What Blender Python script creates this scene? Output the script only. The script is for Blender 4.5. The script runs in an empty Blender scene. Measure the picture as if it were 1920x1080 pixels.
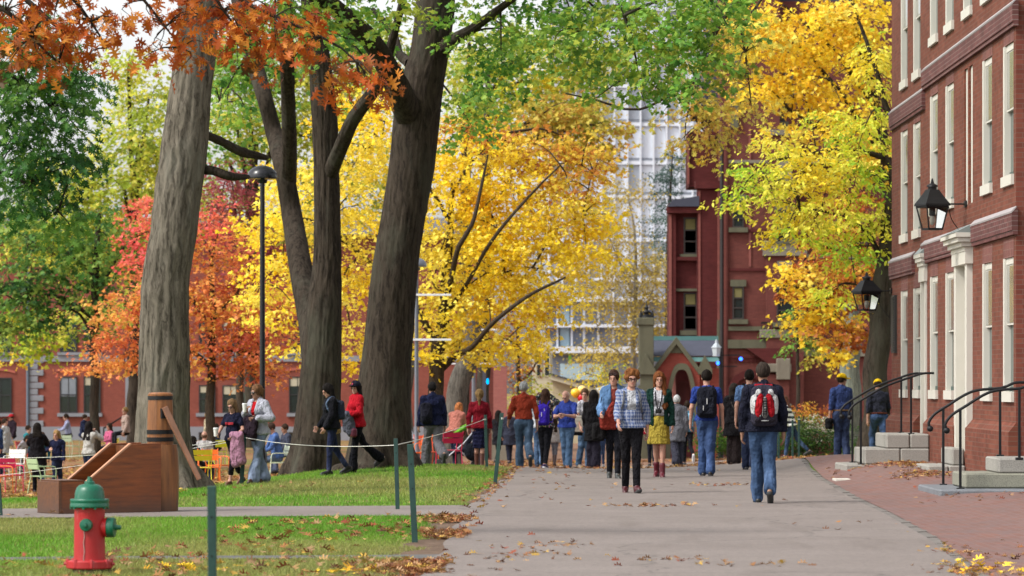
import bpy, math, random
import numpy as np
from mathutils import Vector, Matrix
R = math.radians
scn = bpy.context.scene
col = scn.collection
F, HY, CH = 7000.0, 715.0, 1.58          # focal length in photo pixels, horizon row, eye height (m)

def P(px, py, s):
    """photo pixel + local scale (pixels per metre) -> world point"""
    return ((px-960.0)/s, F/s, CH+(HY-py)/s)
def PX(px, s): return (px-960.0)/s
def PZ(py, s): return CH+(HY-py)/s

# ------------------------------------------------------------------ ground height
_yy = np.arange(-60, 900, .5)
def _prof(pts):
    h = np.interp(_yy, [p[0] for p in pts], [p[1] for p in pts])
    k = np.ones(15)/15
    for _ in range(2): h = np.convolve(np.pad(h, 7, mode='edge'), k, 'valid')
    return h
_hr = _prof([(-60,0),(60,0),(70,-.1),(82,-.36),(110,-.9),(155,-1.6),(220,-1.9),(420,-2.0),(900,-2)])
_hl = _prof([(-60,0),(46,0),(60,-.4),(87,-1.08),(146,-1.3),(220,-1.9),(420,-2.0),(900,-2)])
def sst(a, b, x):
    t = np.clip((x-a)/(b-a), 0, 1); return t*t*(3-2*t)
def gh(x, y):
    x = np.asarray(x, float); y = np.asarray(y, float)
    a = np.interp(y, _yy, _hr); b = np.interp(y, _yy, _hl)
    t = sst(-11, 0, x)
    h = b*(1-t)+a*t
    h = h+.22*sst(2.5, 7, x)*sst(66, 78, y)*(1-sst(90, 140, y))
    h = h+.17*np.exp(-((x+2.6)/2.2)**2-((y-73)/4.5)**2)
    h = h+(.10+.15*sst(51, 61, y))*sst(4.9, 6.3, x)*(1-sst(68, 80, y))
    return h
def g1(x, y): return float(gh(x, y))
def G(px, s, dz=0.):
    x, y = PX(px, s), F/s
    return (x, y, g1(x, y)+dz)

# ------------------------------------------------------------------ numpy value noise
def _hash(ix, iy, iz, seed):
    n = (ix*374761393+iy*668265263+iz*2147483647+seed*1274126177) & 0xffffffff
    n = ((n ^ (n >> 13))*1274126177) & 0xffffffff
    return ((n ^ (n >> 16)) & 0xffff)/65535.0
def vnoise(x, y, z=0., seed=0, perx=None):
    x, y, z = np.broadcast_arrays(np.asarray(x, float), np.asarray(y, float), np.asarray(z, float))
    i = np.floor(x).astype(np.int64); j = np.floor(y).astype(np.int64); k = np.floor(z).astype(np.int64)
    f = x-i; g = y-j; h = z-k
    f = f*f*(3-2*f); g = g*g*(3-2*g); h = h*h*(3-2*h)
    r = 0
    for a in (0, 1):
        ia = i+a
        if perx: ia = np.mod(ia, perx)
        for b in (0, 1):
            for c in (0, 1):
                w = (f if a else 1-f)*(g if b else 1-g)*(h if c else 1-h)
                r = r+w*_hash(ia, j+b, k+c, seed)
    return r

# ------------------------------------------------------------------ objects
def tag(o, label=None, cat=None, group=None, kind=None):
    if label: o['label'] = label
    if cat: o['category'] = cat
    if group: o['group'] = group
    if kind: o['kind'] = kind
    return o
def empty(name, loc=(0, 0, 0), label=None, cat=None, group=None, rz=0.):
    o = bpy.data.objects.new(name, None); col.objects.link(o)
    o.location = loc; o.rotation_euler = (0, 0, rz); o.empty_display_size = .2
    return tag(o, label, cat, group)
def link(name, me, mats, parent=None):
    o = bpy.data.objects.new(name, me); col.objects.link(o)
    for m in (mats if isinstance(mats, (list, tuple)) else [mats]): me.materials.append(m)
    if parent is not None: o.parent = parent
    return o
def mesh_np(name, V, faces, smooth=False, colors=None, mi=None):
    """V (n,3); faces: list of int arrays (m,k) possibly of different k"""
    me = bpy.data.meshes.new(name)
    if not isinstance(faces, list): faces = [faces]
    faces = [np.asarray(f, np.int32) for f in faces if len(f)]
    V = np.asarray(V, np.float32)
    tot = np.concatenate([np.full(len(f), f.shape[1], np.int32) for f in faces])
    lv = np.concatenate([f.ravel() for f in faces])
    st = np.concatenate([[0], np.cumsum(tot)[:-1]]).astype(np.int32)
    me.vertices.add(len(V)); me.vertices.foreach_set('co', V.ravel())
    me.loops.add(len(lv)); me.loops.foreach_set('vertex_index', lv)
    me.polygons.add(len(tot)); me.polygons.foreach_set('loop_start', st); me.polygons.foreach_set('loop_total', tot)
    if mi is not None: me.polygons.foreach_set('material_index', np.asarray(mi, np.int32))
    me.polygons.foreach_set('use_smooth', np.full(len(tot), smooth, bool))
    me.update(calc_edges=True)
    if colors is not None:
        a = me.color_attributes.new('Col', 'FLOAT_COLOR', 'POINT')
        c = np.ones((len(V), 4), np.float32); c[:, :3] = colors
        a.data.foreach_set('color', c.ravel())
    return me

class MB:
    """collects simple solids in world (or local) coordinates; built as one mesh"""
    def __init__(s): s.v = []; s.f = {}; s.n = 0; s.sm = []
    def add(s, V, *faces):
        V = np.asarray(V, float).reshape(-1, 3)
        s.v.append(V)
        for f in faces:
            f = np.asarray(f, int)
            if f.ndim == 1: f = f[None]
            s.f.setdefault(f.shape[1], []).append(f+s.n)
        s.n += len(V); return s
    def box(s, x0, x1, y0, y1, z0, z1, b=0.):
        if x1 < x0: x0, x1 = x1, x0
        if y1 < y0: y0, y1 = y1, y0
        if z1 < z0: z0, z1 = z1, z0
        if b <= 0:
            V = [(x, y, z) for z in (z0, z1) for y in (y0, y1) for x in (x0, x1)]
            return s.add(V, [(0, 2, 3, 1), (4, 5, 7, 6), (0, 1, 5, 4), (2, 6, 7, 3), (0, 4, 6, 2), (1, 3, 7, 5)])
        b = min(b, (x1-x0)*.45, (y1-y0)*.45, (z1-z0)*.45)
        c = np.array([(x0+x1)/2, (y0+y1)/2, (z0+z1)/2]); h = np.array([x1-x0, y1-y0, z1-z0])/2
        V = []; idx = {}
        for sx in (-1, 1):
            for sy in (-1, 1):
                for sz in (-1, 1):
                    for ax in range(3):
                        q = h-b; q = q.copy(); q[ax] = h[ax]
                        idx[(sx, sy, sz, ax)] = len(V); V.append(c+q*np.array([sx, sy, sz]))
        Q, T = [], []
        for ax in range(3):
            a1, a2 = (ax+1) % 3, (ax+2) % 3
            for sg in (-1, 1):
                r = []
                for (u, w) in ((-1, -1), (1, -1), (1, 1), (-1, 1)):
                    k = [0, 0, 0]; k[ax] = sg; k[a1] = u; k[a2] = w
                    r.append(idx[(k[0], k[1], k[2], ax)])
                Q.append(r if sg > 0 else r[::-1])
            for u in (-1, 1):
                for w in (-1, 1):
                    k0 = [0, 0, 0]; k0[a1] = u; k0[a2] = w; k1 = list(k0); k0[ax] = -1; k1[ax] = 1
                    r = [idx[(*k0, a1)], idx[(*k1, a1)], idx[(*k1, a2)], idx[(*k0, a2)]]
                    Q.append(r if u*w < 0 else r[::-1])
        for sx in (-1, 1):
            for sy in (-1, 1):
                for sz in (-1, 1):
                    r = [idx[(sx, sy, sz, a)] for a in range(3)]
                    T.append(r if sx*sy*sz > 0 else r[::-1])
        return s.add(V, Q, T)
    def tube(s, pts, rad, n=8, cap=True):
        V, Q = tube_np(pts, rad, n)
        s.add(V, Q)
        if cap:
            m = len(V)//n
            s.f.setdefault(n, []).append(np.array([list(range(n))[::-1]])+s.n-len(V))
            s.f.setdefault(n, []).append(np.array([[(m-1)*n+i for i in range(n)]])+s.n-len(V))
        return s
    def lathe(s, prof, c=(0, 0, 0), n=24, axis='z'):
        a = np.arange(n)*2*np.pi/n
        V = []
        for (r, z) in prof:
            ring = np.stack([r*np.cos(a), r*np.sin(a), np.full(n, z)], 1)
            if axis == 'x': ring = ring[:, [2, 0, 1]]
            if axis == 'y': ring = np.stack([ring[:, 1], ring[:, 2], ring[:, 0]], 1)
            V.append(ring)
        V = np.concatenate(V)+np.array(c)
        m = len(prof); Q = []
        for i in range(m-1):
            for j in range(n):
                k = (j+1) % n
                Q.append((i*n+j, i*n+k, (i+1)*n+k, (i+1)*n+j))
        s.add(V, Q)
        s.f.setdefault(n, []).append(np.array([list(range(n))[::-1]])+s.n-len(V))
        s.f.setdefault(n, []).append(np.array([[(m-1)*n+i for i in range(n)]])+s.n-len(V))
        return s
    def prism(s, poly, a0, a1, axis='y'):
        """polygon in the plane across 'axis', extruded from a0 to a1"""
        n = len(poly); V = []
        for a in (a0, a1):
            for (u, w) in poly:
                V.append({'y': (u, a, w), 'x': (a, u, w), 'z': (u, w, a)}[axis])
        Q = [(i, (i+1) % n, n+(i+1) % n, n+i) for i in range(n)]
        return s.add(V, Q, [list(range(n))[::-1]], [list(range(n, 2*n))])
    def build(s, name, mat, parent=None, smooth=False, bevel=0., auto=None):
        me = mesh_np(name, np.concatenate(s.v), [np.concatenate(f) for f in s.f.values()], smooth)
        import bmesh
        bm = bmesh.new(); bm.from_mesh(me); bmesh.ops.recalc_face_normals(bm, faces=bm.faces)
        if bevel > 0:
            bmesh.ops.bevel(bm, geom=[e for e in bm.edges if len(e.link_faces) == 2 and e.calc_face_angle(0) > .6], offset=bevel, segments=2, profile=.5, affect='EDGES')
        if auto is not None:
            for f in bm.faces: f.smooth = True
            for e in bm.edges:
                if len(e.link_faces) == 2 and e.calc_face_angle(0) > auto: e.smooth = False
        bm.to_mesh(me); bm.free()
        return link(name, me, mat, parent)

def tube_np(pts, rad, n=8):
    pts = np.asarray(pts, float); m = len(pts)
    rad = np.broadcast_to(np.asarray(rad, float), (m,))
    T = np.gradient(pts, axis=0); T /= np.linalg.norm(T, axis=1)[:, None]+1e-9
    up = np.array([0, 0, 1.]) if abs(T[0][2]) < .9 else np.array([1., 0, 0])
    u = np.cross(up, T[0]); u /= np.linalg.norm(u)
    a = np.arange(n)*2*np.pi/n
    V = np.empty((m, n, 3))
    for i in range(m):
        u = u-T[i]*np.dot(u, T[i]); u /= np.linalg.norm(u)
        w = np.cross(T[i], u)
        V[i] = pts[i]+rad[i]*(np.cos(a)[:, None]*u+np.sin(a)[:, None]*w)
    j = np.arange(n); k = (j+1) % n
    Q = [np.stack([i*n+j, i*n+k, (i+1)*n+k, (i+1)*n+j], 1) for i in range(m-1)]
    return V.reshape(-1, 3), np.concatenate(Q)
def smooth_path(pts, step):
    """Catmull-Rom through pts (rows: x,y,z,r), resampled about every step"""
    pts = np.asarray(pts, float); out = []
    e = np.vstack([2*pts[0]-pts[1], pts, 2*pts[-1]-pts[-2]])
    for i in range(1, len(e)-2):
        L = np.linalg.norm(e[i+1, :3]-e[i, :3]); n = max(2, int(L/step))
        t = (np.arange(n)/n)[:, None]
        a, b, c, d = e[i-1], e[i], e[i+1], e[i+2]
        out.append(.5*((2*b)+(-a+c)*t+(2*a-5*b+4*c-d)*t*t+(-a+3*b-3*c+d)*t**3))
    out.append(pts[-1:]); return np.vstack(out)

# ------------------------------------------------------------------ materials
class N:
    def __init__(s, name):
        s.m = bpy.data.materials.new(name); s.m.use_nodes = True
        s.t = s.m.node_tree; s.t.nodes.clear()
        s.out = s.t.nodes.new('ShaderNodeOutputMaterial')
    def n(s, typ, ins=None, **kw):
        nd = s.t.nodes.new(typ)
        for k, v in kw.items(): setattr(nd, k, v)
        for k, v in (ins or {}).items(): s.set(nd.inputs[k], v)
        return nd
    def set(s, sock, v):
        if isinstance(v, bpy.types.NodeSocket): s.t.links.new(v, sock)
        elif isinstance(v, (tuple, list)) and len(v) == 3 and sock.type == 'RGBA': sock.default_value = (*v, 1)
        else: sock.default_value = v
    def math(s, op, a, b=None, clamp=False):
        nd = s.t.nodes.new('ShaderNodeMath'); nd.operation = op; nd.use_clamp = clamp
        s.set(nd.inputs[0], a)
        if b is not None: s.set(nd.inputs[1], b)
        return nd.outputs[0]
    def mix(s, f, a, b, mode='MIX'):
        nd = s.t.nodes.new('ShaderNodeMix'); nd.data_type = 'RGBA'; nd.blend_type = mode; nd.clamp_factor = True
        s.set(nd.inputs[0], f); s.set(nd.inputs[6], a); s.set(nd.inputs[7], b)
        return nd.outputs[2]
    def noise(s, vec, scale, detail=4, rough=.55, o='Fac'):
        nd = s.n('ShaderNodeTexNoise', {'Scale': scale, 'Detail': detail, 'Roughness': rough})
        if vec is not None: s.t.links.new(vec, nd.inputs['Vector'])
        return nd.outputs[o]
    def ramp(s, f, stops):
        nd = s.t.nodes.new('ShaderNodeValToRGB'); e = nd.color_ramp.elements
        while len(e) < len(stops): e.new(.5)
        for i, (p, c) in enumerate(stops):
            e[i].position = p; e[i].color = (*c, 1) if isinstance(c, (tuple, list)) else (c, c, c, 1)
        s.t.links.new(f, nd.inputs[0]); return nd.outputs[0]
    def obj(s): return s.n('ShaderNodeTexCoord').outputs['Object']
    def pos(s): return s.n('ShaderNodeNewGeometry').outputs['Position']
    def map(s, v, scale=(1, 1, 1), rot=(0, 0, 0), loc=(0, 0, 0)):
        return s.n('ShaderNodeMapping', {'Vector': v, 'Scale': scale, 'Rotation': rot, 'Location': loc}).outputs[0]
    def bump(s, h, strength=.3, dist=.01, nrm=None):
        nd = s.n('ShaderNodeBump', {'Strength': strength, 'Distance': dist, 'Height': h})
        if nrm is not None: s.t.links.new(nrm, nd.inputs['Normal'])
        return nd.outputs[0]
    def bsdf(s, c, rough=.7, normal=None, metal=0., spec=.5, **kw):
        b = s.n('ShaderNodeBsdfPrincipled', {'Base Color': c, 'Roughness': rough, 'Metallic': metal, 'Specular IOR Level': spec})
        for k, v in kw.items(): s.set(b.inputs[k], v)
        if normal is not None: s.t.links.new(normal, b.inputs['Normal'])
        s.t.links.new(b.outputs[0], s.out.inputs[0]); return s.m

def C(r, g, b):
    """sRGB 0-255 -> linear"""
    return tuple(((v/255)/12.92 if v/255 < .04045 else ((v/255+.055)/1.055)**2.4) for v in (r, g, b))
_mc = {}
def m_plain(name, c, rough=.7, var=.25, scale=8., metal=0., spec=.4, bump=.0, bscale=60.):
    """a solid colour with uneven wear"""
    k = (name,)
    if k in _mc: return _mc[k]
    a = N(name); o = a.obj()
    f = a.noise(o, scale, 5)
    cc = a.mix(f, tuple(x*(1-var) for x in c), tuple(min(1, x*(1+var)) for x in c))
    nm = a.bump(a.noise(o, bscale, 3), bump, .01) if bump else None
    _mc[k] = a.bsdf(cc, rough, nm, metal, spec)
    return _mc[k]
def m_cloth(c, name=None):
    key = ('cloth', tuple(round(x, 4) for x in c))
    if key in _mc: return _mc[key]
    a = N(name or 'cloth'); o = a.obj()
    f = a.noise(o, 7, 4); fw = a.noise(a.map(o, (30, 30, 9)), 1, 3)
    cc = a.mix(f, tuple(x*.75 for x in c), tuple(min(1, x*1.22) for x in c))
    h = a.noise(a.map(o, (9, 9, 6)), 1.0, 3, .6, 'Fac')
    nm = a.bump(a.math('ADD', h, a.math('MULTIPLY', fw, .25)), 1., .12)
    _mc[key] = a.bsdf(cc, .9, nm, 0, .15)
    return _mc[key]
def m_denim(c):
    key = ('denim', c)
    if key in _mc: return _mc[key]
    a = N('denim'); o = a.obj()
    f = a.ramp(a.noise(a.map(o, (6, 6, 2.5)), 1, 4), [(.3, tuple(x*.6 for x in c)), (.55, c), (.75, tuple(min(1, x*1.9+.02) for x in c))])
    nm = a.bump(a.noise(a.map(o, (8, 8, 6)), 1, 2), .8, .1)
    _mc[key] = a.bsdf(f, .9, nm, 0, .15)
    return _mc[key]

def m_brick(name, axes, c1, c2, mortar, vary=.5, scale=1., stain=.25, mfac=1., dark=None):
    """bricks 21 x 6.8 cm over the plane given by two of X,Y,Z"""
    a = N(name); p = a.n('ShaderNodeSeparateXYZ', {0: a.pos()})
    v = a.n('ShaderNodeCombineXYZ', {0: p.outputs[axes[0]], 1: p.outputs[axes[1]], 2: 0.}).outputs[0]
    b = a.n('ShaderNodeTexBrick', {'Vector': v, 'Color1': c1, 'Color2': c2, 'Mortar': mortar, 'Scale': scale, 'Mortar Size': .006,
            'Mortar Smooth': .3, 'Bias': -.1, 'Brick Width': .215, 'Row Height': .068})
    b.offset = .5
    f = a.noise(v, 1.3, 6, .65); f2 = a.noise(v, 9., 3)
    # per-brick tone: white noise on the brick lattice
    row = a.math('FLOOR', a.math('DIVIDE', p.outputs[axes[1]], .068/scale))
    cx = a.math('FLOOR', a.math('ADD', a.math('DIVIDE', p.outputs[axes[0]], .215/scale), a.math('MULTIPLY', row, .5)))
    w = a.n('ShaderNodeTexWhiteNoise', {'Vector': a.n('ShaderNodeCombineXYZ', {0: cx, 1: row, 2: 0.}).outputs[0]}, noise_dimensions='2D').outputs['Value']
    cc = a.mix(a.math('MULTIPLY', w, vary), b.outputs['Color'], dark or tuple(x*.35 for x in c1))
    cc = a.mix(a.math('SUBTRACT', 1., a.math('MULTIPLY', b.outputs['Fac'], mfac), True), mortar, cc)
    cc = a.mix(a.math('MULTIPLY', a.ramp(f, [(.45, 0.), (.7, 1.)]), stain), cc, tuple(x*.3 for x in c1))
    cc = a.mix(a.math('MULTIPLY', f2, .25), cc, tuple(min(1, x*1.6) for x in c2))
    nm = a.bump(b.outputs['Fac'], -.35, .006)
    return a.bsdf(cc, .85, nm, 0, .2)

def m_leaf(name, trans=.45, rough=.55, var=.0):
    a = N(name)
    c = a.n('ShaderNodeVertexColor', layer_name='Col').outputs[0]
    d = a.n('ShaderNodeBsdfPrincipled', {'Base Color': c, 'Roughness': rough, 'Specular IOR Level': .25})
    t = a.n('ShaderNodeBsdfTranslucent', {'Color': c})
    mx = a.n('ShaderNodeMixShader', {0: trans, 1: d.outputs[0], 2: t.outputs[0]})
    a.t.links.new(mx.outputs[0], a.out.inputs[0]); return a.m
# ------------------------------------------------------------------ camera, sky, sun
cam = bpy.data.cameras.new('camera'); co = bpy.data.objects.new('camera', cam); col.objects.link(co)
co.location = (0, 0, CH); co.rotation_euler = (R(90), 0, 0)
cam.sensor_width = 36; cam.lens = 36*F/1920; cam.shift_y = (HY-540)/1920
cam.clip_start = .1; cam.clip_end = 3000
cam.dof.use_dof = True; cam.dof.focus_distance = 50; cam.dof.aperture_fstop = 4.5
scn.camera = co
scn.view_settings.view_transform = 'Standard'; scn.view_settings.look = 'None'
scn.view_settings.gamma = 1; scn.view_settings.use_curve_mapping = False
scn.view_settings.exposure = .93
scn.render.engine = 'CYCLES'
scn.cycles.max_bounces = 8; scn.cycles.diffuse_bounces = 4; scn.cycles.transmission_bounces = 6; scn.cycles.transparent_max_bounces = 8
scn.cycles.use_denoising = True
scn.cycles.sample_clamp_indirect = 6
w = bpy.data.worlds.new('World'); scn.world = w; w.use_nodes = True
nt = w.node_tree; nt.nodes.clear()
SUN_EL, SUN_AZ = 48, 245                    # azimuth clockwise from +Y
sky = nt.nodes.new('ShaderNodeTexSky'); sky.sky_type = 'NISHITA'; sky.sun_disc = False
sky.sun_elevation = R(SUN_EL); sky.sun_rotation = R(SUN_AZ); sky.dust_density = 3; sky.ozone_density = 1; sky.air_density = 1
hs = nt.nodes.new('ShaderNodeHueSaturation'); hs.inputs['Saturation'].default_value = .15; hs.inputs['Value'].default_value = 1.05
bg = nt.nodes.new('ShaderNodeBackground'); bg.inputs[1].default_value = .15
ow = nt.nodes.new('ShaderNodeOutputWorld')
nt.links.new(sky.outputs[0], hs.inputs['Color']); nt.links.new(hs.outputs[0], bg.inputs[0]); nt.links.new(bg.outputs[0], ow.inputs[0])
sl = bpy.data.lights.new('sun', 'SUN'); sl.energy = 1.5; sl.angle = R(10); sl.color = (1, .95, .88)
so = bpy.data.objects.new('sun', sl); col.objects.link(so)
d = Vector((math.sin(R(SUN_AZ))*math.cos(R(SUN_EL)), math.cos(R(SUN_AZ))*math.cos(R(SUN_EL)), math.sin(R(SUN_EL))))
so.rotation_euler = d.to_track_quat('Z', 'Y').to_euler(); so.location = (-20, -20, 40)
# ------------------------------------------------------------------ ground sheets
def sheet(name, xs, ys, fx, dz, mat, label=None, kind='structure'):
    """grid: for every y, xs in 0..1 mapped between the edges fx(y)"""
    X = []; Y = []
    for y in ys:
        a, b = fx(y)
        X.append(a+(b-a)*np.asarray(xs)); Y.append(np.full(len(xs), y))
    X = np.array(X); Y = np.array(Y); Z = gh(X, Y)+dz
    n = len(xs); m = len(ys)
    i = np.arange(m-1)[:, None]*n+np.arange(n-1)[None]
    Q = np.stack([i, i+1, i+n+1, i+n], -1).reshape(-1, 4)
    o = link(name, mesh_np(name, np.stack([X, Y, Z], -1).reshape(-1, 3), Q, True), mat)
    return tag(o, label, None, None, kind)

def mat_lawn():
    a = N('lawn'); p = a.pos()
    f = a.noise(p, .55, 5, .6); g = a.noise(p, 9, 4, .6); h = a.noise(p, 60, 3, .7)
    c = a.ramp(f, [(.35, (.07, .14, .018)), (.52, (.12, .18, .028)), (.68, (.2, .18, .06))])
    c = a.mix(a.math('MULTIPLY', g, .5), c, (.05, .10, .012))
    c = a.mix(a.ramp(h, [(.62, 0.), (.75, .55)]), c, (.2, .17, .07))
    # beyond the lawn: a yard covered in leaf litter
    s = a.n('ShaderNodeSeparateXYZ', {0: p})
    y = a.math('ADD', s.outputs[1], a.math('MULTIPLY', a.noise(p, .35, 3), 7.))
    far = a.n('ShaderNodeMapRange', {'Value': y, 'From Min': 79., 'From Max': 85.}).outputs[0]
    li = a.ramp(a.noise(p, 2.2, 8, .8), [(.3, (.07, .04, .022)), (.45, (.20, .10, .05)), (.58, (.30, .16, .08)), (.7, (.14, .14, .04))])
    pl = a.math('MULTIPLY', a.n('ShaderNodeMapRange', {'Value': s.outputs[0], 'From Min': -5., 'From Max': -1.}).outputs[0], .6)
    li = a.mix(pl, li, a.mix(f, (.17, .115, .095), (.21, .125, .09)))
    gp = a.ramp(a.noise(a.map(p, (1., .35, 1)), .55, 6, .7), [(.46, 0.), (.58, .75)])
    gp = a.math('MULTIPLY', gp, a.n('ShaderNodeMapRange', {'Value': s.outputs[0], 'From Min': -3., 'From Max': -7.}).outputs[0])
    li = a.mix(gp, li, (.12, .15, .035))
    c = a.mix(far, c, li)
    return a.bsdf(c, .9, a.bump(h, .6, .03), 0, .1)
M_lawn = mat_lawn()
ys = np.concatenate([np.arange(-40, 24, 4), np.arange(24, 110, .5), np.arange(110, 240, 4), np.arange(240, 1100, 60)])
xr = np.concatenate([np.linspace(-1, -.18, 10)[:-1], np.linspace(-.18, .18, 70), np.linspace(.18, 1, 10)[1:]])
sheet('lawn', (xr+1)/2, ys, lambda y: (-70-y*.55, 70+y*.55), 0., M_lawn)

PLx = [(20, -.9), (30.3, -.74), (36, -.62), (44.2, -.58), (50, -.42), (60, -.12), (70, .05), (78, .12), (92, -.6), (120, -2)]
PRx = [(20, 3.0), (30.3, 3.72), (37, 4.12), (44, 4.38), (50, 4.53), (60, 4.92), (75, 5.75), (92, 6.8), (120, 8)]
pl = lambda y: float(np.interp(y, [q[0] for q in PLx], [q[1] for q in PLx]))
pr = lambda y: float(np.interp(y, [q[0] for q in PRx], [q[1] for q in PRx]))

def mat_asphalt():
    a = N('asphalt'); p = a.pos()
    f = a.noise(p, .7, 5, .6); g = a.noise(p, 22, 6, .8); h = a.noise(p, 90, 3, .7)
    st = a.noise(a.map(p, (1.2, .22, 1)), 1.6, 5, .6)
    c = a.ramp(f, [(.3, (.172, .143, .128)), (.7, (.220, .187, .169))])
    c = a.mix(a.ramp(g, [(.38, .7), (.55, 0.)]), c, (.12, .105, .098))
    c = a.mix(a.ramp(h, [(.6, 0.), (.72, .5)]), c, (.32, .30, .285))
    c = a.mix(a.ramp(st, [(.55, 0.), (.72, .45)]), c, (.115, .095, .082))
    v = a.n('ShaderNodeTexVoronoi', {'Vector': a.n('ShaderNodeVectorMath', {0: p, 1: a.n('ShaderNodeVectorMath', {0: a.noise(p, 1.5, 3, .6, 'Color'), 'Scale': .7}, operation='SCALE').outputs[0]}, operation='ADD').outputs[0], 'Scale': .22}, feature='DISTANCE_TO_EDGE').outputs[0]
    c = a.mix(a.ramp(v, [(.0, .6), (.006, 0.)]), c, (.06, .055, .05))
    return a.bsdf(c, .85, a.bump(g, .35, .006), 0, .25)
M_asph = mat_asphalt()
yp = np.arange(20, 96, .5)
sheet('path', np.linspace(0, 1, 14), yp, lambda y: (pl(y)+.04*math.sin(y*1.7), pr(y)), .028, M_asph)
def cross(x0, x1, ya, yb, za, zb, nm, dz, mat):
    """a strip running left-right: its near edge goes from ya to za, its far edge from yb to zb"""
    u = np.linspace(0, 1, 60); v = np.linspace(0, 1, 5)
    X = x0+(x1-x0)*u[None]+0*v[:, None]
    Yn = ya+(za-ya)*u+.05*np.sin(X[0]*2.1); Yf = yb+(zb-yb)*u+.05*np.sin(X[0]*1.7+1)
    Y = Yn[None]*(1-v[:, None])+Yf[None]*v[:, None]
    n = 60; i = np.arange(4)[:, None]*n+np.arange(n-1)[None]
    o = link(nm, mesh_np(nm, np.stack([X, Y, gh(X, Y)+dz], -1).reshape(-1, 3), np.stack([i, i+1, i+n+1, i+n], -1).reshape(-1, 4), True), mat)
    return tag(o, kind='structure')
cross(-16, -.5, 41.5, 46., 43.6, 47.2, 'footpath', .016, M_asph)
cross(-14, -.62, 31.6, 32.05, 33.3, 33.95, 'edging_strip', .008, m_plain('strip_stone', (.10, .10, .095), .9, .4, 5, bump=.4))
# bare earth along the left edge of the path
def mat_dirt():
    a = N('dirt'); p = a.pos()
    c = a.ramp(a.noise(p, 6, 6, .7), [(.3, (.075, .05, .035)), (.6, (.16, .11, .08)), (.75, (.24, .18, .13))])
    return a.bsdf(c, .95, a.bump(a.noise(p, 30, 4), .5, .02), 0, .1)
M_dirt = mat_dirt()
sheet('dirt_verge', np.linspace(0, 1, 8), np.arange(20, 43.6, .4), lambda y: (pl(y)-(.62 if y < 41 else .62*(43.9-y)/2.9)*(.72+.3*math.sin(y*1.3)+.25*math.sin(y*3.1+1)), pl(y)+.02), .006, M_dirt)
sheet('dirt_verge', np.linspace(0, 1, 8), np.arange(48.2, 78, .4), lambda y: (pl(y)-.16*(1+.6*math.sin(y*1.1)+.3*math.sin(y*2.7)), pl(y)+.02), .006, M_dirt)

def mat_pave():
    a = N('brick_paving'); p = a.pos(); s = a.n('ShaderNodeSeparateXYZ', {0: p})
    v = a.n('ShaderNodeCombineXYZ', {0: s.outputs[1], 1: s.outputs[0], 2: 0.}).outputs[0]
    b = a.n('ShaderNodeTexBrick', {'Vector': v, 'Color1': (.128, .050, .038), 'Color2': (.185, .078, .060), 'Mortar': (.16, .11, .09), 'Scale': 1., 'Mortar Size': .009, 'Brick Width': .22, 'Row Height': .105, 'Bias': -.1})
    row = a.math('FLOOR', a.math('DIVIDE', s.outputs[0], .105)); cx = a.math('FLOOR', a.math('ADD', a.math('DIVIDE', s.outputs[1], .22), a.math('MULTIPLY', row, .5)))
    w = a.n('ShaderNodeTexWhiteNoise', {'Vector': a.n('ShaderNodeCombineXYZ', {0: cx, 1: row, 2: 0.}).outputs[0]}, noise_dimensions='2D').outputs['Value']
    c = a.mix(a.math('MULTIPLY', a.math('POWER', w, 2.), .75), b.outputs[0], (.15, .10, .10))
    c = a.mix(a.ramp(a.noise(v, 1.1, 7, .72), [(.42, 0.), (.62, .7)]), c, (.105, .082, .078))
    c = a.mix(a.math('MULTIPLY', a.noise(v, 25, 3), .3), c, (.31, .18, .15))
    return a.bsdf(c, .85, a.bump(a.math('ADD', b.outputs['Fac'], a.math('MULTIPLY', a.noise(p, 5, 3), -1.6)), -.8, .016), 0, .25)
M_pave = mat_pave()
sheet('brick_pavement', np.linspace(0, 1, 16), np.arange(20, 80.2, .5), lambda y: (pr(y)+.1, 8.2 if y > 52.5 else 9.6), .030, M_pave)
# kerb stones between path and bricks
mb = MB()
y = 20.
rs = random.Random(3)
while y < 79:
    L = rs.uniform(.9, 1.5); y2 = y+L-.012
    xa, xb = pr(y), pr(y2); ha = g1(xa, y)+.016+rs.uniform(0, .012); w_ = .115
    mb.add([(xa-.005, y, ha-.2), (xa+w_, y, ha-.2), (xb+w_, y2, ha-.2), (xb-.005, y2, ha-.2), (xa-.005, y, ha), (xa+w_, y, ha+.006), (xb+w_, y2, g1(xb, y2)+.024), (xb-.005, y2, g1(xb, y2)+.018)],
           [(0, 3, 2, 1), (4, 5, 6, 7), (0, 1, 5, 4), (1, 2, 6, 5), (2, 3, 7, 6), (3, 0, 4, 7)])
    y = y+L
tag(mb.build('kerb', m_plain('kerb_stone', (.14, .125, .112), .85, .35, 3, bump=.4)), kind='structure')
# far grass strip and flower bed by the hedge
sheet('grass_strip', np.linspace(0, 1, 10), np.arange(80.4, 97, .8), lambda y: (6.6, 12.5), .02, M_pl if False else (lambda: (lambda a: a.bsdf(a.ramp(a.noise(a.pos(), 4, 5, .7), [(.3, (.10, .17, .02)), (.55, (.22, .22, .035)), (.72, (.42, .28, .05))]), .9))(N('strip_grass')))())

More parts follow.
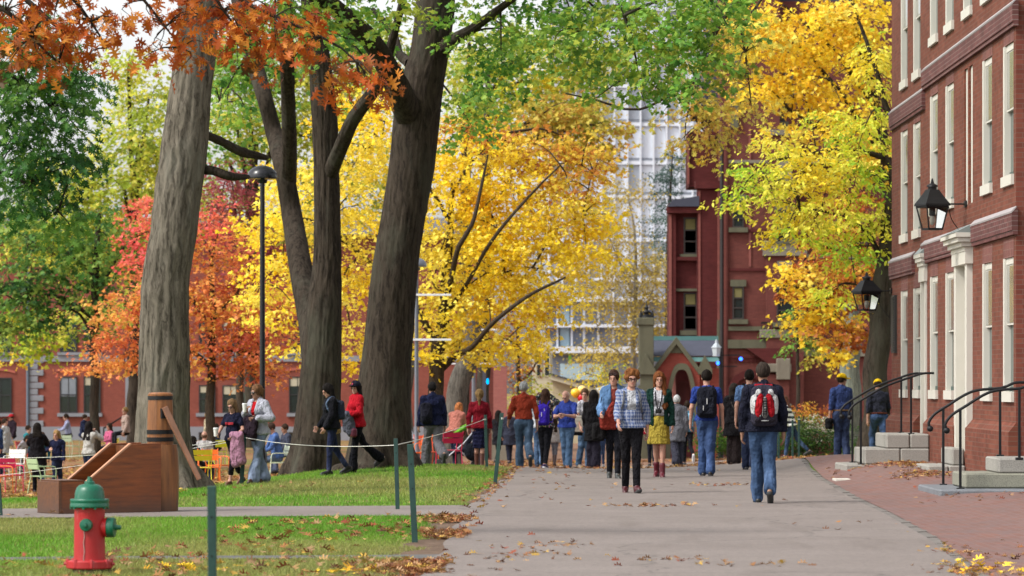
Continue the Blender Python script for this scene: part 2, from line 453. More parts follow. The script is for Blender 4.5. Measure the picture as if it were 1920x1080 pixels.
# ------------------------------------------------------------------ grass blades
M_grass = m_leaf('grass_blade', .35, .5)
rng = np.random.default_rng(5)
def lawn_mask(x, y):
    ok = (x < np.interp(y, [q[0] for q in PLx], [q[1] for q in PLx])-.10-.42*vnoise(x*1.6, y*1.2, 0, 4)*(y < 43))
    u = (x+16)/15.5
    yn = 41.5+(43.6-41.5)*u; yf = 46+(47.2-46)*u
    ok &= ~((y > yn-.02) & (y < yf+.02))
    u = (x+14)/13.4
    ok &= ~((y > 31.6+1.7*u-.02) & (y < 32.05+1.9*u+.02))
    return ok
def blades(n, y0, y1, hh, ww):
    y = np.sqrt(rng.uniform(y0**2, y1**2, n)); x = rng.uniform(-.142, .01, n)*y
    k = lawn_mask(x, y); x, y = x[k], y[k]
    pat = vnoise(x*.9, y*.45, 0, 9); k = rng.uniform(0, 1, len(x)) < .35+1.0*pat
    x, y, pat = x[k], y[k], pat[k]; m = len(x)
    z = gh(x, y); a = rng.uniform(0, 2*np.pi, m); h = hh*rng.uniform(.5, 1.25, m)*(.7+.6*vnoise(x*2, y*1, 0, 11)); wd = ww*rng.uniform(.6, 1.3, m)
    lean = rng.normal(0, .55, (m, 2))*h[:, None]
    b = np.stack([x, y, z-.004], 1); d = np.stack([np.cos(a)*wd, np.sin(a)*wd, 0*a], 1)
    V = np.stack([b-d, b+d, b+np.stack([lean[:, 0], lean[:, 1], h], 1)], 1).reshape(-1, 3)
    dry = vnoise(x*.35, y*.2, 0, 21)
    base = np.stack([np.interp(dry, [.25, .5, .72], [.105, .16, .26]), np.interp(dry, [.25, .5, .72], [.27, .31, .27]), np.interp(dry, [.25, .5, .72], [.02, .03, .075])], 1)
    t = rng.uniform(.6, 1.5, (m, 1)); straw = rng.uniform(0, 1, m) < .07
    cc = base*t; cc[straw] = np.array([.34, .27, .11])
    return V, np.repeat(cc, 3, 0), m
Vs, Cs, ms = zip(*[blades(190000, 28.5, 43.5, .045, .004), blades(150000, 43.5, 86, .05, .0065)])
V = np.concatenate(Vs)
o = link('grass', mesh_np('grass', V, np.arange(len(V)).reshape(-1, 3), False, np.concatenate(Cs)), M_grass)
tag(o, 'short green lawn grass with dry patches on the left', 'grass', kind='stuff')

# ------------------------------------------------------------------ fallen leaves
def leaf_poly(kind):
    if kind == 'oak':
        h = [(.0, 0), (.03, .2), (.22, .1), (.24, .17), (.07, .33), (.10, .38), (.38, .33), (.40, .41), (.12, .53), (.13, .58), (.36, .66), (.33, .73), (.09, .73), (.12, .92), (.04, .86), (0, 1.)]
    elif kind == 'maple':
        h = [(.0, 0), (.12, .08), (.42, .02), (.34, .2), (.52, .42), (.3, .48), (.2, .5), (.24, .72), (.1, .76), (0, 1.)]
    elif kind == 'oval':
        h = [(.0, 0), (.2, .25), (.22, .5), (.12, .8), (0, 1.)]
    else:
        h = [(0, 0), (.3, .45), (0, 1.)]
    h = np.array(h); return np.vstack([h, [(-x, y) for x, y in h[-2:0:-1]]])
def leaves_np(c, d, nrm, size, kind, curl=.15):
    """leaf polygons: base c, direction d, normal nrm, length size"""
    t = leaf_poly(kind); n = len(t); m = len(c)
    d = d/(np.linalg.norm(d, axis=1)[:, None]+1e-9)
    s = np.cross(nrm, d); s /= np.linalg.norm(s, axis=1)[:, None]+1e-9
    u = np.cross(d, s)
    size = np.broadcast_to(size, (m,))
    cv = np.broadcast_to(np.asarray(curl, float), (m,))
    V = c[:, None]+size[:, None, None]*(t[None, :, 1:2]*d[:, None]+t[None, :, 0:1]*s[:, None]+(cv[:, None, None]*(np.abs(t[None, :, 0:1])*1.6-(t[None, :, 1:2]-.5)**2*1.2))*u[:, None])
    return V.reshape(-1, 3), np.arange(m*n).reshape(m, n), n
M_fallen = m_leaf('fallen_leaf', .15, .75)
PAL_F = np.array([C(150, 106, 62), C(124, 82, 52), C(168, 132, 88), C(100, 66, 46), C(142, 92, 56), C(178, 144, 66), C(156, 122, 90), C(132, 66, 44)])
def scatter(pts, size, colp=None):
    m = len(pts); a = rng.uniform(0, 2*np.pi, m)
    d = np.stack([np.cos(a), np.sin(a), rng.normal(0, .18, m)], 1)
    nr = np.stack([rng.normal(0, .28, m), rng.normal(0, .28, m), np.ones(m)], 1)
    c = np.column_stack([pts, gh(pts[:, 0], pts[:, 1])+.022+rng.uniform(0, .02, m)])
    V, Q, n = leaves_np(c, d, nr, size*rng.uniform(.6, 1.25, m), 'oak', rng.uniform(-.1, .5, m))
    cc = (PAL_F if colp is None else colp)[rng.integers(0, len(PAL_F if colp is None else colp), m)]*rng.uniform(.7, 1.25, (m, 1))
    return V, Q, np.repeat(cc, n, 0)
def clustered(x, y, dens, sc, seed):
    k = rng.uniform(0, 1, len(x)) < np.clip((vnoise(x*sc, y*sc*.5, 0, seed)-.5)*5, 0, 1)*dens
    return x[k], y[k]
S = []
# verge at the left edge of the path
y = rng.uniform(28.5, 45, 2600); x = np.interp(y, [q[0] for q in PLx], [q[1] for q in PLx])-np.abs(rng.normal(0, .30, 2600))+.14; S.append((np.column_stack(clustered(x, y, 1, .9, 31)), .10))
y = rng.uniform(48, 80, 900); x = np.interp(y, [q[0] for q in PLx], [q[1] for q in PLx])-np.abs(rng.normal(0, .2, 900))+.12; S.append((np.column_stack([x, y])[::3], .09))
# lawn, near
y = rng.uniform(28.5, 44, 1100); x = rng.uniform(-.142, -.01, 1100)*y; S.append((np.column_stack(clustered(x, y, .9, .45, 37)), .12))
y = rng.uniform(44, 80, 1500); x = rng.uniform(-.142, -.0, 1500)*y; S.append((np.column_stack(clustered(x, y, .35, .3, 38)), .12))
# path: small drifts and stray leaves
y = rng.uniform(29, 78, 1700); x = rng.uniform(-.6, 5.4, 1700); k = x < np.interp(y, [q[0] for q in PRx], [q[1] for q in PRx]); S.append((np.column_stack(clustered(x[k], y[k], .33, .55, 41)), .09))
for (cx, cy, rx, ry, n) in [(1.75, 46.6, .5, .3, 70), (1.3, 32.5, .3, .2, 24), (.35, 35.3, .45, .5, 25), (2.0, 31.6, .35, .15, 26), (3.2, 56, .5, .5, 40), (.0, 33.4, .4, .8, 40)]:
    S.append((np.column_stack([rng.normal(cx, rx*.6, n), rng.normal(cy, ry*.8, n)]), .09))
# brick pavement near the steps
y = rng.uniform(30, 78, 2200); x = rng.uniform(3.6, 7., 2200); k = x > np.interp(y, [q[0] for q in PRx], [q[1] for q in PRx])+.15; S.append((np.column_stack(clustered(x[k], y[k], .38, .5, 47)), .09))
for (cx, cy, rx, ry, n) in [(6.35, 59.5, .32, 1.5, 420), (6.2, 55.8, .4, 1.1, 330), (6.0, 62, .4, 1.5, 200), (3.75, 30.5, .25, .8, 120), (4.05, 34, .2, 1.2, 60), (4.75, 33, .4, .5, 60), (6.75, 48, .2, 2, 120)]:
    S.append((np.column_stack([rng.normal(cx, rx*.6, n), rng.normal(cy, ry*.6, n)]), .08))
# the yard beyond
y = rng.uniform(79, 135, 22000); x = rng.uniform(-.14, .09, 22000)*y; S.append((np.column_stack(clustered(x, y, .8, .3, 51)), .16))
y = rng.uniform(62, 95, 7000); x = rng.uniform(-.142, -.075, 7000)*y; k = (y > 72)|(x < -8.2); S.append((np.column_stack([x[k], y[k]]), .14))
V, Q, CC = [], [], []; n0 = 0
for p_, sz in S:
    if len(p_) == 0: continue
    v, q, c_ = scatter(np.asarray(p_), sz); V.append(v); Q.append(q+n0); CC.append(c_); n0 += len(v)
tag(link('fallen_leaves', mesh_np('fallen_leaves', np.concatenate(V), np.concatenate(Q), False, np.concatenate(CC)), M_fallen), 'dry brown and yellow leaves scattered over grass, path and bricks', 'fallen leaves', kind='stuff')
# a few bright yellow leaves by the near post and the right kerb
ye = np.array([C(240, 205, 60), C(230, 190, 40), C(214, 160, 40)])
v, q, c_ = scatter(np.concatenate([np.column_stack([rng.normal(-2.65, .16, 26), rng.normal(31.2, .35, 26)]), np.column_stack([rng.normal(-1.35, .12, 14), rng.normal(30.7, .2, 14)]), np.column_stack([rng.normal(3.95, .22, 40), rng.normal(30.9, .6, 40)]), np.column_stack([rng.normal(6.55, .16, 40), rng.normal(44.5, .7, 40)])]), .12, ye)
tag(link('fallen_leaves', mesh_np('fallen_leaves', v, q, False, c_), M_fallen), 'bright yellow leaves lying on the grass and the bricks', 'fallen leaves', kind='stuff')
# ------------------------------------------------------------------ brick hall on the right (long wall X = 7)
M_bw = m_brick('hall_brick', (1, 2), (.140, .040, .025), (.182, .058, .034), (.115, .076, .058), .6, 1., .45)
M_bw2 = m_brick('hall_brick_end', (0, 2), (.155, .040, .029), (.20, .058, .038), (.125, .082, .066), .55, 1., .3)
M_course = m_brick('course_brick', (1, 2), (.105, .040, .038), (.15, .058, .052), (.17, .13, .12), .6, 1., .6)
M_lintel = m_brick('lintel_brick', (2, 1), (.14, .05, .045), (.19, .07, .055), (.2, .14, .12), .6, 1., .3)
M_white = m_plain('white_paint', (.53, .51, .45), .5, .06, 5, bump=.06, bscale=20)
M_white2 = m_plain('door_paint', (.50, .465, .40), .5, .08, 3, bump=.06, bscale=20)
def m_glass(name, c, rough=.08):
    if name in _mc: return _mc[name]
    a = N(name); o = a.obj()
    f = a.noise(o, 1.2, 3)
    _mc[name] = a.bsdf(a.mix(f, tuple(x*.5 for x in c), c), rough, a.bump(a.noise(o, 1.5, 2), .05, .02), 0, .8)
    return _mc[name]
M_gl = m_glass('dark_glass', (.02, .03, .03))
M_glg = m_glass('green_glass', (.01, .045, .04))
M_shade = m_plain('blind', (.66, .60, .44), .8, .08, 2)
def m_granite(name, c):
    a = N(name); o = a.pos()
    f = a.noise(o, 1.6, 5, .6); g = a.noise(o, 90, 2, .6)
    cc = a.mix(f, tuple(x*.72 for x in c), tuple(x*1.15 for x in c))
    cc = a.mix(a.ramp(g, [(.38, .6), (.5, 0.)]), cc, tuple(x*.45 for x in c))
    st = a.noise(a.map(o, (4, 4, .8)), 1, 4)
    cc = a.mix(a.ramp(st, [(.55, 0.), (.75, .5)]), cc, tuple(x*.5 for x in c))
    return a.bsdf(cc, .8, a.bump(a.noise(o, 30, 4), .35, .012), 0, .3)
M_gran = m_granite('granite', (.30, .285, .255))
M_gran2 = m_granite('mossy_granite', (.24, .235, .185))
M_slate_slab = m_granite('bluestone', (.17, .18, .195))
M_iron = m_plain('black_iron', (.008, .008, .009), .5, .4, 12, spec=.25, bump=.15)
WX = 7.0
def wy(px): return WX*F/(px-960.)      # where a pixel column meets the long wall
hall = empty('brick_hall', (WX, wy(1905), g1(WX, 60)), 'long red brick hall with tall white sash windows along the right edge', 'building')
Yn, Yf, Ym = wy(1905), wy(1672), wy(1735.)
def reparent(o, r):
    o.parent = r; o.matrix_parent_inverse = Matrix.Translation(r.location).inverted(); return o
wins = []
for (ya, yb, off) in [(1882, 1901, 0), (1844, 1859.5, 0), (1775, 1787.5, 0), (1746, 1757.5, 0), (1715, 1724.5, -.28), (1691.5, 1700.5, -.28)]:
    cy = (wy(ya)+wy(yb))/2; w_ = 1.0
    wins += [(cy-w_/2, cy+w_/2, 4.47+off, 6.33+off), (cy-w_/2, cy+w_/2, 7.3+off*1.3, 9.1+off)]
    wins.append((cy-w_/2, cy+w_/2, 1.43, 3.32+off*.45))
cy = (wy(1809)+wy(1821))/2; wins.append((cy-.5, cy+.5, 7.3, 9.1))
doors = [((wy(1797)+wy(1826))/2, .58, .75, 3.72), ((wy(1730)+wy(1737))/2, .26, .75, 3.62)]
# narrow pair of blind slots between the second-floor windows
cyn = (wy(1807)+wy(1822))/2
slots = [(cyn-.62, cyn-.18, 4.3, 6.4), (cyn+.0, cyn+.44, 4.3, 6.4)]
holes = [(a, b, c, d) for (a, b, c, d) in wins]+[(c-w-.03, c+w+.03, .5, h-.3) for (c, w, b_, h) in doors]+slots
# wall front with real openings: grid of cells
yc = sorted(set([Yn, Yf]+[h[0] for h in holes]+[h[1] for h in holes])); zc = sorted(set([-1.2, 10.6]+[h[2] for h in holes]+[h[3] for h in holes]))
mb = MB(); D = .30
for i in range(len(yc)-1):
    for j in range(len(zc)-1):
        my, mz = (yc[i]+yc[i+1])/2, (zc[j]+zc[j+1])/2
        if any(h[0] < my < h[1] and h[2] < mz < h[3] for h in holes): continue
        mb.add([(WX, yc[i], zc[j]), (WX, yc[i+1], zc[j]), (WX, yc[i+1], zc[j+1]), (WX, yc[i], zc[j+1])], [(0, 3, 2, 1)])
for (a, b, c, d) in holes:
    for q in ([(a, c), (a, d)], [(b, d), (b, c)], [(a, d), (b, d)], [(b, c), (a, c)]):
        (y1, z1), (y2, z2) = q
        mb.add([(WX, y1, z1), (WX, y2, z2), (WX+D, y2, z2), (WX+D, y1, z1)], [(0, 1, 2, 3)])
reparent(mb.build('wall', M_bw), hall)
for q_ in (Yn, Yf):
    mb = MB(); mb.add([(WX, q_, -1.2), (WX+14, q_, -1.2), (WX+14, q_, 10.6), (WX, q_, 10.6)], [(0, 1, 2, 3)]); reparent(mb.build('end_wall', M_bw2), hall)
mb = MB(); mb.prism([(WX-.3, 10.6), (WX+14.3, 10.6), (WX+7, 14.5)], Yn-.2, Yf+.2); reparent(mb.build('roof', m_plain('roof_slate', (.09, .09, .10), .8, .3, 3)), hall)
mb = MB(); mb.box(WX-.12, WX+.02, Yn-.02, wy(1835)+1.0, -.6, .95).add([(WX-.12, Yn, .95), (WX-.12, Yf, .95), (WX-.001, Yf, 1.05), (WX-.001, Yn, 1.05)], [(0, 1, 2, 3)])
mb = MB()
for (y0, y1) in ((Yn-.03, doors[0][0]-.78), (doors[0][0]+.78, doors[1][0]-.75), (doors[1][0]+.75, Yf)):
    mb.prism([(WX-.11, -.9), (WX+.02, -.9), (WX+.02, 1.0), (WX-.004, 1.0), (WX-.11, .87)], y0, y1)
reparent(mb.build('water_table', M_bw), hall)
# string courses, stepping up over the doors
for (p0, p1, z) in [(1672.5, 1716, 3.76), (1733.5, 1792, 3.88), (1827.5, 1906, 3.93), (1672.5, 1735, 6.50), (1734, 1907, 6.82)]:
    y0, y1 = wy(p1), wy(p0)
    mb = MB(); mb.prism([(WX-.065, z-.25), (WX+.02, z-.25), (WX+.02, z+.06), (WX-.004, z+.06), (WX-.065, z-.01)], y0, y1)
    mb.prism([(WX-.05, z-.31), (WX+.02, z-.31), (WX+.02, z-.248), (WX-.05, z-.248)], y0, y1)
    reparent(mb.build('string_course', M_course), hall)
    mb = MB(); mb.prism([(WX-.07, z-.012), (WX-.001, z+.062), (WX-.001, z+.085), (WX-.075, z+.012)], y0, y1)
    reparent(mb.build('course_flashing', m_plain('lead', (.30, .27, .27), .6, .3, 9)), hall)
def sash(a, b, c, d, low, parent=hall):
    fr = MB(); x0, x1 = WX+.018, WX+.16; t = .07
    fr.box(x0, x1, a, a+t, c, d).box(x0-.03, x1, b-t-.05, b+.02, c+.006, d-.002).box(x0, x1, a+t, b-t, d-t*1.3, d).box(WX-.045, x1, a-.06, b+.06, c-.14, c+.005)
    w_ = reparent(fr.build('window', M_white), parent)
    mid = c+(d-c)*.5
    s = MB(); xs = WX+.03
    s.box(xs, xs+.05, a+t, a+t+.05, mid, d-t*1.3).box(xs, xs+.05, b-t-.05, b-t, mid, d-t*1.3).box(xs, xs+.05, a+t+.05, b-t-.05, mid, mid+.05).box(xs, xs+.05, a+t+.05, b-t-.05, d-t*1.3-.05, d-t*1.3)
    for k in (1, 2): s.box(xs+.01, xs+.04, a+t+(b-a-2*t)*k/3-.012, a+t+(b-a-2*t)*k/3+.012, mid+.05, d-t*1.3-.05)
    z_ = mid+.05+(d-t*1.3-.1-mid)*.5; s.box(xs+.012, xs+.042, a+t+.05, b-t-.05, z_-.012, z_+.012)
    o = s.build('sash', M_white, w_)
    xs += .03; s = MB()
    s.box(xs, xs+.05, a+t, a+t+.045, c+.0, mid).box(xs, xs+.05, b-t-.045, b-t, c, mid).box(xs, xs+.05, a+t+.045, b-t-.045, c, c+.07)
    o = s.build('sash', m_plain('dark_sash', (.012, .045, .04), .4, .2, 5), w_)
    g = MB().box(xs-.035, xs-.03, a+t+.03, b-t-.03, mid+.03, d-t*1.3-.02); o = g.build('pane', m_glass('pale_glass', (.30, .30, .26)) if not low else M_gl, w_)
    g = MB().box(xs+.02, xs+.025, a+t+.03, b-t-.03, c+.02, mid+.02); o = g.build('pane', M_glg, w_)
for k, (a, b, c, d) in enumerate(wins):
    sash(a, b, c, d, 0)
    if c < 6.9:
        l = MB().box(WX-.004, WX+.001, a-.05, b+.05, d+.003, d+.34 if c > 3 else d+.26); reparent(l.build('lintel', M_lintel), hall)
for (a, b, c, d) in slots:
    reparent(MB().box(WX+.03, WX+.2, a, b, c, d).build('blind_panel', M_white), hall)
# door cases
for k, (cy, hw, zb, zt) in enumerate(doors):
    pr_ = .09 if k == 0 else .03; es = 1. if k == 0 else .55
    dm = MB()
    for sg in (-1, 1): dm.box(WX-pr_, WX+.05, cy+sg*(hw+.12*es)-.12*es, cy+sg*(hw+.12*es)+.12*es, zb-.25 if k == 0 else .7, zt-.35)
    dm.box(WX-pr_-.03, WX+.05, cy-hw-.30*es, cy+hw+.30*es, zt-.35, zt-.16)
    dcase = reparent(dm.build('door_case', M_white), hall)
    cm = MB()
    for (pz, e) in ((zt-.16, .04), (zt-.09, .09), (zt-.02, .15), (zt+.05, .19)): cm.box(WX-pr_-e*es, WX+.02, cy-hw-(.27+e*.8)*es, cy+hw+(.27+e*.8)*es, pz, pz+.068)
    o = cm.build('cornice', M_white, dcase)
    o = MB().prism([(WX-pr_-.20*es, zt+.118), (WX-.002, zt+.118), (WX-.002, zt+.26)], cy-hw-.42*es, cy+hw+.42*es).build('cornice_roof', m_plain('lead_grey', (.20, .23, .22), .5, .3, 6), dcase)
    dr = MB().box(WX+.06, WX+.12, cy-hw, cy+hw, .5, zt-.3)
    for i in (-1, 1):
        for (z0, z1) in ((zb+.15, zb+.8), (zb+.95, zb+1.6), (zb+1.72, zb+2.3)):
            if z1 < zt-.4: dr.box(WX+.048, WX+.062, cy+i*hw*.5-hw*.36, cy+i*hw*.5+hw*.36, z0, z1, .01)
    dd = dr.build('door', M_white2, dcase)
# louvred shutter at the far end
a = wy(1682); b = wy(1676); mb = MB().box(WX-.05, WX-.003, a, b, 2.1, 3.15)
for i in range(22): mb.box(WX-.065, WX-.049, a+.05, b-.05, 2.13+i*.046, 2.155+i*.046)
reparent(mb.build('shutter', m_plain('shutter_paint', (.03, .03, .028), .6, .2)), hall)

# ------------------------------------------------------------------ stone steps and handrails
def steps(name, pxr, sg, label, y0, y1, xo, top, thr, mossy):
    """y0..y1 along the wall; outermost slab starts at xo"""
    t = empty(name, (xo, (y0+y1)/2, g1(xo, (y0+y1)/2)), label, 'steps', 'granite steps at the hall doors')
    zb = min(g1(xo, y0), g1(xo, y1))
    rows = [('base_slab', xo, WX-.115, zb-.1, zb+.055, .28, M_slate_slab), ('step', xo+.42, WX-.115, zb+.057, top*.52+zb*.48, .10, M_gran2 if mossy else M_gran), ('step', xo+.86, WX-.115, top*.52+zb*.48+.003, top, .0, M_gran)]
    for (nm, x0, x1, z0, z1, ex, mt) in rows:
        if nm == 'step':
            split = (y0+y1)/2+.2
            m = MB().box(x0, x1, y0-ex, split-.004, z0, z1, .018).box(x0, x1, split+.004, y1+ex, z0, z1, .018)
        else: m = MB().box(x0, x1, y0-ex, y1+ex*.3, z0, z1, .01)
        reparent(m.build(nm, mt), t)
    return t
T = [(doors[0][0]-.62, 0)]
def rails(label, y0, y1, x0, x1, zg, ztop, rise, group):
    """two curved iron rails over a flight: each a rail, a low post and a high post"""
    t = empty('handrail', (x0, (y0+y1)/2, zg), label, 'handrail', group)
    for yy in (y0, y1):
        pts = [(x0-.13, yy, zg+rise-.17, .020), (x0-.15, yy, zg+rise-.10, .020), (x0-.08, yy, zg+rise+.01, .020), (x0+.1, yy, zg+rise+.13, .020), (x0+.45, yy, zg+rise+.33, .020), (x0+.85, yy, ztop+.93, .020), (x1-.1, yy, ztop+1.0, .020), (x1+.08, yy, ztop+1.005, .020)]
        p = smooth_path(pts, .05)
        m = MB().tube(p[:, :3], p[:, 3], 10)
        m.lathe([(.0, -.045), (.035, -.03), (.045, 0), (.035, .03), (0, .045)], (x0-.13, yy, zg+rise-.18), 12)
        reparent(m.build('rail', M_iron, smooth=True), t)
        for (xx, za) in ((x0+.05, zg-.02), (x1-.30, ztop-.02)):
            zt_ = float(np.interp(xx, p[5:, 0], p[5:, 2]))
            m = MB().box(xx-.017, xx+.017, yy-.017, yy+.017, za, zt_, .004)
            m.box(xx-.05, xx+.05, yy-.05, yy+.05, za, za+.035, .006)
            reparent(m.build('post', M_iron), t)
def flight(label, y0, y1, parts):
    t = empty('steps', (parts[0][0], (y0+y1)/2, parts[0][2]), label, 'steps', 'stone steps along the brick hall')
    for (x0, x1, z0, z1, ex, mt, nm) in parts:
        m = MB(); sp = y0+(y1-y0)*.5
        if nm == 'step' and (x1-x0) > .5: m.box(x0, x0+(x1-x0)*.55-.004, y0-ex, y1+ex, z0, z1, .02).box(x0+(x1-x0)*.55+.004, x1, y0-ex, y1+ex, z0, z1, .02)
        else: m.box(x0, x1, y0-ex, y1+ex, z0, z1, .02)
        reparent(m.build(nm, mt), t)
    return t
flight('mossy granite steps with a wide grey base slab, nearest the right edge', 49.45, 50.9,
       [(5.6, 8.6, -.12, .16, .6, M_slate_slab, 'base_slab'), (6.0, 8.6, .163, .36, .0, M_gran2, 'step'), (6.45, 8.6, .363, .56, -.03, M_gran, 'step')])
rails('pair of curved black handrails over the mossy steps nearest the right edge', 49.3, 51.25, 5.87, 7.0, .16, .56, .95, 'curved iron handrails')
flight('small two block granite step under the wide white door case', 56.8, 58.3,
       [(6.32, 6.885, -.1, .30, .12, M_gran, 'step'), (6.70, 6.88, .303, .56, .0, M_gran, 'step')])
flight('granite steps in front of the far narrow door, below two curved rails', 61.6, 63.5,
       [(5.5, 6.885, -.1, .205, .1, M_gran, 'base_slab'), (5.82, 6.885, .208, .47, .02, M_gran, 'step'), (6.18, 6.885, .473, .71, .0, M_gran, 'step')])
rails('pair of curved black handrails over the far steps beside the men in yellow caps', 61.75, 63.3, 5.72, 6.9, .205, .71, .96, 'curved iron handrails')
# ------------------------------------------------------------------ wall lanterns
M_lgl = None
def lantern(label, px, s, ztop, h, wd, wpx):
    x, y = PX(px, s), F/s
    t = empty('wall_lantern', (x, y, ztop-h), label, 'lantern', 'black lanterns bracketed to the brick hall')
    zb = ztop-h; r0, r1 = wd*.30, wd*.46; zs = zb+h*.44
    m = MB()
    for a in range(4):
        c, sn = math.cos(a*math.pi/2+.785+.35), math.sin(a*math.pi/2+.785+.35)
        q = 1.25
        m.tube([(x+r0*q*c, y+r0*q*sn, zb+.02), (x+r1*q*c, y+r1*q*sn, zs)], [.013, .013], 6)
    ang = [(math.cos(a*math.pi/2+.785+.35)*1.25, math.sin(a*math.pi/2+.785+.35)*1.25) for a in range(4)]
    for (r, z, hh) in ((r0+.008, zb, .03), (r1+.012, zs-.01, .035)):
        V = [(x+c*r, y+sn*r, z+dz) for dz in (0, hh) for (c, sn) in ang]
        if r < r1: m.add(V, [(0, 3, 2, 1), (4, 5, 6, 7), (0, 1, 5, 4), (1, 2, 6, 5), (2, 3, 7, 6), (3, 0, 4, 7)])
        else: m.add(V, [(0, 1, 5, 4), (1, 2, 6, 5), (2, 3, 7, 6), (3, 0, 4, 7)])
    reparent(m.build('frame', M_iron), t)
    ca = MB(); zc_ = zb+h*.78
    V = [(x+c*r, y+sn*r, z) for (r, z) in ((r1+.035, zs+.02), (r1+.03, zs+.05), (r1*.8, zs+(zc_-zs)*.55), (r1*.42, zc_)) for (c, sn) in ang]
    fs = [(0, 3, 2, 1), (12, 13, 14, 15)]
    for k in range(3):
        for a in range(4): fs.append((k*4+a, k*4+(a+1) % 4, k*4+4+(a+1) % 4, k*4+4+a))
    ca.add(V, fs)
    ca.lathe([(.0, zc_), (r1*.34, zc_), (r1*.34, zc_+h*.05), (r1*.44, zc_+h*.055), (r1*.40, zc_+h*.085), (r1*.14, zc_+h*.12), (r1*.12, zc_+h*.15), (.012, zc_+h*.21), (0, ztop)], (x, y, 0), 14)
    reparent(ca.build('cap', M_iron), t)
    gl = MB(); V = [(x+c*r, y+sn*r, z) for (r, z) in ((r0*.97, zb+.03), (r1*.97, zs-.01)) for (c, sn) in ang]
    gl.add(V, [(0, 1, 5, 4), (1, 2, 6, 5), (2, 3, 7, 6), (3, 0, 4, 7)])
    a = N('lantern_glass'); tr = a.n('ShaderNodeBsdfTransparent', {'Color': (.93, .93, .9)}); gb = a.n('ShaderNodeBsdfGlossy', {'Color': (.9, .9, .9), 'Roughness': .06})
    fr = a.n('ShaderNodeFresnel', {'IOR': 1.5}); mx = a.n('ShaderNodeMixShader', {0: fr.outputs[0], 1: tr.outputs[0], 2: gb.outputs[0]}); a.t.links.new(mx.outputs[0], a.out.inputs[0])
    reparent(gl.build('glass', a.m), t)
    bu = MB().lathe([(0, zs-.02), (.05, zs-.02), (.05, zs-.13), (0, zs-.13)], (x, y, 0), 12); reparent(bu.build('lamp_holder', M_iron), t)
    bu = MB().lathe([(0, zs-.13), (.035, zs-.14), (.045, zs-.2), (.03, zs-.26), (0, zs-.28)], (x, y, 0), 12); reparent(bu.build('bulb', m_plain('milk_glass', (.62, .60, .55), .3, .05), smooth=True), t)
    br = MB(); zz = zs+.05
    br.tube([(x+r1*.6, y-.04, zz), (WX-.01, y-.04, zz)], [.012]*2, 6).tube([(x+r1*.6, y+.05, zz), (WX-.01, y+.05, zz)], [.012]*2, 6)
    br.box(WX-.03, WX-.002, y-.12, y+.12, zz-.05, zz+.05, .006)
    br.tube(smooth_path([(x+r1+.05, y, zz-.04, .006), (WX-.22, y, zz-.25, .006), (WX-.02, y, zz-.52, .006)], .05)[:, :3], .007, 6)
    reparent(br.build('bracket', M_iron), t)
lantern('larger black wall lantern with a clear tapered glass above the wide white door case', 1748, 121.7, 4.71, .80, .44, 1812)
lantern('smaller black wall lantern in front of the dark leaning tree trunk', 1625, 101.7, 3.60, .72, .46, 1672)
x, y = 5.2, 58.2; z = g1(x, y)+.03
t = empty('paving_slab', (x, y, z), 'thin white slab lying in the brick paving left of the near steps', 'slab')
reparent(MB().box(x-.18, x+.18, y-.32, y+.32, z-.03, z+.012, .004).build('slab', M_white), t)
# ------------------------------------------------------------------ fire hydrant
def m_paint(name, c, rough=.32, wear=(.25, .2, .17)):
    a = N(name); o = a.obj()
    f = a.noise(o, 6, 5, .6); g = a.noise(o, 28, 4, .7)
    cc = a.mix(f, tuple(x*.72 for x in c), tuple(min(1, x*1.2) for x in c))
    cc = a.mix(a.ramp(g, [(.66, 0.), (.72, .8)]), cc, wear)
    st = a.noise(a.map(o, (16, 16, 1.5)), 1, 4)
    cc = a.mix(a.ramp(st, [(.62, 0.), (.72, .35)]), cc, tuple(min(1, x*.5+.16) for x in c))
    rr = a.math('ADD', rough, a.math('MULTIPLY', f, .3))
    return a.bsdf(cc, rr, a.bump(a.noise(o, 22, 3), .3, .006), 0, .5)
M_red = m_paint('red_paint', (.37, .010, .013), .34, (.30, .10, .08)); M_grn = m_paint('green_paint', (.0, .105, .055), .24, (.01, .07, .045))
s = 228.; hx, hy, hz = PX(168, s), F/s, g1(PX(168, s), F/s)
hyd = empty('fire_hydrant', (0, 0, 0), 'red fire hydrant with a green bonnet and green caps on the near lawn', 'fire hydrant')
k = 1/s
ZB = 1.58-(1075-HY)/s
def hz_(cy): return (1075-(860+cy/4.908))/s      # crop row -> height above the ground
r = lambda w: w/4.908/2/s
b = MB().lathe([(0, hz_(1010)), (r(400), hz_(1010)), (r(415), hz_(1000)), (r(415), hz_(945)), (r(395), hz_(935)), (r(292), hz_(930)), (r(288), hz_(900)), (r(284), hz_(700)), (r(280), hz_(470)), (r(285), hz_(455)), (r(330), hz_(450)), (0, hz_(448))], (0, 0, 0), 48)
def lat(prof, cz, ax, n=32, m=None):
    return (m or MB()).lathe(prof, (0, 0, cz), n, ax)
zo = hz_(632); zf = hz_(605)
b2 = MB().lathe([(0, .02), (r(175), .02), (r(165), .062), (r(150), .10), (r(168), .128), (r(190), .148), (0, .150)], (0, 0, zo), 32, 'x')
b3 = MB()
yy = -1
V = MB().lathe([(0, -.02), (r(140), -.03), (r(132), -.088), (r(118), -.105), (0, -.106)], (0, 0, zf), 28, 'y')
b.v += b2.v; 
for q, ff in b2.f.items(): b.f.setdefault(q, []).extend([f+b.n for f in ff])
b.n += b2.n
b.v += V.v
for q, ff in V.f.items(): b.f.setdefault(q, []).extend([f+b.n for f in ff])
b.n += V.n
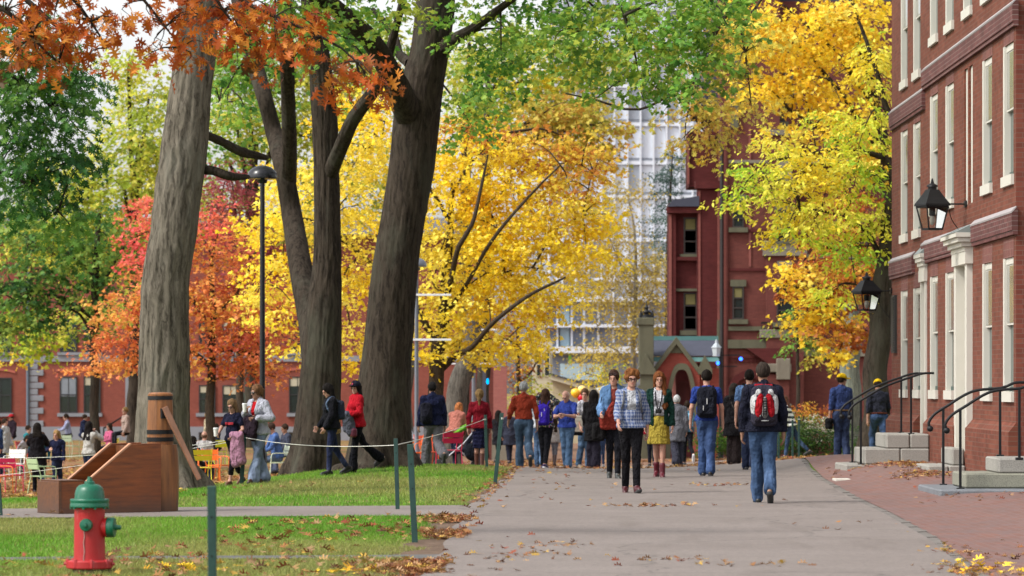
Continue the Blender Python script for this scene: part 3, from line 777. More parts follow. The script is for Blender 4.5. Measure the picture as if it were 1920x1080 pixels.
for a in range(8):
    an = a*math.pi/4+.3; cx, cy = math.cos(an)*r(400), math.sin(an)*r(400)
    b.lathe([(0, hz_(1000)), (.014, hz_(1000)), (.016, hz_(930)), (.012, hz_(922)), (0, hz_(922))], (cx, cy, 0), 6)
b.lathe([(0, -.024), (.014, -.022), (.014, .0), (0, .002)], (-r(430), 0, hz_(968)), 6, 'x').lathe([(0, .0), (.014, .0), (.014, .02), (0, .022)], (r(425), 0, hz_(968)), 6, 'x')
bo = b.build('barrel', M_red, hyd, auto=R(35))
bn = MB().lathe([(0, hz_(449)), (r(345), hz_(449)), (r(358), hz_(440)), (r(358), hz_(418)), (r(350), hz_(410)), (r(350), hz_(400)), (r(358), hz_(392)), (r(358), hz_(376)), (r(350), hz_(370)), (r(278), hz_(366)), (r(274), hz_(345)), (r(262), hz_(300)), (r(238), hz_(268)), (r(196), hz_(246)), (r(140), hz_(236)), (r(96), hz_(233)), (r(92), hz_(212)), (r(70), hz_(206)), (0, hz_(206))], (0, 0, 0), 48)
for a in range(10):
    an = a*math.pi/5+.2; bn.lathe([(0, hz_(462)), (.012, hz_(462)), (.012, hz_(448)), (0, hz_(446))], (math.cos(an)*r(335), math.sin(an)*r(335), 0), 6)
bn.lathe([(0, hz_(207)), (r(62), hz_(207)), (r(58), hz_(190)), (r(44), hz_(185)), (r(38), hz_(166)), (0, hz_(164))], (0, 0, 0), 5)
bn.build('bonnet', M_grn, hyd, auto=R(35))
MB().lathe([(0, .150), (r(178), .150), (r(184), .158), (r(184), .200), (r(176), .210), (r(60), .213), (r(54), .216), (r(46), .235), (r(40), .262), (0, .263)], (0, 0, zo), 32, 'x').build('hose_cap', M_grn, hyd, auto=R(30))
MB().lathe([(0, -.105), (r(114), -.105), (r(118), -.112), (r(116), -.150), (r(104), -.162), (r(40), -.166), (r(36), -.198), (0, -.20)], (0, 0, zf), 28, 'y').build('hose_cap', M_grn, hyd, auto=R(30))
MB().lathe([(0, -.12), (r(318), -.12), (r(312), hz_(1009)), (0, hz_(1009))], (0, 0, 0), 32).build('foot_pipe', m_plain('rusty_iron', (.13, .10, .085), .9, .5, 8, bump=.5), hyd, smooth=False)
# chain of the front cap
ch = MB()
for i in range(22):
    z = zf-.05-i*.0125; ch.lathe([(0, -.004), (.0045, -.004), (.0045, .004), (0, .004)], (-r(40)+.003*math.sin(i*.6), -r(288)-.002, z), 6)
ch.build('chain', m_plain('chain_steel', (.42, .36, .33), .5, .3, 20, metal=.6), hyd)
hyd.location = (hx, hy, ZB); hyd.rotation_euler = (0, 0, R(-6))

# ------------------------------------------------------------------ wooden pump with its trough
def m_wood(name, c, dark, sc=(1.6, 14, 14)):
    a = N(name); o = a.obj()
    g = a.noise(a.map(o, sc), 1.6, 6, .65); f = a.noise(o, 1.3, 4)
    cc = a.ramp(g, [(.3, dark), (.5, c), (.7, tuple(min(1, x*1.45) for x in c))])
    cc = a.mix(a.math('MULTIPLY', f, .6), cc, tuple(x*.55 for x in c))
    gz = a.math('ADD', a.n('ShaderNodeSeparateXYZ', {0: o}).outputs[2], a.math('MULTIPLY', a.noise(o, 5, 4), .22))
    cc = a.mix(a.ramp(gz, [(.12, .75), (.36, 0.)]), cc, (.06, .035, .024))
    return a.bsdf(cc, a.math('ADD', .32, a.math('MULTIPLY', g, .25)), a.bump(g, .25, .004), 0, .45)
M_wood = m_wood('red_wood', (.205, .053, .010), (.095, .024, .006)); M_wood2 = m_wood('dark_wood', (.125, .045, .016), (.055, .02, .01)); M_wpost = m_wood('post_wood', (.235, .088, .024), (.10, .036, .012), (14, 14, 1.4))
M_edge = m_plain('wood_edge', (.42, .21, .12), .6, .25, 6)
s = 158.2; x0, y0 = PX(115, s), F/s
pump = empty('wooden_pump', (x0, y0, g1(x0, y0)), 'old fashioned wooden water pump with a sloping trough on the footpath', 'water pump', rz=R(33))
L, W, t_ = 1.33, .56, .045
H0, H1 = .40, .835
xa, xb = .265, .925          # where the side panel starts rising / reaches the top
for (y1, nm) in ((0, 'side_panel'), (W-t_, 'side_panel')):
    m = MB().prism([(0, .015), (L, .015), (L, H1+.01), (xb, H1), (.34, H0), (0, H0)], y1, y1+t_)
    o = m.build(nm, M_wood, pump, bevel=.006)
    e = MB().prism([(.335, H0+.002), (.36, H0+.002), (xb+.012, H1+.002), (xb-.01, H1+.012)], y1-.003, y1+t_+.003); e2 = e.build('edge_trim', M_edge, o)
MB().box(-.04, -.001, -.01, W+.01, .015, H0-.003).build('end_panel', M_wood2, pump, bevel=.006)
MB().box(0, L, t_+.001, W-t_-.001, .02, .07).build('trough_floor', M_wood2, pump)
MB().box(-.03, .30, -.006, W+.006, H0+.001, H0+.014).box(.29, .31, -.008, .0, .02, H0).build('rim', M_wood2, pump)
MB().box(xb+.05, xb+.09, t_, W-t_, .06, H1-.02).build('back_board', M_wood2, pump)
pc = (1.47, .29)
nst = 14
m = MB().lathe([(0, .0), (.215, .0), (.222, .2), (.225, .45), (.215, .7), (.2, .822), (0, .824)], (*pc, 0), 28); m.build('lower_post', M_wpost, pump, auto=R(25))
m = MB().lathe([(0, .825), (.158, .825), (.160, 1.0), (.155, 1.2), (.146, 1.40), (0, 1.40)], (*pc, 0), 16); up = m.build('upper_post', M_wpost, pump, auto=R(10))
for pf in ([(.150, .86), (.166, .86), (.167, .91), (.15, .91)], [(.15, .95), (.166, .95), (.167, 1.0), (.15, 1.0)], [(.14, 1.365), (.154, 1.365), (.152, 1.41), (.14, 1.41)]):
    MB().lathe(pf, (*pc, 0), 28).build('iron_band', M_iron, up, auto=R(30))
MB().lathe([(0, 1.40), (.15, 1.402), (.152, 1.43), (.13, 1.452), (0, 1.458)], (*pc, 0), 28).build('post_cap', M_wpost, up, auto=R(30))
q = MB().box(pc[0]-.07, pc[0]-.01, pc[1]-.175, pc[1]-.13, 1.14, 1.26); q.build('slot', M_iron, up)
hd = MB()
p0 = np.array([pc[0]-.02, pc[1]-.18, 1.24]); p1 = np.array([pc[0]+.31, pc[1]-.42, .40])
dv = (p1-p0)/np.linalg.norm(p1-p0); sd = np.cross(dv, (0, 1, 0)); sd /= np.linalg.norm(sd); fr = np.cross(sd, dv)
V = []
for (p, w_) in ((p0-dv*.04, .038), (p1, .027)):
    for (a, b_) in ((-1, -1), (1, -1), (1, 1), (-1, 1)): V.append(p+sd*w_*a+fr*.022*b_)
hd.add(V, [(0, 3, 2, 1), (4, 5, 6, 7), (0, 1, 5, 4), (1, 2, 6, 5), (2, 3, 7, 6), (3, 0, 4, 7)])
hd.build('pump_handle', m_wood('handle_wood', (.27, .13, .075), (.14, .06, .03), (3, 3, 1)), pump, bevel=.008)

# ------------------------------------------------------------------ green rope posts and ropes
M_post = m_plain('post_green', (.016, .050, .042), .6, .4, 9, bump=.25, bscale=40)
M_rope = m_plain('rope', (.50, .49, .44), .8, .2, 20)
RP = {}
def rope_post(px_t, py_t, px_b, s, h, label, w=.052):
    x, y = PX(px_b, s), F/s; z = g1(x, y)
    xt = x+(px_t-px_b)/s; zt = z+h
    t = empty('rope_post', (x, y, z), label, 'post', 'green rope posts on the lawn')
    m = MB(); a = w/2
    V = [(x-a, y-a, z-.1), (x+a, y-a, z-.1), (x+a, y+a, z-.1), (x-a, y+a, z-.1), (xt-a, y-a, zt), (xt+a, y-a, zt), (xt+a, y+a, zt), (xt-a, y+a, zt)]
    m.add(V, [(0, 3, 2, 1), (4, 5, 6, 7), (0, 1, 5, 4), (1, 2, 6, 5), (2, 3, 7, 6), (3, 0, 4, 7)])
    reparent(m.build('shaft', M_post, bevel=.004), t)
    f = MB()
    for u in (.80, .55): f.lathe([(0, -.002), (.007, -.002), (.007, .001), (0, .001)], (x+(xt-x)*u, y-a-.0005, z+h*u), 8, 'y')
    reparent(f.build('rope_hole', M_iron), t)
    if s < 150: c = MB().tube([(xt, y, zt-.1), (xt+.001, y, zt-.07)], .034, 10); reparent(c.build('rope_tie', M_rope), t)
    RP[label] = (xt, y, zt-.08)
    return (xt, y, zt-.08)
pA = rope_post(397, 910, 399, 309, .945, 'thick green post cut by the bottom edge to the right of the hydrant')
pB = rope_post(769, 833, 779, 191.8, .965, 'green post in the near grass by the path, the nearer of the crossed pair', .058)
pC = rope_post(742, 823, 746, 153, .88, 'green post standing by the footpath just behind the near pair post', .05)
pD = rope_post(941, 775, 927, 122, 1.10, 'green post leaning right at the edge of the path', .06)
pE = rope_post(910, 780, 913, 98, 1.02, 'upright green post in front of the woman with the blonde ponytail', .058)
pF = rope_post(459, 822, 452, 106, .92, 'green post in front of the woman in pale flared jeans', .07)
pG = rope_post(-3, 905, 2, 160, .40+.0, 'green post stub cut by the left edge', .05)
def rope(a, b, sag, label, r=.0055):
    a, b = np.array(a), np.array(b); t = np.linspace(0, 1, 40)[:, None]
    p = a+(b-a)*t; p[:, 2] -= sag*4*(t*(1-t))[:, 0]
    tag(MB().tube(p, r, 6).build('rope', M_rope, smooth=True), label, 'rope', 'ropes between the green posts')
rope(pF, pC, .07, 'pale rope strung across the two women by the forked tree')
rope(pC, pE, .03, 'pale rope rising to the post by the blonde ponytail woman')
rope(pF, P(-60, 858, 100), .12, 'upper pale rope running left behind the wooden pump')
rope((pF[0], pF[1], pF[2]-.03), P(-60, 898, 101), .05, 'lower pale rope running left behind the wooden pump')

# ------------------------------------------------------------------ folding chairs
def chair(px, s, rz, c, label, dz=0., name='garden_chair'):
    x, y, z = G(px, s, dz)
    t = empty(name, (x, y, z), label, 'chair', 'coloured metal garden chairs', R(rz))
    M = m_plain('chair_%02x%02x%02x' % tuple(int(v*255) for v in c), c, .45, .12, 9)
    w, d, hs = .21, .2, .44
    se = MB()
    for i in range(5): se.box(-w, w, -d+i*.083, -d+i*.083+.07, hs, hs+.014)
    se.box(-w-.012, -w+.012, -d, d, hs-.02, hs-.001).box(w-.012, w+.012, -d, d, hs-.02, hs-.001); se.build('seat', M, t)
    ba = MB()
    for i in range(2):
        z0 = .60+i*.125
        V = [(-w, .225+i*.03, z0), (w, .225+i*.03, z0), (w, .25+i*.03, z0+.11), (-w, .25+i*.03, z0+.11)]
        V += [(a, b_+.014, c_) for (a, b_, c_) in V]
        ba.add(V, [(0, 1, 2, 3), (7, 6, 5, 4), (0, 4, 5, 1), (1, 5, 6, 2), (2, 6, 7, 3), (3, 7, 4, 0)])
    ba.build('backrest', M, t)
    for sx in (-1, 1):
        MB().tube([(sx*(w+.014), -.2, hs), (sx*(w+.016), -.235, .0)], .011, 8).build('leg', M, t)
        MB().tube([(sx*(w+.014), .27, 0), (sx*(w+.014), .17, hs), (sx*(w+.014), .215, .57), (sx*(w+.014), .30, .86)], .011, 8).build('leg', M, t)
    MB().tube(smooth_path([(-w-.03, -.2, hs, .01), (-w-.04, -.19, .62, .01), (-w-.04, -.1, .665, .01), (-w-.015, .235, .66, .01)], .04)[:, :3], .011, 8).build('armrest', M, t)
    MB().tube(smooth_path([(w+.03, -.2, hs, .01), (w+.04, -.19, .62, .01), (w+.04, -.1, .665, .01), (w+.015, .235, .66, .01)], .04)[:, :3], .011, 8).build('armrest', M, t)
    return t
CO, CY, CG, CM = (.75, .14, .012), (.72, .60, .03), (.36, .48, .27), (.55, .02, .08)
chair(80, 84, 128, CG, 'pale green chair in front of the blond child')
chair(-2, 84, 60, CO, 'orange chair cut by the left edge')
chair(27, 68, -10, (.72, .72, .70), 'white chair with a yellow slatted side near the left edge', name='garden_chair')
chair(392, 84, 10, CO, 'orange chair facing away beside the huge grey trunk')
chair(374, 86, 195, CY, 'yellow chair partly behind the huge grey trunk')
chair(407, 74, 60, CO, 'orange chair behind the girl in the navy top')
chair(518, 78, -70, (.60, .68, .50), 'pale chair under the seated man in blue')
chair(782, 80, -60, CO, 'orange chair beside the big leaning trunk')
chair(757, 76, 30, (.42, .62, .52), 'mint chair under the woman sitting behind the leaning trunk')
chair(842, 86, 200, CM, 'magenta chair beside the stroller')
chair(800, 78, 20, (.60, .08, .03), 'red orange chair behind the man in grey trousers')
chair(133, 50, 150, (.33, .40, .28), 'grey green chair under the man in a lavender shirt')
chair(410, 56, 200, (.60, .62, .02), 'yellow chair under the dark seated figure near the far wall')

# ------------------------------------------------------------------ lamp posts with domes and banner arms
M_lampg = m_plain('grey_metal', (.16, .17, .20), .4, .15, 5, metal=.3); M_lampb = m_plain('black_lamp', (.010, .010, .013), .25, .2, 6)
M_wbar = m_plain('white_bar', (.70, .71, .73), .5, .05)
def lamp_post(px, s, ytop, dome_px, label, mat, r=.055, bars=()):
    x, y, z = G(px, s); zt = PZ(ytop, s)
    t = empty('lamp_post', (x, y, z), label, 'lamp post', 'dome topped lamp posts')
    rd = dome_px/2/s; hd_ = rd*.88
    m = MB().lathe([(0, z-.1), (r*1.7, z-.1), (r*1.7, z+.5), (r*1.1, z+.6), (r, z+1), (r*.85, zt-hd_+.02), (0, zt-hd_+.02)], (x, y, 0), 16); reparent(m.build('pole', mat, auto=R(40)), t)
    a = np.linspace(0, 1, 9)*math.pi/2
    prof = [(rd*.93, zt-hd_-.0), (rd, zt-hd_-.005), (rd*1.02, zt-hd_+.03)]+[(rd*math.cos(q), zt-hd_+.035+(hd_-.035)*math.sin(q)) for q in a[1:]]
    reparent(MB().lathe(prof, (x, y, 0), 32).build('dome', mat, auto=R(60)), t)
    reparent(MB().lathe([(0, zt-hd_-.09), (r*1.6, zt-hd_-.09), (r*1.9, zt-hd_-.02), (0, zt-hd_-.02)], (x, y, 0), 16).build('lamp_holder', mat), t)
    for (p0, p1, py) in bars:
        zb = PZ(py, s); reparent(MB().box(PX(p0, s), PX(p1, s), y-r-.03, y-r, zb-.025, zb+.025, .004).build('banner_arm', M_wbar), t)
    return t
lamp_post(492, 95, 310, 57, 'tall black lamp post with a dark dome in front of the forked tree', M_lampb, .055)
lamp_post(781, 80, 483, 38, 'grey lamp post with white banner arms beside the leaning trunk', M_lampg, .05, [(776, 846, 553), (770, 846, 637)])
lamp_post(888, 58, 568, 26, 'farther grey lamp post with white banner arms above the ponytail woman', M_lampg, .065, [(880, 932, 618), (826, 930, 682)])
x, y, z = G(826, 58); t = empty('sign_post', (x, y, z), 'thin grey post carrying the end of a white bar left of the farther lamp', 'post')
reparent(MB().box(x-.035, x+.035, y-.035, y+.035, z-.1, PZ(685, 58)).build('shaft', M_lampg), t)
reparent(MB().box(x-.06, x+.06, y-.06, y+.06, z-.1, z+.08).build('foot_plate', M_lampg), t)
def m_emit(name, c, st):
    a = N(name); e = a.n('ShaderNodeEmission', {'Color': c, 'Strength': st}); a.t.links.new(e.outputs[0], a.out.inputs[0]); return a.m
M_blue = m_emit('blue_light', (.02, .12, 1.), 3.5); M_cyan = m_emit('cyan_light', (.0, .35, .9), 1.2)
x, y, z = G(908, 56); t = empty('call_post', (x, y, z), 'dark post with a small lit blue lamp by the red wall end', 'post')
reparent(MB().box(x-.06, x+.06, y-.06, y+.06, z, PZ(680, 56)).build('shaft', m_plain('call_post', (.06, .06, .08), .5)), t)
reparent(MB().box(x+.06, x+.10, y-.015, y+.015, PZ(722, 56), PZ(718, 56)).build('arm', M_lampg), t)
reparent(MB().lathe([(0, PZ(721, 56)), (.045, PZ(719, 56)), (.05, PZ(715, 56)), (.03, PZ(710, 56)), (0, PZ(709, 56))], (x+.11, y, 0), 12).build('lamp', M_cyan), t)
# lantern pole with blue lamps in front of the red hall
s = 50; x, y, z = G(1351, s); t = empty('call_post', (x, y, z), 'dark pole with a lantern and two lit blue lamps before the red hall', 'post')
reparent(MB().lathe([(0, z), (.12, z), (.1, z+.5), (.06, z+.7), (.055, PZ(648, s)), (0, PZ(648, s))], (x, y, 0), 12).build('shaft', M_iron), t)
reparent(MB().box(x+.05, PX(1388, s), y-.02, y+.02, PZ(667, s), PZ(665, s)).box(x+.05, PX(1382, s), y-.02, y+.02, PZ(688, s), PZ(686, s)).box(x-.1, x, y-.02, y+.02, PZ(672, s), PZ(670, s)).build('arm', M_iron), t)
for (lx, ly, rr) in ((1389, 673, .075), (1346, 681, .07)):
    xx, zz = PX(lx, s), PZ(ly, s)
    l = reparent(MB().lathe([(0, zz-.06), (rr*.6, zz-.055), (rr, zz), (rr*.7, zz+.05), (0, zz+.07)], (xx, y-.03, 0), 12).build('lamp', M_blue, smooth=True), t)
xx = PX(1343, s); zz = PZ(668, s)
reparent(MB().lathe([(0, zz), (.13, zz), (.16, zz+.3), (.2, zz+.32), (.05, zz+.5), (.03, zz+.62), (0, zz+.64)], (xx, y-.06, 0), 4).build('lantern', m_plain('lantern_glass_grey', (.42, .47, .5), .2, .2), smooth=False), t)
# ------------------------------------------------------------------ buildings beyond the yard
def bp(m, x0, x1, yt, yb, s, d0, d1, bv=0.):
    Y = F/s; return m.box(PX(x0, s), PX(x1, s), Y+d0, Y+d1, PZ(yb, s), PZ(yt, s), bv)
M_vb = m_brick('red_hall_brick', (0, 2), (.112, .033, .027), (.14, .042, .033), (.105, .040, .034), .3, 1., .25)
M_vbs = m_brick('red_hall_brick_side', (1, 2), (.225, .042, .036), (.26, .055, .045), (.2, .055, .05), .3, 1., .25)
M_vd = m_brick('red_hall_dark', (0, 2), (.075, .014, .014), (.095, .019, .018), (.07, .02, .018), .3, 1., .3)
M_sand = m_granite('mossy_sandstone', (.115, .11, .07)); M_tan = m_granite('tan_sandstone', (.21, .185, .14))
M_vslate = m_plain('blue_slate', (.05, .054, .078), .9, .25, 2.2, bump=.3, bscale=8); M_copper = m_plain('copper_patina', (.07, .17, .16), .6, .25, 2)
M_wf = m_plain('dark_window_frame', (.03, .022, .02), .5, .2)
def window(parent, x0, x1, yt, yb, s, d, rev=.12, frame=M_wf, pane=M_gl, shade=None, nx=1, ny=2, sill=None, lintel=None, ft=.06):
    Y = F/s+d; X0, X1, Z0, Z1 = PX(x0, s), PX(x1, s), PZ(yb, s), PZ(yt, s)
    f = MB(); f.box(X0-ft, X0, Y-.05, Y+.05, Z0-ft, Z1+ft).box(X1, X1+ft, Y-.05, Y+.05, Z0-ft, Z1+ft).box(X0, X1, Y-.05, Y+.05, Z1, Z1+ft).box(X0, X1, Y-.05, Y+.05, Z0-ft, Z0)
    for i in range(1, ny): z = Z0+(Z1-Z0)*i/ny; f.box(X0, X1, Y-.04, Y+.03, z-.03, z+.03)
    for i in range(1, nx): x = X0+(X1-X0)*i/nx; f.box(x-.018, x+.018, Y-.03, Y+.02, Z0, Z1)
    w_ = reparent(f.build('window', frame), parent)
    def sub(nm, m, mt):
        o = m.build(nm, mt, w_); return o
    sub('pane', MB().box(X0, X1, Y+.0, Y+.01, Z0, Z1), pane)
    if shade: sub('blind', MB().box(X0+.02, X1-.02, Y-.012, Y-.004, Z1-(Z1-Z0)*shade[0], Z1-.01), shade[1])
    if sill: sub('sill', MB().box(X0-.22, X1+.22, Y-.16, Y+.02, Z0-ft-.2, Z0-ft-.002), sill)
    if lintel: sub('lintel', MB().box(X0-.15, X1+.15, Y-.08, Y+.02, Z1+ft+.002, Z1+ft+.28), lintel)
    return w_
S = 45.
vic = empty('gothic_hall', (PX(1450, S), F/S, g1(PX(1450, S), F/S)), 'tall dark red brick hall with stone bands and slate roof behind the yellow tree', 'building')
def part(nm, m, mt, p=vic, **k): return reparent(m.build(nm, mt, **k), p)
def chld(nm, m, mt, p, **k):
    o = m.build(nm, mt, p, **k); return o
wl = part('wall', bp(MB(), 1352, 1462, -120, 1000, S, 0, 14), M_vb)
part('wall', bp(MB(), 1462, 1760, 0, 1000, S, .5, 14), M_vb)
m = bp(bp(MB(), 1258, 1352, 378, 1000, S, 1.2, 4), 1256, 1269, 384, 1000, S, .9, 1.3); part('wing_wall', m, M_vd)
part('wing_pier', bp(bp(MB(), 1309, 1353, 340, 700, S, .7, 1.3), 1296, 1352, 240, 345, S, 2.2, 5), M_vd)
m = MB(); Y = F/S
m.prism([(PX(1253, S), PZ(386, S)), (PX(1312, S), PZ(386, S)), (PX(1312, S), PZ(366, S)), (PX(1262, S), PZ(374, S))], Y+.5, Y+4); part('wing_roof', m, M_vslate)
for q_ in ((1252, 1314, 386, 398, S, .6, 1.3), (1305, 1354, 338, 352, S, .5, 1.2)): part('cornice', bp(MB(), *q_), M_vd)
M_vp = m_brick('pale_edge_brick', (0, 2), (.20, .065, .055), (.23, .08, .065), (.18, .07, .06), .25, 1., .2)
for q_ in ((1256, 1261, 400, 640, S, .86, .9), (1311, 1315, 356, 640, S, .66, .7), (1347, 1351, 356, 640, S, .62, .7), (1293, 1297, 240, 340, S, 2.1, 2.2), (1404, 1408, 240, 500, S, -.05, 0)): part('brick_pier', bp(MB(), *q_), M_vp)
part('bay', bp(MB(), 1436, 1506, 476, 1000, S, -.28, .5), M_vb)
part('bay', bp(MB(), 1440, 1500, 250, 440, S, -.2, .5), M_vb)
for q_ in ((1430, 1512, 470, 480, S, -.42, .5), (1352, 1440, 430, 436, S, -.07, .1), (1352, 1440, 352, 358, S, -.07, .1), (1436, 1504, 244, 254, S, -.34, .5), (1352, 1640, 300, 306, S, -.07, .6), (1506, 1760, 476, 484, S, .3, .6)): part('stone_band', bp(MB(), *q_), M_vd if q_[1] == 1440 else M_tan)
for (x0, x1, yt, yb) in ((1456, 1484, 490, 500), (1456, 1484, 300, 340)): part('stone_panel', bp(MB(), x0, x1, yt, yb, S, -.34, -.282), M_tan)
for (x0, x1, yt, yb, d) in [(1350, 1466, 612, 620, -.10), (1350, 1468, 637, 653, -.12), (1345, 1353, 600, 740, -.06), (1268, 1309, 394, 402, 1.0), (1255, 1350, 480, 487, .95), (1255, 1350, 540, 545, 1.0)]:
    part('stone_band', bp(MB(), x0, x1, yt, yb, S, d, d+.35), M_sand if yt > 500 else M_vd)
part('brick_band', bp(MB(), 1352, 1462, 503, 508, S, -.06, .1), M_vd)
part('brick_band', bp(MB(), 1352, 1432, 668, 672, S, -.05, .1), M_vd)
d_ = MB()
for i in range(11): bp(d_, 1360+i*8, 1364+i*8, 674, 679, S, -.05, .1)
part('dentil_row', d_, M_vd)
part('downpipe', MB().tube([(PX(1352.5, S), Y-.12, -2.2), (PX(1352.5, S), Y-.12, PZ(270, S))], .07, 8), m_plain('downpipe', (.025, .02, .02), .5))
part('corner_shaft', MB().tube([(PX(1360, S), Y-.02, -2.2), (PX(1360, S), Y-.02, PZ(240, S))], .14, 12), M_vb)
part('roof', MB().prism([(PX(1318, S), PZ(190, S)), (PX(1395, S), PZ(190, S)), (PX(1392, S), PZ(-160, S)), (PX(1372, S), PZ(-160, S))], Y+2.5, Y+12), M_vslate)
part('roof', MB().prism([(PX(1440, S), PZ(0, S)), (PX(1790, S), PZ(0, S)), (PX(1760, S), PZ(-260, S)), (PX(1470, S), PZ(-260, S))], Y+1, Y+14), M_vslate)
dm = part('dormer', bp(MB(), 1381, 1400, 62, 200, S, 1.5, 6), M_tan)
chld('dormer_roof', MB().prism([(PX(1376, S), PZ(62, S)), (PX(1404, S), PZ(62, S)), (PX(1390, S), PZ(38, S))], Y+1.2, Y+6), M_vslate, dm)
part('stone_quoin', bp(bp(MB(), 1376, 1392, 60, 210, S, -.1, .4), 1370, 1384, 120, 240, S, -.15, .3), M_sand)
for (x0, x1, yt, yb, d, sh) in [(1287, 1307, 408, 472, 1.2, .35), (1287, 1307, 550, 616, 1.2, .3), (1458, 1484, 398, 446, -.24, None), (1458, 1484, 544, 602, -.32, None), (1376, 1392, 380, 424, -.03, .4), (1376, 1392, 540, 596, -.03, .35), (1478, 1488, 150, 168, .5, None), (1455, 1470, 205, 224, .5, .9), (1540, 1565, 424, 470, .5, None), (1540, 1565, 556, 600, .5, None), (1600, 1625, 424, 470, .5, None)]:
    window(vic, x0, x1, yt, yb, S, d, shade=(sh, m_plain('yellow_blind', (.16, .14, .05), .8)) if sh else None, ny=3, nx=1, sill=M_sand, lintel=M_vd if d > 1 else M_sand)
for (x0, x1, yt, yb) in [(1428, 1492, 452, 470), (1424, 1500, 618, 634)]:
    b_ = part('balcony', bp(bp(MB(), x0, x1, yt, yb, S, -.35, .6), x0+6, x1-6, yb, yb+14, S, -.1, .6), M_tan, bevel=.03)
    r_ = MB(); bp(r_, x0+2, x1, yt-14, yt-11, S, -.3, -.25)
    for i in range(12): bp(r_, x0+3+i*5, x0+4+i*5, yt-12, yt, S, -.3, -.26)
    chld('balcony_rail', r_, M_iron, b_)
part('stone_band', bp(MB(), 1437, 1462, 500, 516, S, -.05, .3), M_tan)
# ground-floor arch, pilaster and the low block to the right
ar = MB(); ao, ai = [], []
for i in range(13):
    q = math.pi*i/12; ao.append((PX(1405-52*math.cos(q), S), PZ(775-82*math.sin(q), S))); ai.append((PX(1405-40*math.cos(q), S), PZ(775-68*math.sin(q), S)))
for i in range(12): ar.prism([ao[i], ao[i+1], ai[i+1], ai[i]], Y-.15, Y+.1)
part('arch', ar, M_vd)
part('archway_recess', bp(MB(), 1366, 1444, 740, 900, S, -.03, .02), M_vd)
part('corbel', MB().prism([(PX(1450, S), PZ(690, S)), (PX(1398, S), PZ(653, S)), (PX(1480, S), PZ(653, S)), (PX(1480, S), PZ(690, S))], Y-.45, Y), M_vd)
pi_ = part('pilaster', bp(MB(), 1432, 1478, 702, 1000, S, -.5, .3), M_vb)
chld('capital', bp(bp(MB(), 1454, 1480, 672, 712, S, -.62, .3), 1428, 1482, 682, 698, S, -.6, .3), M_tan, pi_, bevel=.03)
chld('pedestal', bp(MB(), 1450, 1482, 757, 766, S, -.62, .3), M_tan, pi_)
part('stone_band', bp(MB(), 1478, 1640, 655, 668, S, .3, .7), M_tan)
# ---- porch
S2 = 47.; YP = F/S2
por = empty('porch', (PX(1270, S2), YP, g1(PX(1270, S2), YP)), 'small gabled entrance porch with a pointed stone arch and slate roof', 'porch')
def pp(nm, m, mt, **k): return part(nm, m, mt, por, **k)
zb = -3.
X = lambda p: PX(p, S2); Z = lambda p: PZ(p, S2)
# gable wall with a pointed arch cut: built as two side strips and the arch spandrels
def arch_pts(cx, hw, spring, apex, n=10):
    """pointed arch from left spring over the apex to right spring"""
    pts = []
    H = (spring-apex)
    for i in range(n+1):
        t = i/n; pts.append((cx-hw*(1-t)**.62*1.0, spring-H*math.sin(t*math.pi/2)**.9))
    return pts+[(2*cx-x, y) for x, y in pts[-2::-1]]
ap = arch_pts(1278, 21, 755, 693); apo = arch_pts(1278, 30, 757, 681)
gl_ = [(1226, 692), (1268, 640), (1312, 692)]
m = MB()
m.box(X(1222), X(1257), YP, YP+.4, zb, Z(755)).box(X(1299), X(1312), YP, YP+.4, zb, Z(755)).box(X(1312), X(1352), YP+.2, YP+.6, zb, Z(690))
top = [np.interp(p[0], [1222, 1268, 1314], [694, 640, 694]) for p in ap]
for i in range(len(ap)-1):
    (xa_, ya_), (xb_, yb_) = ap[i], ap[i+1]
    m.prism([(X(xa_), Z(ya_)), (X(xb_), Z(yb_)), (X(xb_), Z(top[i+1])), (X(xa_), Z(top[i]))], YP, YP+.4)
m.prism([(X(1222), Z(755)), (X(1257), Z(755)), (X(1257), Z(top[0])), (X(1222), Z(694))], YP, YP+.4).prism([(X(1299), Z(755)), (X(1312), Z(755)), (X(1312), Z(692)), (X(1299), Z(top[-1]))], YP, YP+.4)
pp('gable_wall', m, m_brick('porch_brick', (0, 2), (.23, .045, .032), (.26, .058, .04), (.2, .07, .06), .3, 1., .2))
m = MB()
for i in range(len(ap)-1): m.prism([(X(ap[i][0]), Z(ap[i][1])), (X(ap[i+1][0]), Z(ap[i+1][1])), (X(apo[i+1][0]), Z(apo[i+1][1])), (X(apo[i][0]), Z(apo[i][1]))], YP-.12, YP-.003)
m.box(X(1248), X(1257), YP-.12, YP-.003, zb, Z(757)).box(X(1299), X(1308), YP-.12, YP-.003, Z(790), Z(757))
pp('arch_trim', m, M_sand)
m = MB(); m.prism([(X(1222), Z(694)), (X(1268), Z(632)), (X(1268), Z(645)), (X(1227), Z(700))], YP-.2, YP+.5).prism([(X(1268), Z(632)), (X(1314), Z(694)), (X(1309), Z(700)), (X(1268), Z(645))], YP-.2, YP+.5)
m.prism([(X(1256), Z(662)), (X(1268), Z(645)), (X(1280), Z(662))], YP-.06, YP-.003)
pp('gable_coping', m, M_sand)
pp('small_gable', MB().prism([(X(1309), Z(692)), (X(1321), Z(666)), (X(1335), Z(692)), (X(1335), Z(702)), (X(1309), Z(702))], YP-.25, YP+.5), M_sand)
pp('roof', MB().prism([(YP+.1, Z(667)), (YP+2.2, Z(634)), (YP+4, Z(634)), (YP+4, Z(667))], X(1226), X(1352), 'x'), M_vslate)
pp('ridge', MB().box(X(1226), X(1352), YP+2.0, YP+2.5, Z(637), Z(629)), M_copper)
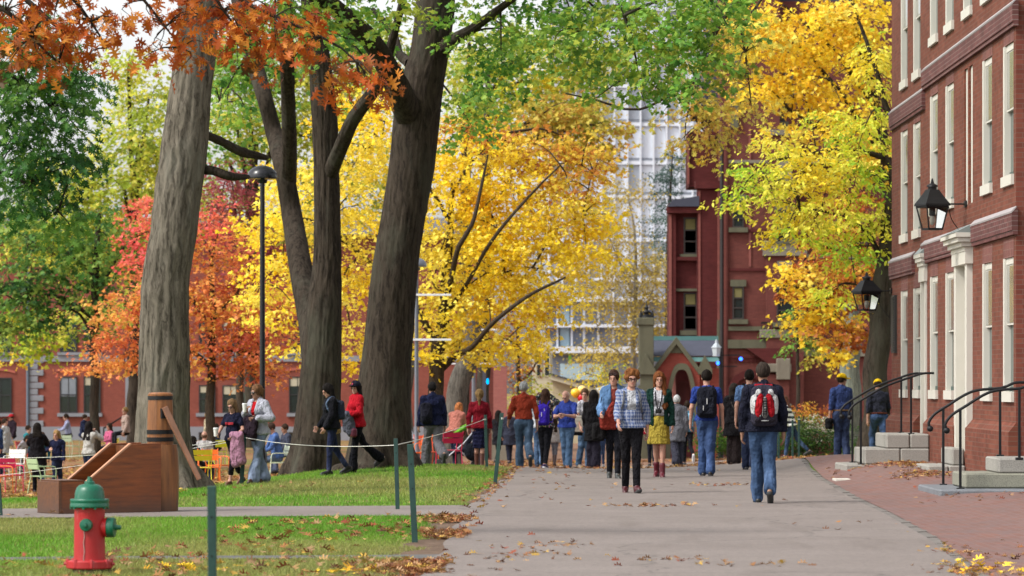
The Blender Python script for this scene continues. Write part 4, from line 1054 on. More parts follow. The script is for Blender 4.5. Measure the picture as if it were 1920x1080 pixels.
pp('eave', MB().prism([(YP-.0, Z(678)), (YP+.15, Z(669)), (YP+.4, Z(669)), (YP+.4, Z(678))], X(1226), X(1352), 'x'), M_copper)
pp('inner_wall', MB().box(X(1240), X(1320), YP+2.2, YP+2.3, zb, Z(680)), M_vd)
dd = pp('door', MB().box(X(1270), X(1297), YP+1.6, YP+1.7, zb, Z(715)), m_plain('dark_red_door', (.085, .012, .012), .5, .2))
chld('door_post', MB().box(X(1264), X(1270), YP+1.4, YP+1.7, zb, Z(690)), m_plain('pale_red_post', (.30, .12, .10), .6, .2), dd)
pr_ = pp('pier', MB().box(X(1197), X(1225), YP-.5, YP+.2, Z(690), Z(602)).box(X(1194), X(1226), YP-.55, YP+.22, Z(610), Z(596)), M_sand, bevel=.03)
chld('buttress_cap', MB().prism([(X(1194), Z(694)), (X(1210), Z(663)), (X(1228), Z(694)), (X(1228), Z(702)), (X(1194), Z(702))], YP-.7, YP+.2), M_sand, pr_)
chld('pier_shaft', MB().box(X(1200), X(1224), YP-.6, YP+.2, zb, Z(702)).box(X(1196), X(1227), YP-.66, YP+.2, Z(735), Z(722)), M_sand, pr_)
chld('brick_panel', MB().box(X(1203), X(1222), YP-.63, YP-.6, Z(800), Z(738)), M_vb, pr_)
fn = MB().lathe([(0, Z(597)), (.22, Z(597)), (.2, Z(592)), (.08, Z(589)), (.14, Z(585)), (.06, Z(580)), (.10, Z(577)), (.03, Z(573)), (.02, Z(566)), (0, Z(565))], (X(1212), YP-.2, 0), 12)
for sx in (-1, 1):
    fn.tube(smooth_path([(X(1212), YP-.2, Z(590), .045), (X(1212+sx*6), YP-.2, Z(585), .04), (X(1212+sx*9), YP-.2, Z(591), .04), (X(1212+sx*11), YP-.2, Z(583), .025)], .05)[:, :3], .035, 6)
    fn.lathe([(0, Z(597)), (.06, Z(596)), (.05, Z(588)), (.0, Z(584))], (X(1212+sx*11), YP-.2, 0), 8)
chld('finial', fn, M_iron, pr_, auto=R(40))

# ------------------------------------------------------------------ pale modern tower far behind
S3 = 20.; Y3 = F/S3
tow = empty('office_tower', (PX(1200, S3), Y3, -2.), 'tall pale modern tower of white panels far behind the trees', 'building')
M_tw = m_plain('white_panel', (.60, .635, .70), .6, .06, .3); M_tg = m_plain('pale_spandrel', (.52, .54, .58), .6, .06, .3)
M_tgl = m_glass('hazed_tower_glass', (.42, .46, .53), .25); M_tpan = m_plain('hazed_tower_panel', (.62, .66, .73), .5, .04, .5)  # distance haze is put into these pale glass and panel colours
part('wall', MB().box(PX(1030, S3), PX(1470, S3), Y3+.3, Y3+16, -3, PZ(-160, S3)), M_tg, tow)
rows = [(-60, 8), (22, 80), (94, 152), (166, 224), (238, 296), (310, 360), (374, 440), (452, 515), (528, 590)]
m = MB()
for (a, b) in rows: m.box(PX(1030, S3), PX(1470, S3), Y3-.25, Y3+.3, PZ(b+13, S3), PZ(b+6, S3))
part('floor_band', m, M_tw, tow)
for i in range(19):
    p = 1030+i*24.4; part('mullion', MB().box(PX(p-1.6, S3), PX(p+1.6, S3), Y3-.4, Y3+.3, PZ(620, S3), PZ(-150, S3)), M_tw, tow)
rr = random.Random(11)
for (a, b) in rows[1:8]:
    for i in range(3, 13):
        p = 1030+i*24.4; q = rr.random()
        part('window', MB().box(PX(p+1.7, S3), PX(p+22.6, S3), Y3+.02, Y3+.28, PZ(b, S3), PZ(a, S3)), M_tgl if q < .22 else M_tpan, tow)
# lower glass link block under it
S4 = 26.; Y4 = F/S4
lk = empty('glass_block', (PX(1085, S4), Y4, -2), 'low white framed glass block with balcony decks behind the birch', 'building')
part('wall', MB().box(PX(1015, S4), PX(1255, S4), Y4+.6, Y4+10, -3, PZ(545, S4)), m_plain('grey_infill', (.24, .27, .33), .6, .35, .8), lk)
m = MB()
for p in (1020, 1045, 1072, 1095, 1122, 1150, 1180, 1215): m.box(PX(p-2, S4), PX(p+2, S4), Y4, Y4+.6, PZ(655, S4), PZ(545, S4))
part('column', m, M_tw, lk)
for (a, b) in ((558, 566), (608, 614), (650, 662)): part('deck', MB().box(PX(1012, S4), PX(1255, S4), Y4-.6, Y4+.8, PZ(b, S4), PZ(a, S4)), M_tw, lk)
part('glass_panel', MB().box(PX(1050, S4), PX(1068, S4), Y4+.2, Y4+.3, PZ(650, S4), PZ(566, S4)), m_glass('sky_glass', (.40, .56, .66), .2), lk)
part('green_panel', MB().box(PX(1066, S4), PX(1071, S4), Y4-.1, Y4-.01, PZ(700, S4), PZ(662, S4)), m_plain('lime_panel', (.25, .55, .04), .6), lk)
part('awning_glass', MB().box(PX(1050, S4), PX(1130, S4), Y4-.6, Y4-.5, PZ(712, S4), PZ(682, S4)), m_glass('pale_blue_glass', (.44, .58, .64), .2), lk)
# cream house with a sloping eave
S5 = 34.; Y5 = F/S5
cr = empty('cream_house', (PX(1060, S5), Y5, g1(PX(1060, S5), Y5)), 'small cream clapboard house with a dark sloping roof edge behind the crowd', 'building')
M_cream = m_plain('cream_boards', (.40, .34, .22), .8, .12, 3); M_cream2 = m_plain('cream_trim', (.46, .41, .30), .7, .08)
part('wall', MB().box(PX(1036, S5), PX(1150, S5), Y5, Y5+8, -3.2, PZ(745, S5)).prism([(PX(1036, S5), PZ(745, S5)), (PX(1036, S5), PZ(712, S5)), (PX(1150, S5), PZ(745, S5))], Y5, Y5+8), M_cream, cr)
part('eave', MB().prism([(PX(1030, S5), PZ(702, S5)), (PX(1165, S5), PZ(742, S5)), (PX(1165, S5), PZ(750, S5)), (PX(1030, S5), PZ(711, S5))], Y5-.6, Y5+8), M_cream2, cr)
part('roof', MB().prism([(PX(1030, S5), PZ(699, S5)), (PX(1168, S5), PZ(739, S5)), (PX(1168, S5), PZ(742, S5)), (PX(1030, S5), PZ(702, S5))], Y5-.7, Y5+8), m_plain('dark_roof', (.05, .05, .055), .7), cr)
for (x0, x1) in ((1043, 1052), (1062, 1072), (1085, 1094)):
    window(cr, x0, x1, 752, 790, S5, -.02, frame=M_cream2, ny=2)
part('corner_wall', MB().box(PX(1000, S5), PX(1036, S5), Y5+1, Y5+8, -3.2, PZ(640, S5)), M_cream2, cr)
for (x0, x1) in ((1007, 1014), (1022, 1030)): window(cr, x0, x1, 662, 704, S5, .98, frame=M_cream2, ny=2)
part('awning', MB().prism([(PX(1115, S5), PZ(728, S5)), (PX(1152, S5), PZ(718, S5)), (PX(1163, S5), PZ(730, S5)), (PX(1128, S5), PZ(740, S5))], Y5-2.5, Y5-1), m_plain('awning', (.70, .76, .78), .7, .05), cr)

# ------------------------------------------------------------------ long brick hall behind the left trees
S6 = 32.; Y6 = F/S6
lb = empty('brick_dormitory', (PX(400, S6), Y6, g1(PX(400, S6), Y6)), 'long red brick building with grey stone quoins behind the trees on the left', 'building')
M_lb = m_brick('dorm_brick', (0, 2), (.205, .052, .038), (.235, .064, .045), (.19, .085, .065), .3, 1., .2)
M_lst = m_plain('grey_stone', (.21, .215, .24), .8, .15, 1.2, bump=.2, bscale=6)
M_lst2 = m_plain('grey_stone_base', (.21, .215, .24), .8, .18, 1., bump=.2, bscale=6)
part('wall', bp(MB(), -260, 925, 440, 803, S6, 0, 12), M_lb, lb)
part('base', bp(MB(), -262, 925, 800, 870, S6, -.12, 0-.002), M_lst2, lb)
part('stone_band', bp(MB(), -262, 925, 667, 678, S6, -.10, -.002), M_lst, lb)
part('roof', MB().prism([(Y6-.6, PZ(440, S6)), (Y6+12.6, PZ(440, S6)), (Y6+6, PZ(400, S6))], PX(-270, S6), PX(930, S6), 'x'), m_plain('dorm_slate', (.1, .1, .115), .8, .3, 1), lb)
for i in range(11):
    yb = 800-i*11.9
    x1 = 82 if i % 2 == 0 else 71.5
    part('quoin', bp(MB(), 55.5, x1, yb-11.2, yb-.3, S6, -.09, -.002), M_lst, lb, bevel=.03)
part('downpipe', MB().tube([(PX(52.5, S6), Y6-.12, -2.), (PX(52.5, S6), Y6-.12, PZ(480, S6))], .09, 8), m_plain('blue_pipe', (.10, .13, .17), .5), lb)
M_curt = m_plain('net_curtain', (.20, .22, .25), .8, .3, 2); M_bl = m_plain('cream_blind', (.42, .38, .28), .8, .1)
def arch_lint(x0, x1, yt, d=-.06):
    m = MB(); n = 8
    for i in range(n):
        a, b = i/n, (i+1)/n
        ya = yt-5-5.0*math.sin(a*math.pi); yb_ = yt-5-5.0*math.sin(b*math.pi)
        xa_, xb_ = x0-9+(x1-x0+18)*a, x0-9+(x1-x0+18)*b
        m.prism([(PX(xa_, S6), PZ(ya, S6)), (PX(xb_, S6), PZ(yb_, S6)), (PX(xb_, S6), PZ(yb_-4, S6)), (PX(xa_, S6), PZ(ya-4, S6))], Y6+d, Y6-.002)
    part('window_arch', m, m_plain('arch_brick', (.36, .10, .07), .85, .2, 3), lb)
for (x0, x1, yt, yb, sh) in [(-18, 20, 710, 772, None), (-74, -38, 710, 772, None), (114, 143, 708, 772, (.55, M_curt)), (159, 187, 708, 772, (.22, M_bl)), (375, 402, 724, 772, (.25, M_bl)), (419, 446, 724, 772, (.32, M_bl)), (544, 572, 708, 772, (.25, M_bl)), (588, 616, 708, 772, None), (680, 708, 708, 772, (.3, M_bl)), (114, 143, 600, 658, None), (159, 187, 600, 658, None), (375, 402, 600, 658, None), (-18, 20, 600, 658, None), (419, 446, 600, 658, (.3, M_bl)), (544, 572, 600, 658, None)]:
    window(lb, x0, x1, yt, yb, S6, -.03, shade=sh, nx=2, ny=2, frame=m_plain('black_sash', (.02, .02, .023), .5))
for (x0, x1, yt) in [(-18, 20, 705), (114, 187, 702), (375, 446, 718), (544, 616, 702)]: arch_lint(x0, x1, yt)
for (x0, x1) in [(-24, 25), (-80, -33), (108, 192), (368, 452), (538, 622), (674, 714)]:
    part('sill', bp(MB(), x0, x1, 774.5, 781, S6, -.2, -.002), M_lst, lb)
    part('sill', bp(MB(), x0, x1, 660.5, 666, S6, -.2, -.002), M_lst, lb)
for (x0, x1) in ((375, 393), (543, 562)): window(lb, x0, x1, 812, 828, S6, -.13, ny=1)
part('doorway', bp(bp(MB(), 236, 248, 690, 800, S6, -.35, -.002), 236, 330, 690, 704, S6, -.35, -.002), M_lst, lb)
part('door_recess', bp(bp(MB(), 455, 470, 735, 800, S6, -.05, -.002), 248, 320, 704, 800, S6, -.05, -.002), m_plain('green_door', (.05, .06, .045), .6), lb)
part('stair_rail', MB().tube([(PX(205, S6), Y6-3, -2), (PX(205, S6), Y6-3, PZ(802, S6)), (PX(243, S6), Y6-1, PZ(775, S6))], .05, 6), M_iron, lb)
# short red wall end beside the plaza
ge = empty('brick_gatehouse', (PX(915, 50.), F/50., g1(PX(915, 50.), F/50.)), 'narrow pinkish red brick wall end behind the ponytail woman', 'wall')
part('wall', bp(MB(), 880, 925, 690, 900, 50., 0, 8), M_vb, ge)
part('pilaster', bp(MB(), 925, 950, 688, 900, 50., -.3, 8), m_brick('pink_brick', (0, 2), (.27, .09, .08), (.30, .11, .09), (.24, .11, .10), .2, 1., .1), ge)
part('plinth', bp(MB(), 922, 953, 792, 900, 50., -.4, 8), M_tan, ge)
# ------------------------------------------------------------------ trees
def m_bark(name, c, dark, lich=None, sc=1.):
    a = N(name); o = a.pos()
    wv = a.n('ShaderNodeVectorMath', {0: o, 1: a.n('ShaderNodeVectorMath', {0: a.noise(o, 2.2, 3, .6, 'Color'), 'Scale': .22}, operation='SCALE').outputs[0]}, operation='ADD').outputs[0]
    g = a.noise(a.map(wv, (17*sc, 17*sc, 1.7*sc)), 1, 7, .7); f = a.noise(o, .9, 4, .6); h = a.noise(a.map(o, (40, 40, 14)), 1, 3)
    cc = a.ramp(g, [(.38, dark), (.5, c), (.64, tuple(min(1, x*1.55) for x in c))])
    cc = a.mix(a.math('MULTIPLY', f, .45), cc, tuple(x*.5 for x in c))
    if lich:
        cc = a.mix(a.ramp(a.noise(a.map(o, (1.3, 1.3, .5)), 1, 5, .7), [(.50, 0.), (.68, .75)]), cc, lich)
    return a.bsdf(cc, .95, a.bump(a.math('ADD', g, a.math('MULTIPLY', h, .3)), .8, .025), 0, .1)
M_bark1 = m_bark('grey_bark', (.140, .120, .095), (.042, .035, .027), (.135, .128, .105), .72)
M_bark2 = m_bark('dark_bark', (.044, .034, .026), (.016, .012, .010), (.062, .060, .045))
M_bark3 = m_bark('twig_bark', (.06, .045, .032), (.03, .022, .016), None, 2.)
M_bark4 = m_bark('pale_bark', (.30, .28, .24), (.12, .11, .09), None, 1.)
M_leafm = m_leaf('leaf', .45, .5)
def big_limb(path, amp=.02, K=26, sides=96, step=.05, seed=1, base=False):
    """path rows: px, py, width px, s -> displaced bark tube"""
    q = np.array([[*P(px, py, s), w*.955/2/s] for (px, py, w, s) in path])
    p = smooth_path(q, step)
    V, Q = tube_np(p[:, :3], p[:, 3], sides)
    m = len(p); V = V.reshape(m, sides, 3)
    l = np.concatenate([[0], np.cumsum(np.linalg.norm(np.diff(p[:, :3], axis=0), axis=1))])
    th = np.arange(sides)/sides
    wob = vnoise(th[None]*6, l[:, None]*1.3, 0, seed+7, 6)-.5
    n1 = vnoise(th[None]*K+0*l[:, None], l[:, None]*1.6, 0, seed, K)
    n1 = 1-np.abs(n1*2-1)*1.6
    n2 = vnoise(th[None]*K*2, l[:, None]*5, 0, seed+3, K*2)-.5
    big = vnoise(th[None]*4, l[:, None]*.5, 0, seed+5, 4)-.5
    d = amp*(n1*.9+n2*.6+wob*.9)+p[:, 3:4]*.14*big
    if base:
        f = np.minimum(1, np.exp(-(l-.15)/.36))[:, None]; d = d+p[:, 3:4]*f*(.06+.24*np.cos(2*np.pi*(th[None]*5)+seed)+.10*np.cos(2*np.pi*th[None]*3+1.3))
    Nn = V-p[:, None, :3]; Nn /= np.linalg.norm(Nn, axis=2)[..., None]+1e-9
    return (V+Nn*d[..., None]).reshape(-1, 3), Q
def join_np(parts):
    V, Q, n = [], [], 0
    for v, q in parts: V.append(v); Q.append(q+n); n += len(v)
    return np.concatenate(V), np.concatenate(Q)
def crown_np(ells, size, shape, pals, cov=1.6, spray=(.55, 14), droop=.25, seed=1, upn=.8, inner=2.0, flat=.45, sprays_out=None):
    rg = np.random.default_rng(seed)
    area = {'oak': .36, 'maple': .42, 'oval': .30, 'dia': .30}[shape]
    VV, QQ, CC, n0 = [], [], [], 0
    for (px, py, rx, ry, s, rd, pi) in ells:
        c = np.array(P(px, py, s)); r = np.array([rx/s, rd, ry/s])
        nl = int(COV*cov*math.pi*rx*ry/((size*s)**2*area)); per = spray[1]; ns = max(3, nl//per)
        v = rg.normal(0, 1, (ns, 3)); v /= np.linalg.norm(v, axis=1)[:, None]
        rad = rg.uniform(0, 1, ns)**(1/inner)
        cen = v*rad[:, None]*r
        # uneven outline: push sprays in and out by noise over the direction
        k = .72+.5*vnoise(v[:, 0]*2.2+9, v[:, 1]*2.2+5, v[:, 2]*2.6, seed+int(px))
        cen = cen*k[:, None]+c
        out = v*np.array([1, 1, .35]); out /= np.linalg.norm(out, axis=1)[:, None]+1e-9
        d = out+rg.normal(0, .5, (ns, 3)); d[:, 2] = d[:, 2]*.35-droop; d /= np.linalg.norm(d, axis=1)[:, None]
        sd = np.cross(d, [0, 0, 1.]); sd /= np.linalg.norm(sd, axis=1)[:, None]+1e-9
        up = np.cross(sd, d)
        L = spray[0]*rg.uniform(.6, 1.3, ns)
        if sprays_out is not None: sprays_out.append((cen, d, L))
        i = np.repeat(np.arange(ns), per); m = len(i)
        t = rg.uniform(-.15, 1, m); sg = rg.choice([-1, 1], m); w = rg.uniform(.05, 1, m)*.5*(1-.55*np.clip(t, 0, 1))
        pos = cen[i]+d[i]*(t*L[i])[:, None]+sd[i]*(sg*w*L[i]*flat/.45)[:, None]+up[i]*(rg.normal(0, .09, m)*L[i]-w*w*.5*L[i])[:, None]
        ld = d[i]*.7+sd[i]*(sg*.9)[:, None]+rg.normal(0, .45, (m, 3)); ld[:, 2] -= droop*1.0
        nr = up[i]*upn+rg.normal(0, .55, (m, 3))
        V, Q, n = leaves_np(pos, ld, nr, size*rg.uniform(.45, 1.35, m), shape, rg.uniform(-.1, .35, m))
        pal = np.array(pals[pi])
        # each spray leans to one palette colour, leaves vary about it
        pick = (vnoise(cen[:, 0]*1.1, cen[:, 1]*.6, cen[:, 2]*1.1, seed+3)*len(pal)*1.3-.15*len(pal)+rg.normal(0, .7, ns))
        li = np.clip(np.round(pick[i]+rg.normal(0, .55, m)), 0, len(pal)-1).astype(int)
        cc = pal[li]*rg.uniform(.78, 1.18, (m, 1))
        VV.append(V); QQ.append(Q+n0); CC.append(np.repeat(cc, n, 0)); n0 += len(V)
    return np.concatenate(VV), np.concatenate(QQ), np.concatenate(CC)
LS = .78; COV = 2.2
def L_(*cs): return [tuple(x*LS for x in C(*c)) for c in cs]
PY = [tuple(min(.98, v*1.22) for v in c) for c in L_((240, 196, 56), (250, 216, 52), (255, 228, 58), (255, 234, 72), (253, 236, 108), (246, 228, 90))]         # yellow maple
PYB = L_((190, 120, 60), (226, 168, 70), (244, 206, 76), (250, 220, 80), (222, 150, 66))       # brown-gold
PO = L_((160, 70, 36), (196, 96, 42), (224, 126, 50), (240, 156, 62), (214, 106, 42), (170, 98, 48), (110, 84, 46))         # near oak
PR = [tuple(min(.98, v*1.1) for v in c) for c in L_((206, 104, 78), (230, 132, 84), (244, 156, 90), (250, 178, 96), (250, 204, 100), (236, 140, 96))]         # red-orange maple
PRR = [tuple(min(.98, v*1.1) for v in c) for c in L_((236, 104, 100), (244, 120, 104), (246, 144, 104))]; PDR = L_((172, 74, 88), (188, 84, 94), (206, 98, 102), (160, 86, 84))
PG = [tuple(min(.98, v*1.2) for v in c) for c in L_((66, 112, 44), (96, 148, 58), (128, 172, 66), (158, 190, 76), (110, 150, 66), (176, 186, 70))]            # green
PDG = L_((50, 92, 48), (68, 116, 52), (90, 140, 58), (120, 162, 66))
PYG = [tuple(min(.98, v*1.2) for v in c) for c in L_((166, 184, 66), (192, 202, 74), (216, 212, 80), (226, 216, 100), (176, 192, 76))]
PLM = [tuple(min(.98, v*1.18) for v in c) for c in L_((150, 194, 64), (180, 208, 62), (208, 218, 62), (232, 228, 80), (240, 228, 90), (242, 216, 60))]        # lemon
PGO = [tuple(min(.98, v*1.15) for v in c) for c in L_((250, 214, 56), (253, 224, 60), (255, 232, 74), (248, 204, 60), (250, 234, 100))]
POB = L_((176, 96, 58), (208, 130, 60), (232, 172, 62), (244, 204, 76), (196, 112, 58))
POL = [tuple(min(.98, v*1.1) for v in c) for c in L_((160, 166, 66), (190, 182, 70), (214, 190, 76), (200, 156, 66), (220, 204, 92))]
PBI = L_((226, 206, 120), (200, 176, 84), (222, 196, 90), (232, 206, 96), (196, 180, 110)); PSP = L_((64, 92, 84), (84, 112, 100), (104, 130, 118))
PALS = dict(MG=L_((60, 104, 54), (84, 132, 60), (108, 152, 66), (150, 176, 76)), Y=PY, YB=PYB, O=PO, R=PR, RR=PRR, DR=PDR, G=PG, DG=PDG, YG=PYG, LM=PLM, GO=PGO, OB=POB, OL=POL, BI=PBI, SP=PSP)
def tree(name, label, base, trunk, limbs, ells, size, shape, bark=M_bark3, group=None, big=False, twigs=0, twig_r=.012, cat='tree', seed=1, amp=.02, limb_bark=None, K=26, **kw):
    """trunk / limbs: rows (px, py, width px, s)"""
    px, s = base; x, y, z = G(px, s)
    t = empty(name, (x, y, z), label, cat, group)
    parts = []
    if big:
        parts.append(big_limb(trunk, amp, K, 110, .05, seed, True))
        for k, l in enumerate(limbs):
            bl = big_limb(l, amp*.6, max(10, K//2), 48, .06, seed+11*k+1)
            if limb_bark: reparent(link('branch', mesh_np('branch', *bl, True), limb_bark), t)
            else: parts.append(bl)
    else:
        for l in [trunk]+limbs:
            if l is None: continue
            q = np.array([[*P(a, b, d), w/2/d] for (a, b, w, d) in l]); p = smooth_path(q, .25)
            p[:, :3] += .15*p[:, 3:4]*np.stack([np.sin(np.arange(len(p))*.9+seed), 0*p[:, 0], 0*p[:, 0]], 1)
            parts.append(tube_np(p[:, :3], p[:, 3], 9))
    so_ = []
    if ells:
        V, Q, CC = crown_np(ells, size, shape, PALS, seed=seed, sprays_out=so_, **kw)
        reparent(link('crown', mesh_np('crown', V, Q, False, CC), M_leafm), t)
    if twigs and so_:
        rg = np.random.default_rng(seed+77); nodes = np.concatenate([p[0].reshape(-1, 9 if not big else 48, 3).mean(1)[::3] if False else p[0][::(9*2 if not big else 200)] for p in parts])
        cen = np.concatenate([c for c, d, L in so_]); dd = np.concatenate([d for c, d, L in so_]); LL = np.concatenate([L for c, d, L in so_])
        for i in rg.choice(len(cen), min(twigs, len(cen)), replace=False):
            tip = cen[i]+dd[i]*LL[i]*.8; j = np.argmin(np.linalg.norm(nodes-cen[i], axis=1)); a = nodes[j]
            mid = (a+cen[i])/2+np.array([0, 0, .12*np.linalg.norm(cen[i]-a)]); Ln = np.linalg.norm(cen[i]-a)
            r0 = min(.05, twig_r+.012*Ln)
            p = smooth_path(np.array([[*a, r0], [*mid, r0*.7], [*cen[i], twig_r*.6], [*tip, twig_r*.25]]), .3)
            parts.append(tube_np(p[:, :3], p[:, 3], 5)); 
            if Ln > .8: nodes = np.vstack([nodes, p[len(p)//3:-2:2, :3]])
    V, Q = join_np(parts)
    reparent(link('trunk', mesh_np('trunk', V, Q, True), bark), t)
    return t

# --- the huge grey trunk on the left
s = 110
tree('oak_tree', 'huge grey furrowed trunk leaning slightly right, just behind the wooden pump', (312, s),
     [(314, 930, 142, s), (311, 905, 124, s), (306, 870, 110, s), (303, 800, 101, s), (306, 700, 98, s), (310, 540, 95, s), (327, 420, 92, s), (345, 300, 88, s), (357, 190, 82, s), (368, 100, 77, s), (374, 0, 75, s), (380, -160, 70, s), (392, -400, 55, s)],
     [[(372, 318, 17, s), (400, 320, 15, s), (430, 330, 15, s), (466, 332, 8, s-2)], [(376, 248, 15, s), (420, 268, 14, s-4), (455, 285, 17, s-8), (500, 296, 9, s-10)], 
      [(380, -160, 30, s), (300, -260, 26, s+3), (180, -340, 20, s+5), (60, -380, 12, s+8)], [(384, -200, 30, s), (460, -300, 24, s-3), (560, -380, 15, s-6)]],
     [(330, -420, 330, 200, s, 3.2, 'G'), (120, -400, 200, 140, s, 2.5, 'G')], .14, 'dia', M_bark1, 'big trunks on the lawn', True, seed=3, amp=.026, K=44, limb_bark=M_bark2, cov=.55, spray=(.8, 14), twigs=20)
# --- the forked dark trunk
s = 92
tree('elm_tree', 'dark forked tree splitting into three stems behind the black lamp post', (587, s),
     [(587, 912, 142, s), (587, 888, 112, s), (592, 850, 98, s), (597, 780, 82, s), (603, 680, 72, s), (607, 580, 66, s), (613, 500, 54, s), (613, 420, 50, s), (611, 320, 47, s), (608, 220, 50, s), (603, 150, 46, s), (592, 60, 40, s), (575, -60, 34, s), (560, -260, 24, s)],
     [[(592, 700, 48, s), (582, 600, 50, s-1), (563, 500, 46, s-2), (546, 400, 40, s-3), (532, 320, 36, s-3), (514, 250, 32, s-4), (495, 180, 30, s-4), (475, 110, 31, s-5), (460, 60, 28, s-5), (440, -40, 28, s-6), (400, -220, 18, s-6)],
      [(541, 340, 32, s-3), (543, 260, 28, s-2), (540, 170, 25, s-1), (538, 90, 27, s), (532, 0, 24, s), (528, -140, 18, s)],
      [(618, 330, 30, s), (640, 275, 28, s+1), (662, 225, 27, s+2), (690, 185, 25, s+3), (716, 145, 20, s+4), (740, 60, 15, s+5), (770, -60, 10, s+6)]],
     [(470, 120, 110, 110, s-6, 1.6, 'G'), (640, 60, 110, 80, s+2, 1.4, 'G'), (440, 230, 60, 70, s-8, 1.2, 'G'), (480, -180, 200, 160, s, 2.5, 'G'), (600, 205, 40, 20, s-4, .6, 'G')], .13, 'maple', M_bark2, 'big trunks on the lawn', True, seed=8, amp=.019, K=34, cov=.62, spray=(.6, 14), twigs=40)
# --- the big leaning trunk with the green canopy
s = 98
tree('elm_tree', 'massive dark trunk leaning right with a wide green canopy over the path', (716, s),
     [(712, 898, 178, s), (715, 872, 150, s), (714, 845, 128, s), (715, 800, 114, s), (722, 700, 98, s), (733, 600, 92, s), (739, 540, 90, s), (752, 440, 85, s), (761, 380, 84, s), (772, 310, 86, s), (780, 230, 88, s), (788, 170, 86, s), (804, 100, 76, s), (814, 30, 74, s), (820, -60, 66, s), (830, -260, 52, s)],
     [[(772, 230, 56, s), (752, 178, 50, s+1), (728, 130, 43, s+2), (700, 82, 38, s+3), (664, 45, 35, s+4), (620, 8, 33, s+5), (580, -20, 30, s+6), (500, -90, 22, s+8)],
      [(826, 95, 30, s), (850, 76, 24, s+1), (880, 58, 20, s+2), (905, 40, 16, s+3), (960, 0, 12, s+5), (1040, -50, 8, s+8)],
      [(818, -40, 40, s), (900, -120, 32, s+6), (1040, -140, 24, s+12), (1200, -110, 16, s+16), (1330, -60, 8, s+18)],
      [(770, 120, 22, s-2), (748, 100, 16, s-5), (735, 60, 16, s-6), (700, 20, 12, s-8)],
      [(742, 540, 16, s), (784, 392, 22, s), (794, 388, 18, s), (797, 400, 8, s)]],
     [(960, 40, 130, 60, s+2, 1.6, 'G'), (1090, 70, 140, 80, s+8, 1.8, 'G'), (1230, 70, 110, 80, s+12, 1.5, 'G'), (1300, 110, 80, 80, s+14, 1.2, 'G'), (1180, 140, 110, 50, s+10, 1.2, 'G'), (930, 120, 70, 70, s+3, 1.2, 'G'), (880, 200, 50, 90, s-4, 1.2, 'G'), (560, 20, 120, 70, s+7, 1.4, 'G'), (690, 60, 60, 50, s-8, 1., 'G'), (1350, 40, 60, 60, s+14, 1., 'G'), (740, 20, 50, 50, s+9, .8, 'G'), (1260, 10, 90, 40, s+13, 1.2, 'G'), (1140, 10, 90, 40, s+9, 1.2, 'G'), (1340, 0, 60, 40, s+14, 1., 'G'),
      (1000, -160, 360, 160, s+6, 3, 'G')], .115, 'maple', M_bark2, 'big trunks on the lawn', True, seed=14, amp=.017, K=52, cov=1.1, spray=(.55, 14), twigs=70)
# --- branch of rust coloured oak hanging into the picture from a trunk beyond the left edge
s = 190
so_ = None
ORA = [(60, 60, 75, 60, s, .5, 'O'), (20, 20, 60, 45, s, .4, 'O'), (130, 95, 55, 42, s, .4, 'O'), (150, 40, 60, 40, s, .4, 'O'), (30, 110, 45, 28, s, .3, 'O'), (100, 20, 60, 30, s, .4, 'O'), (200, 35, 35, 40, s, .3, 'O'), (270, 30, 55, 28, s, .3, 'O'), (285, 90, 30, 30, s, .25, 'O'), (345, 18, 60, 25, s, .3, 'O'), (335, 70, 45, 40, s, .3, 'O'), (400, 10, 60, 32, s, .35, 'O'), (440, 70, 55, 38, s, .35, 'O'), (500, 60, 70, 42, s, .4, 'O'), (560, 85, 65, 40, s, .4, 'O'), (620, 105, 60, 36, s, .35, 'O'), (670, 130, 45, 38, s, .3, 'O'), (530, 30, 60, 28, s, .3, 'O'), (460, 15, 50, 20, s, .3, 'O'), (590, 125, 28, 20, s, .25, 'O'), (360, 95, 18, 12, s, .2, 'O'), (690, 160, 22, 18, s, .2, 'O'), (80, -60, 180, 50, s, .6, 'O'), (350, -60, 200, 50, s, .6, 'O')]
tree('oak_tree', 'near rust orange oak branches hanging across the top left corner', (-330, s),
     [(-330, 1090, 120, s), (-330, 700, 90, s), (-320, 200, 80, s), (-300, -100, 70, s), (-260, -500, 50, s)],
     [[(-310, 60, 40, s), (-150, -60, 28, s), (20, -90, 20, s), (200, -80, 16, s), (380, -40, 12, s), (470, 10, 8, s), (560, 50, 6, s), (640, 90, 4, s), (690, 140, 2, s)],
      [(20, -90, 12, s), (120, -20, 8, s), (170, 40, 5, s), (200, 90, 3, s)], [(-310, 100, 24, s), (-120, -10, 14, s), (10, 20, 9, s), (60, 70, 6, s), (110, 120, 2, s)], [(200, -80, 10, s), (270, 0, 6, s), (310, 50, 4, s), (340, 90, 2, s)], [(380, -40, 8, s), (420, 20, 5, s), (450, 60, 3, s)]],
     ORA, .138, 'oak', M_bark2, None, cov=1.1, spray=(.34, 8), droop=.55, seed=21, upn=.5, twigs=170, twig_r=.007, flat=.6)
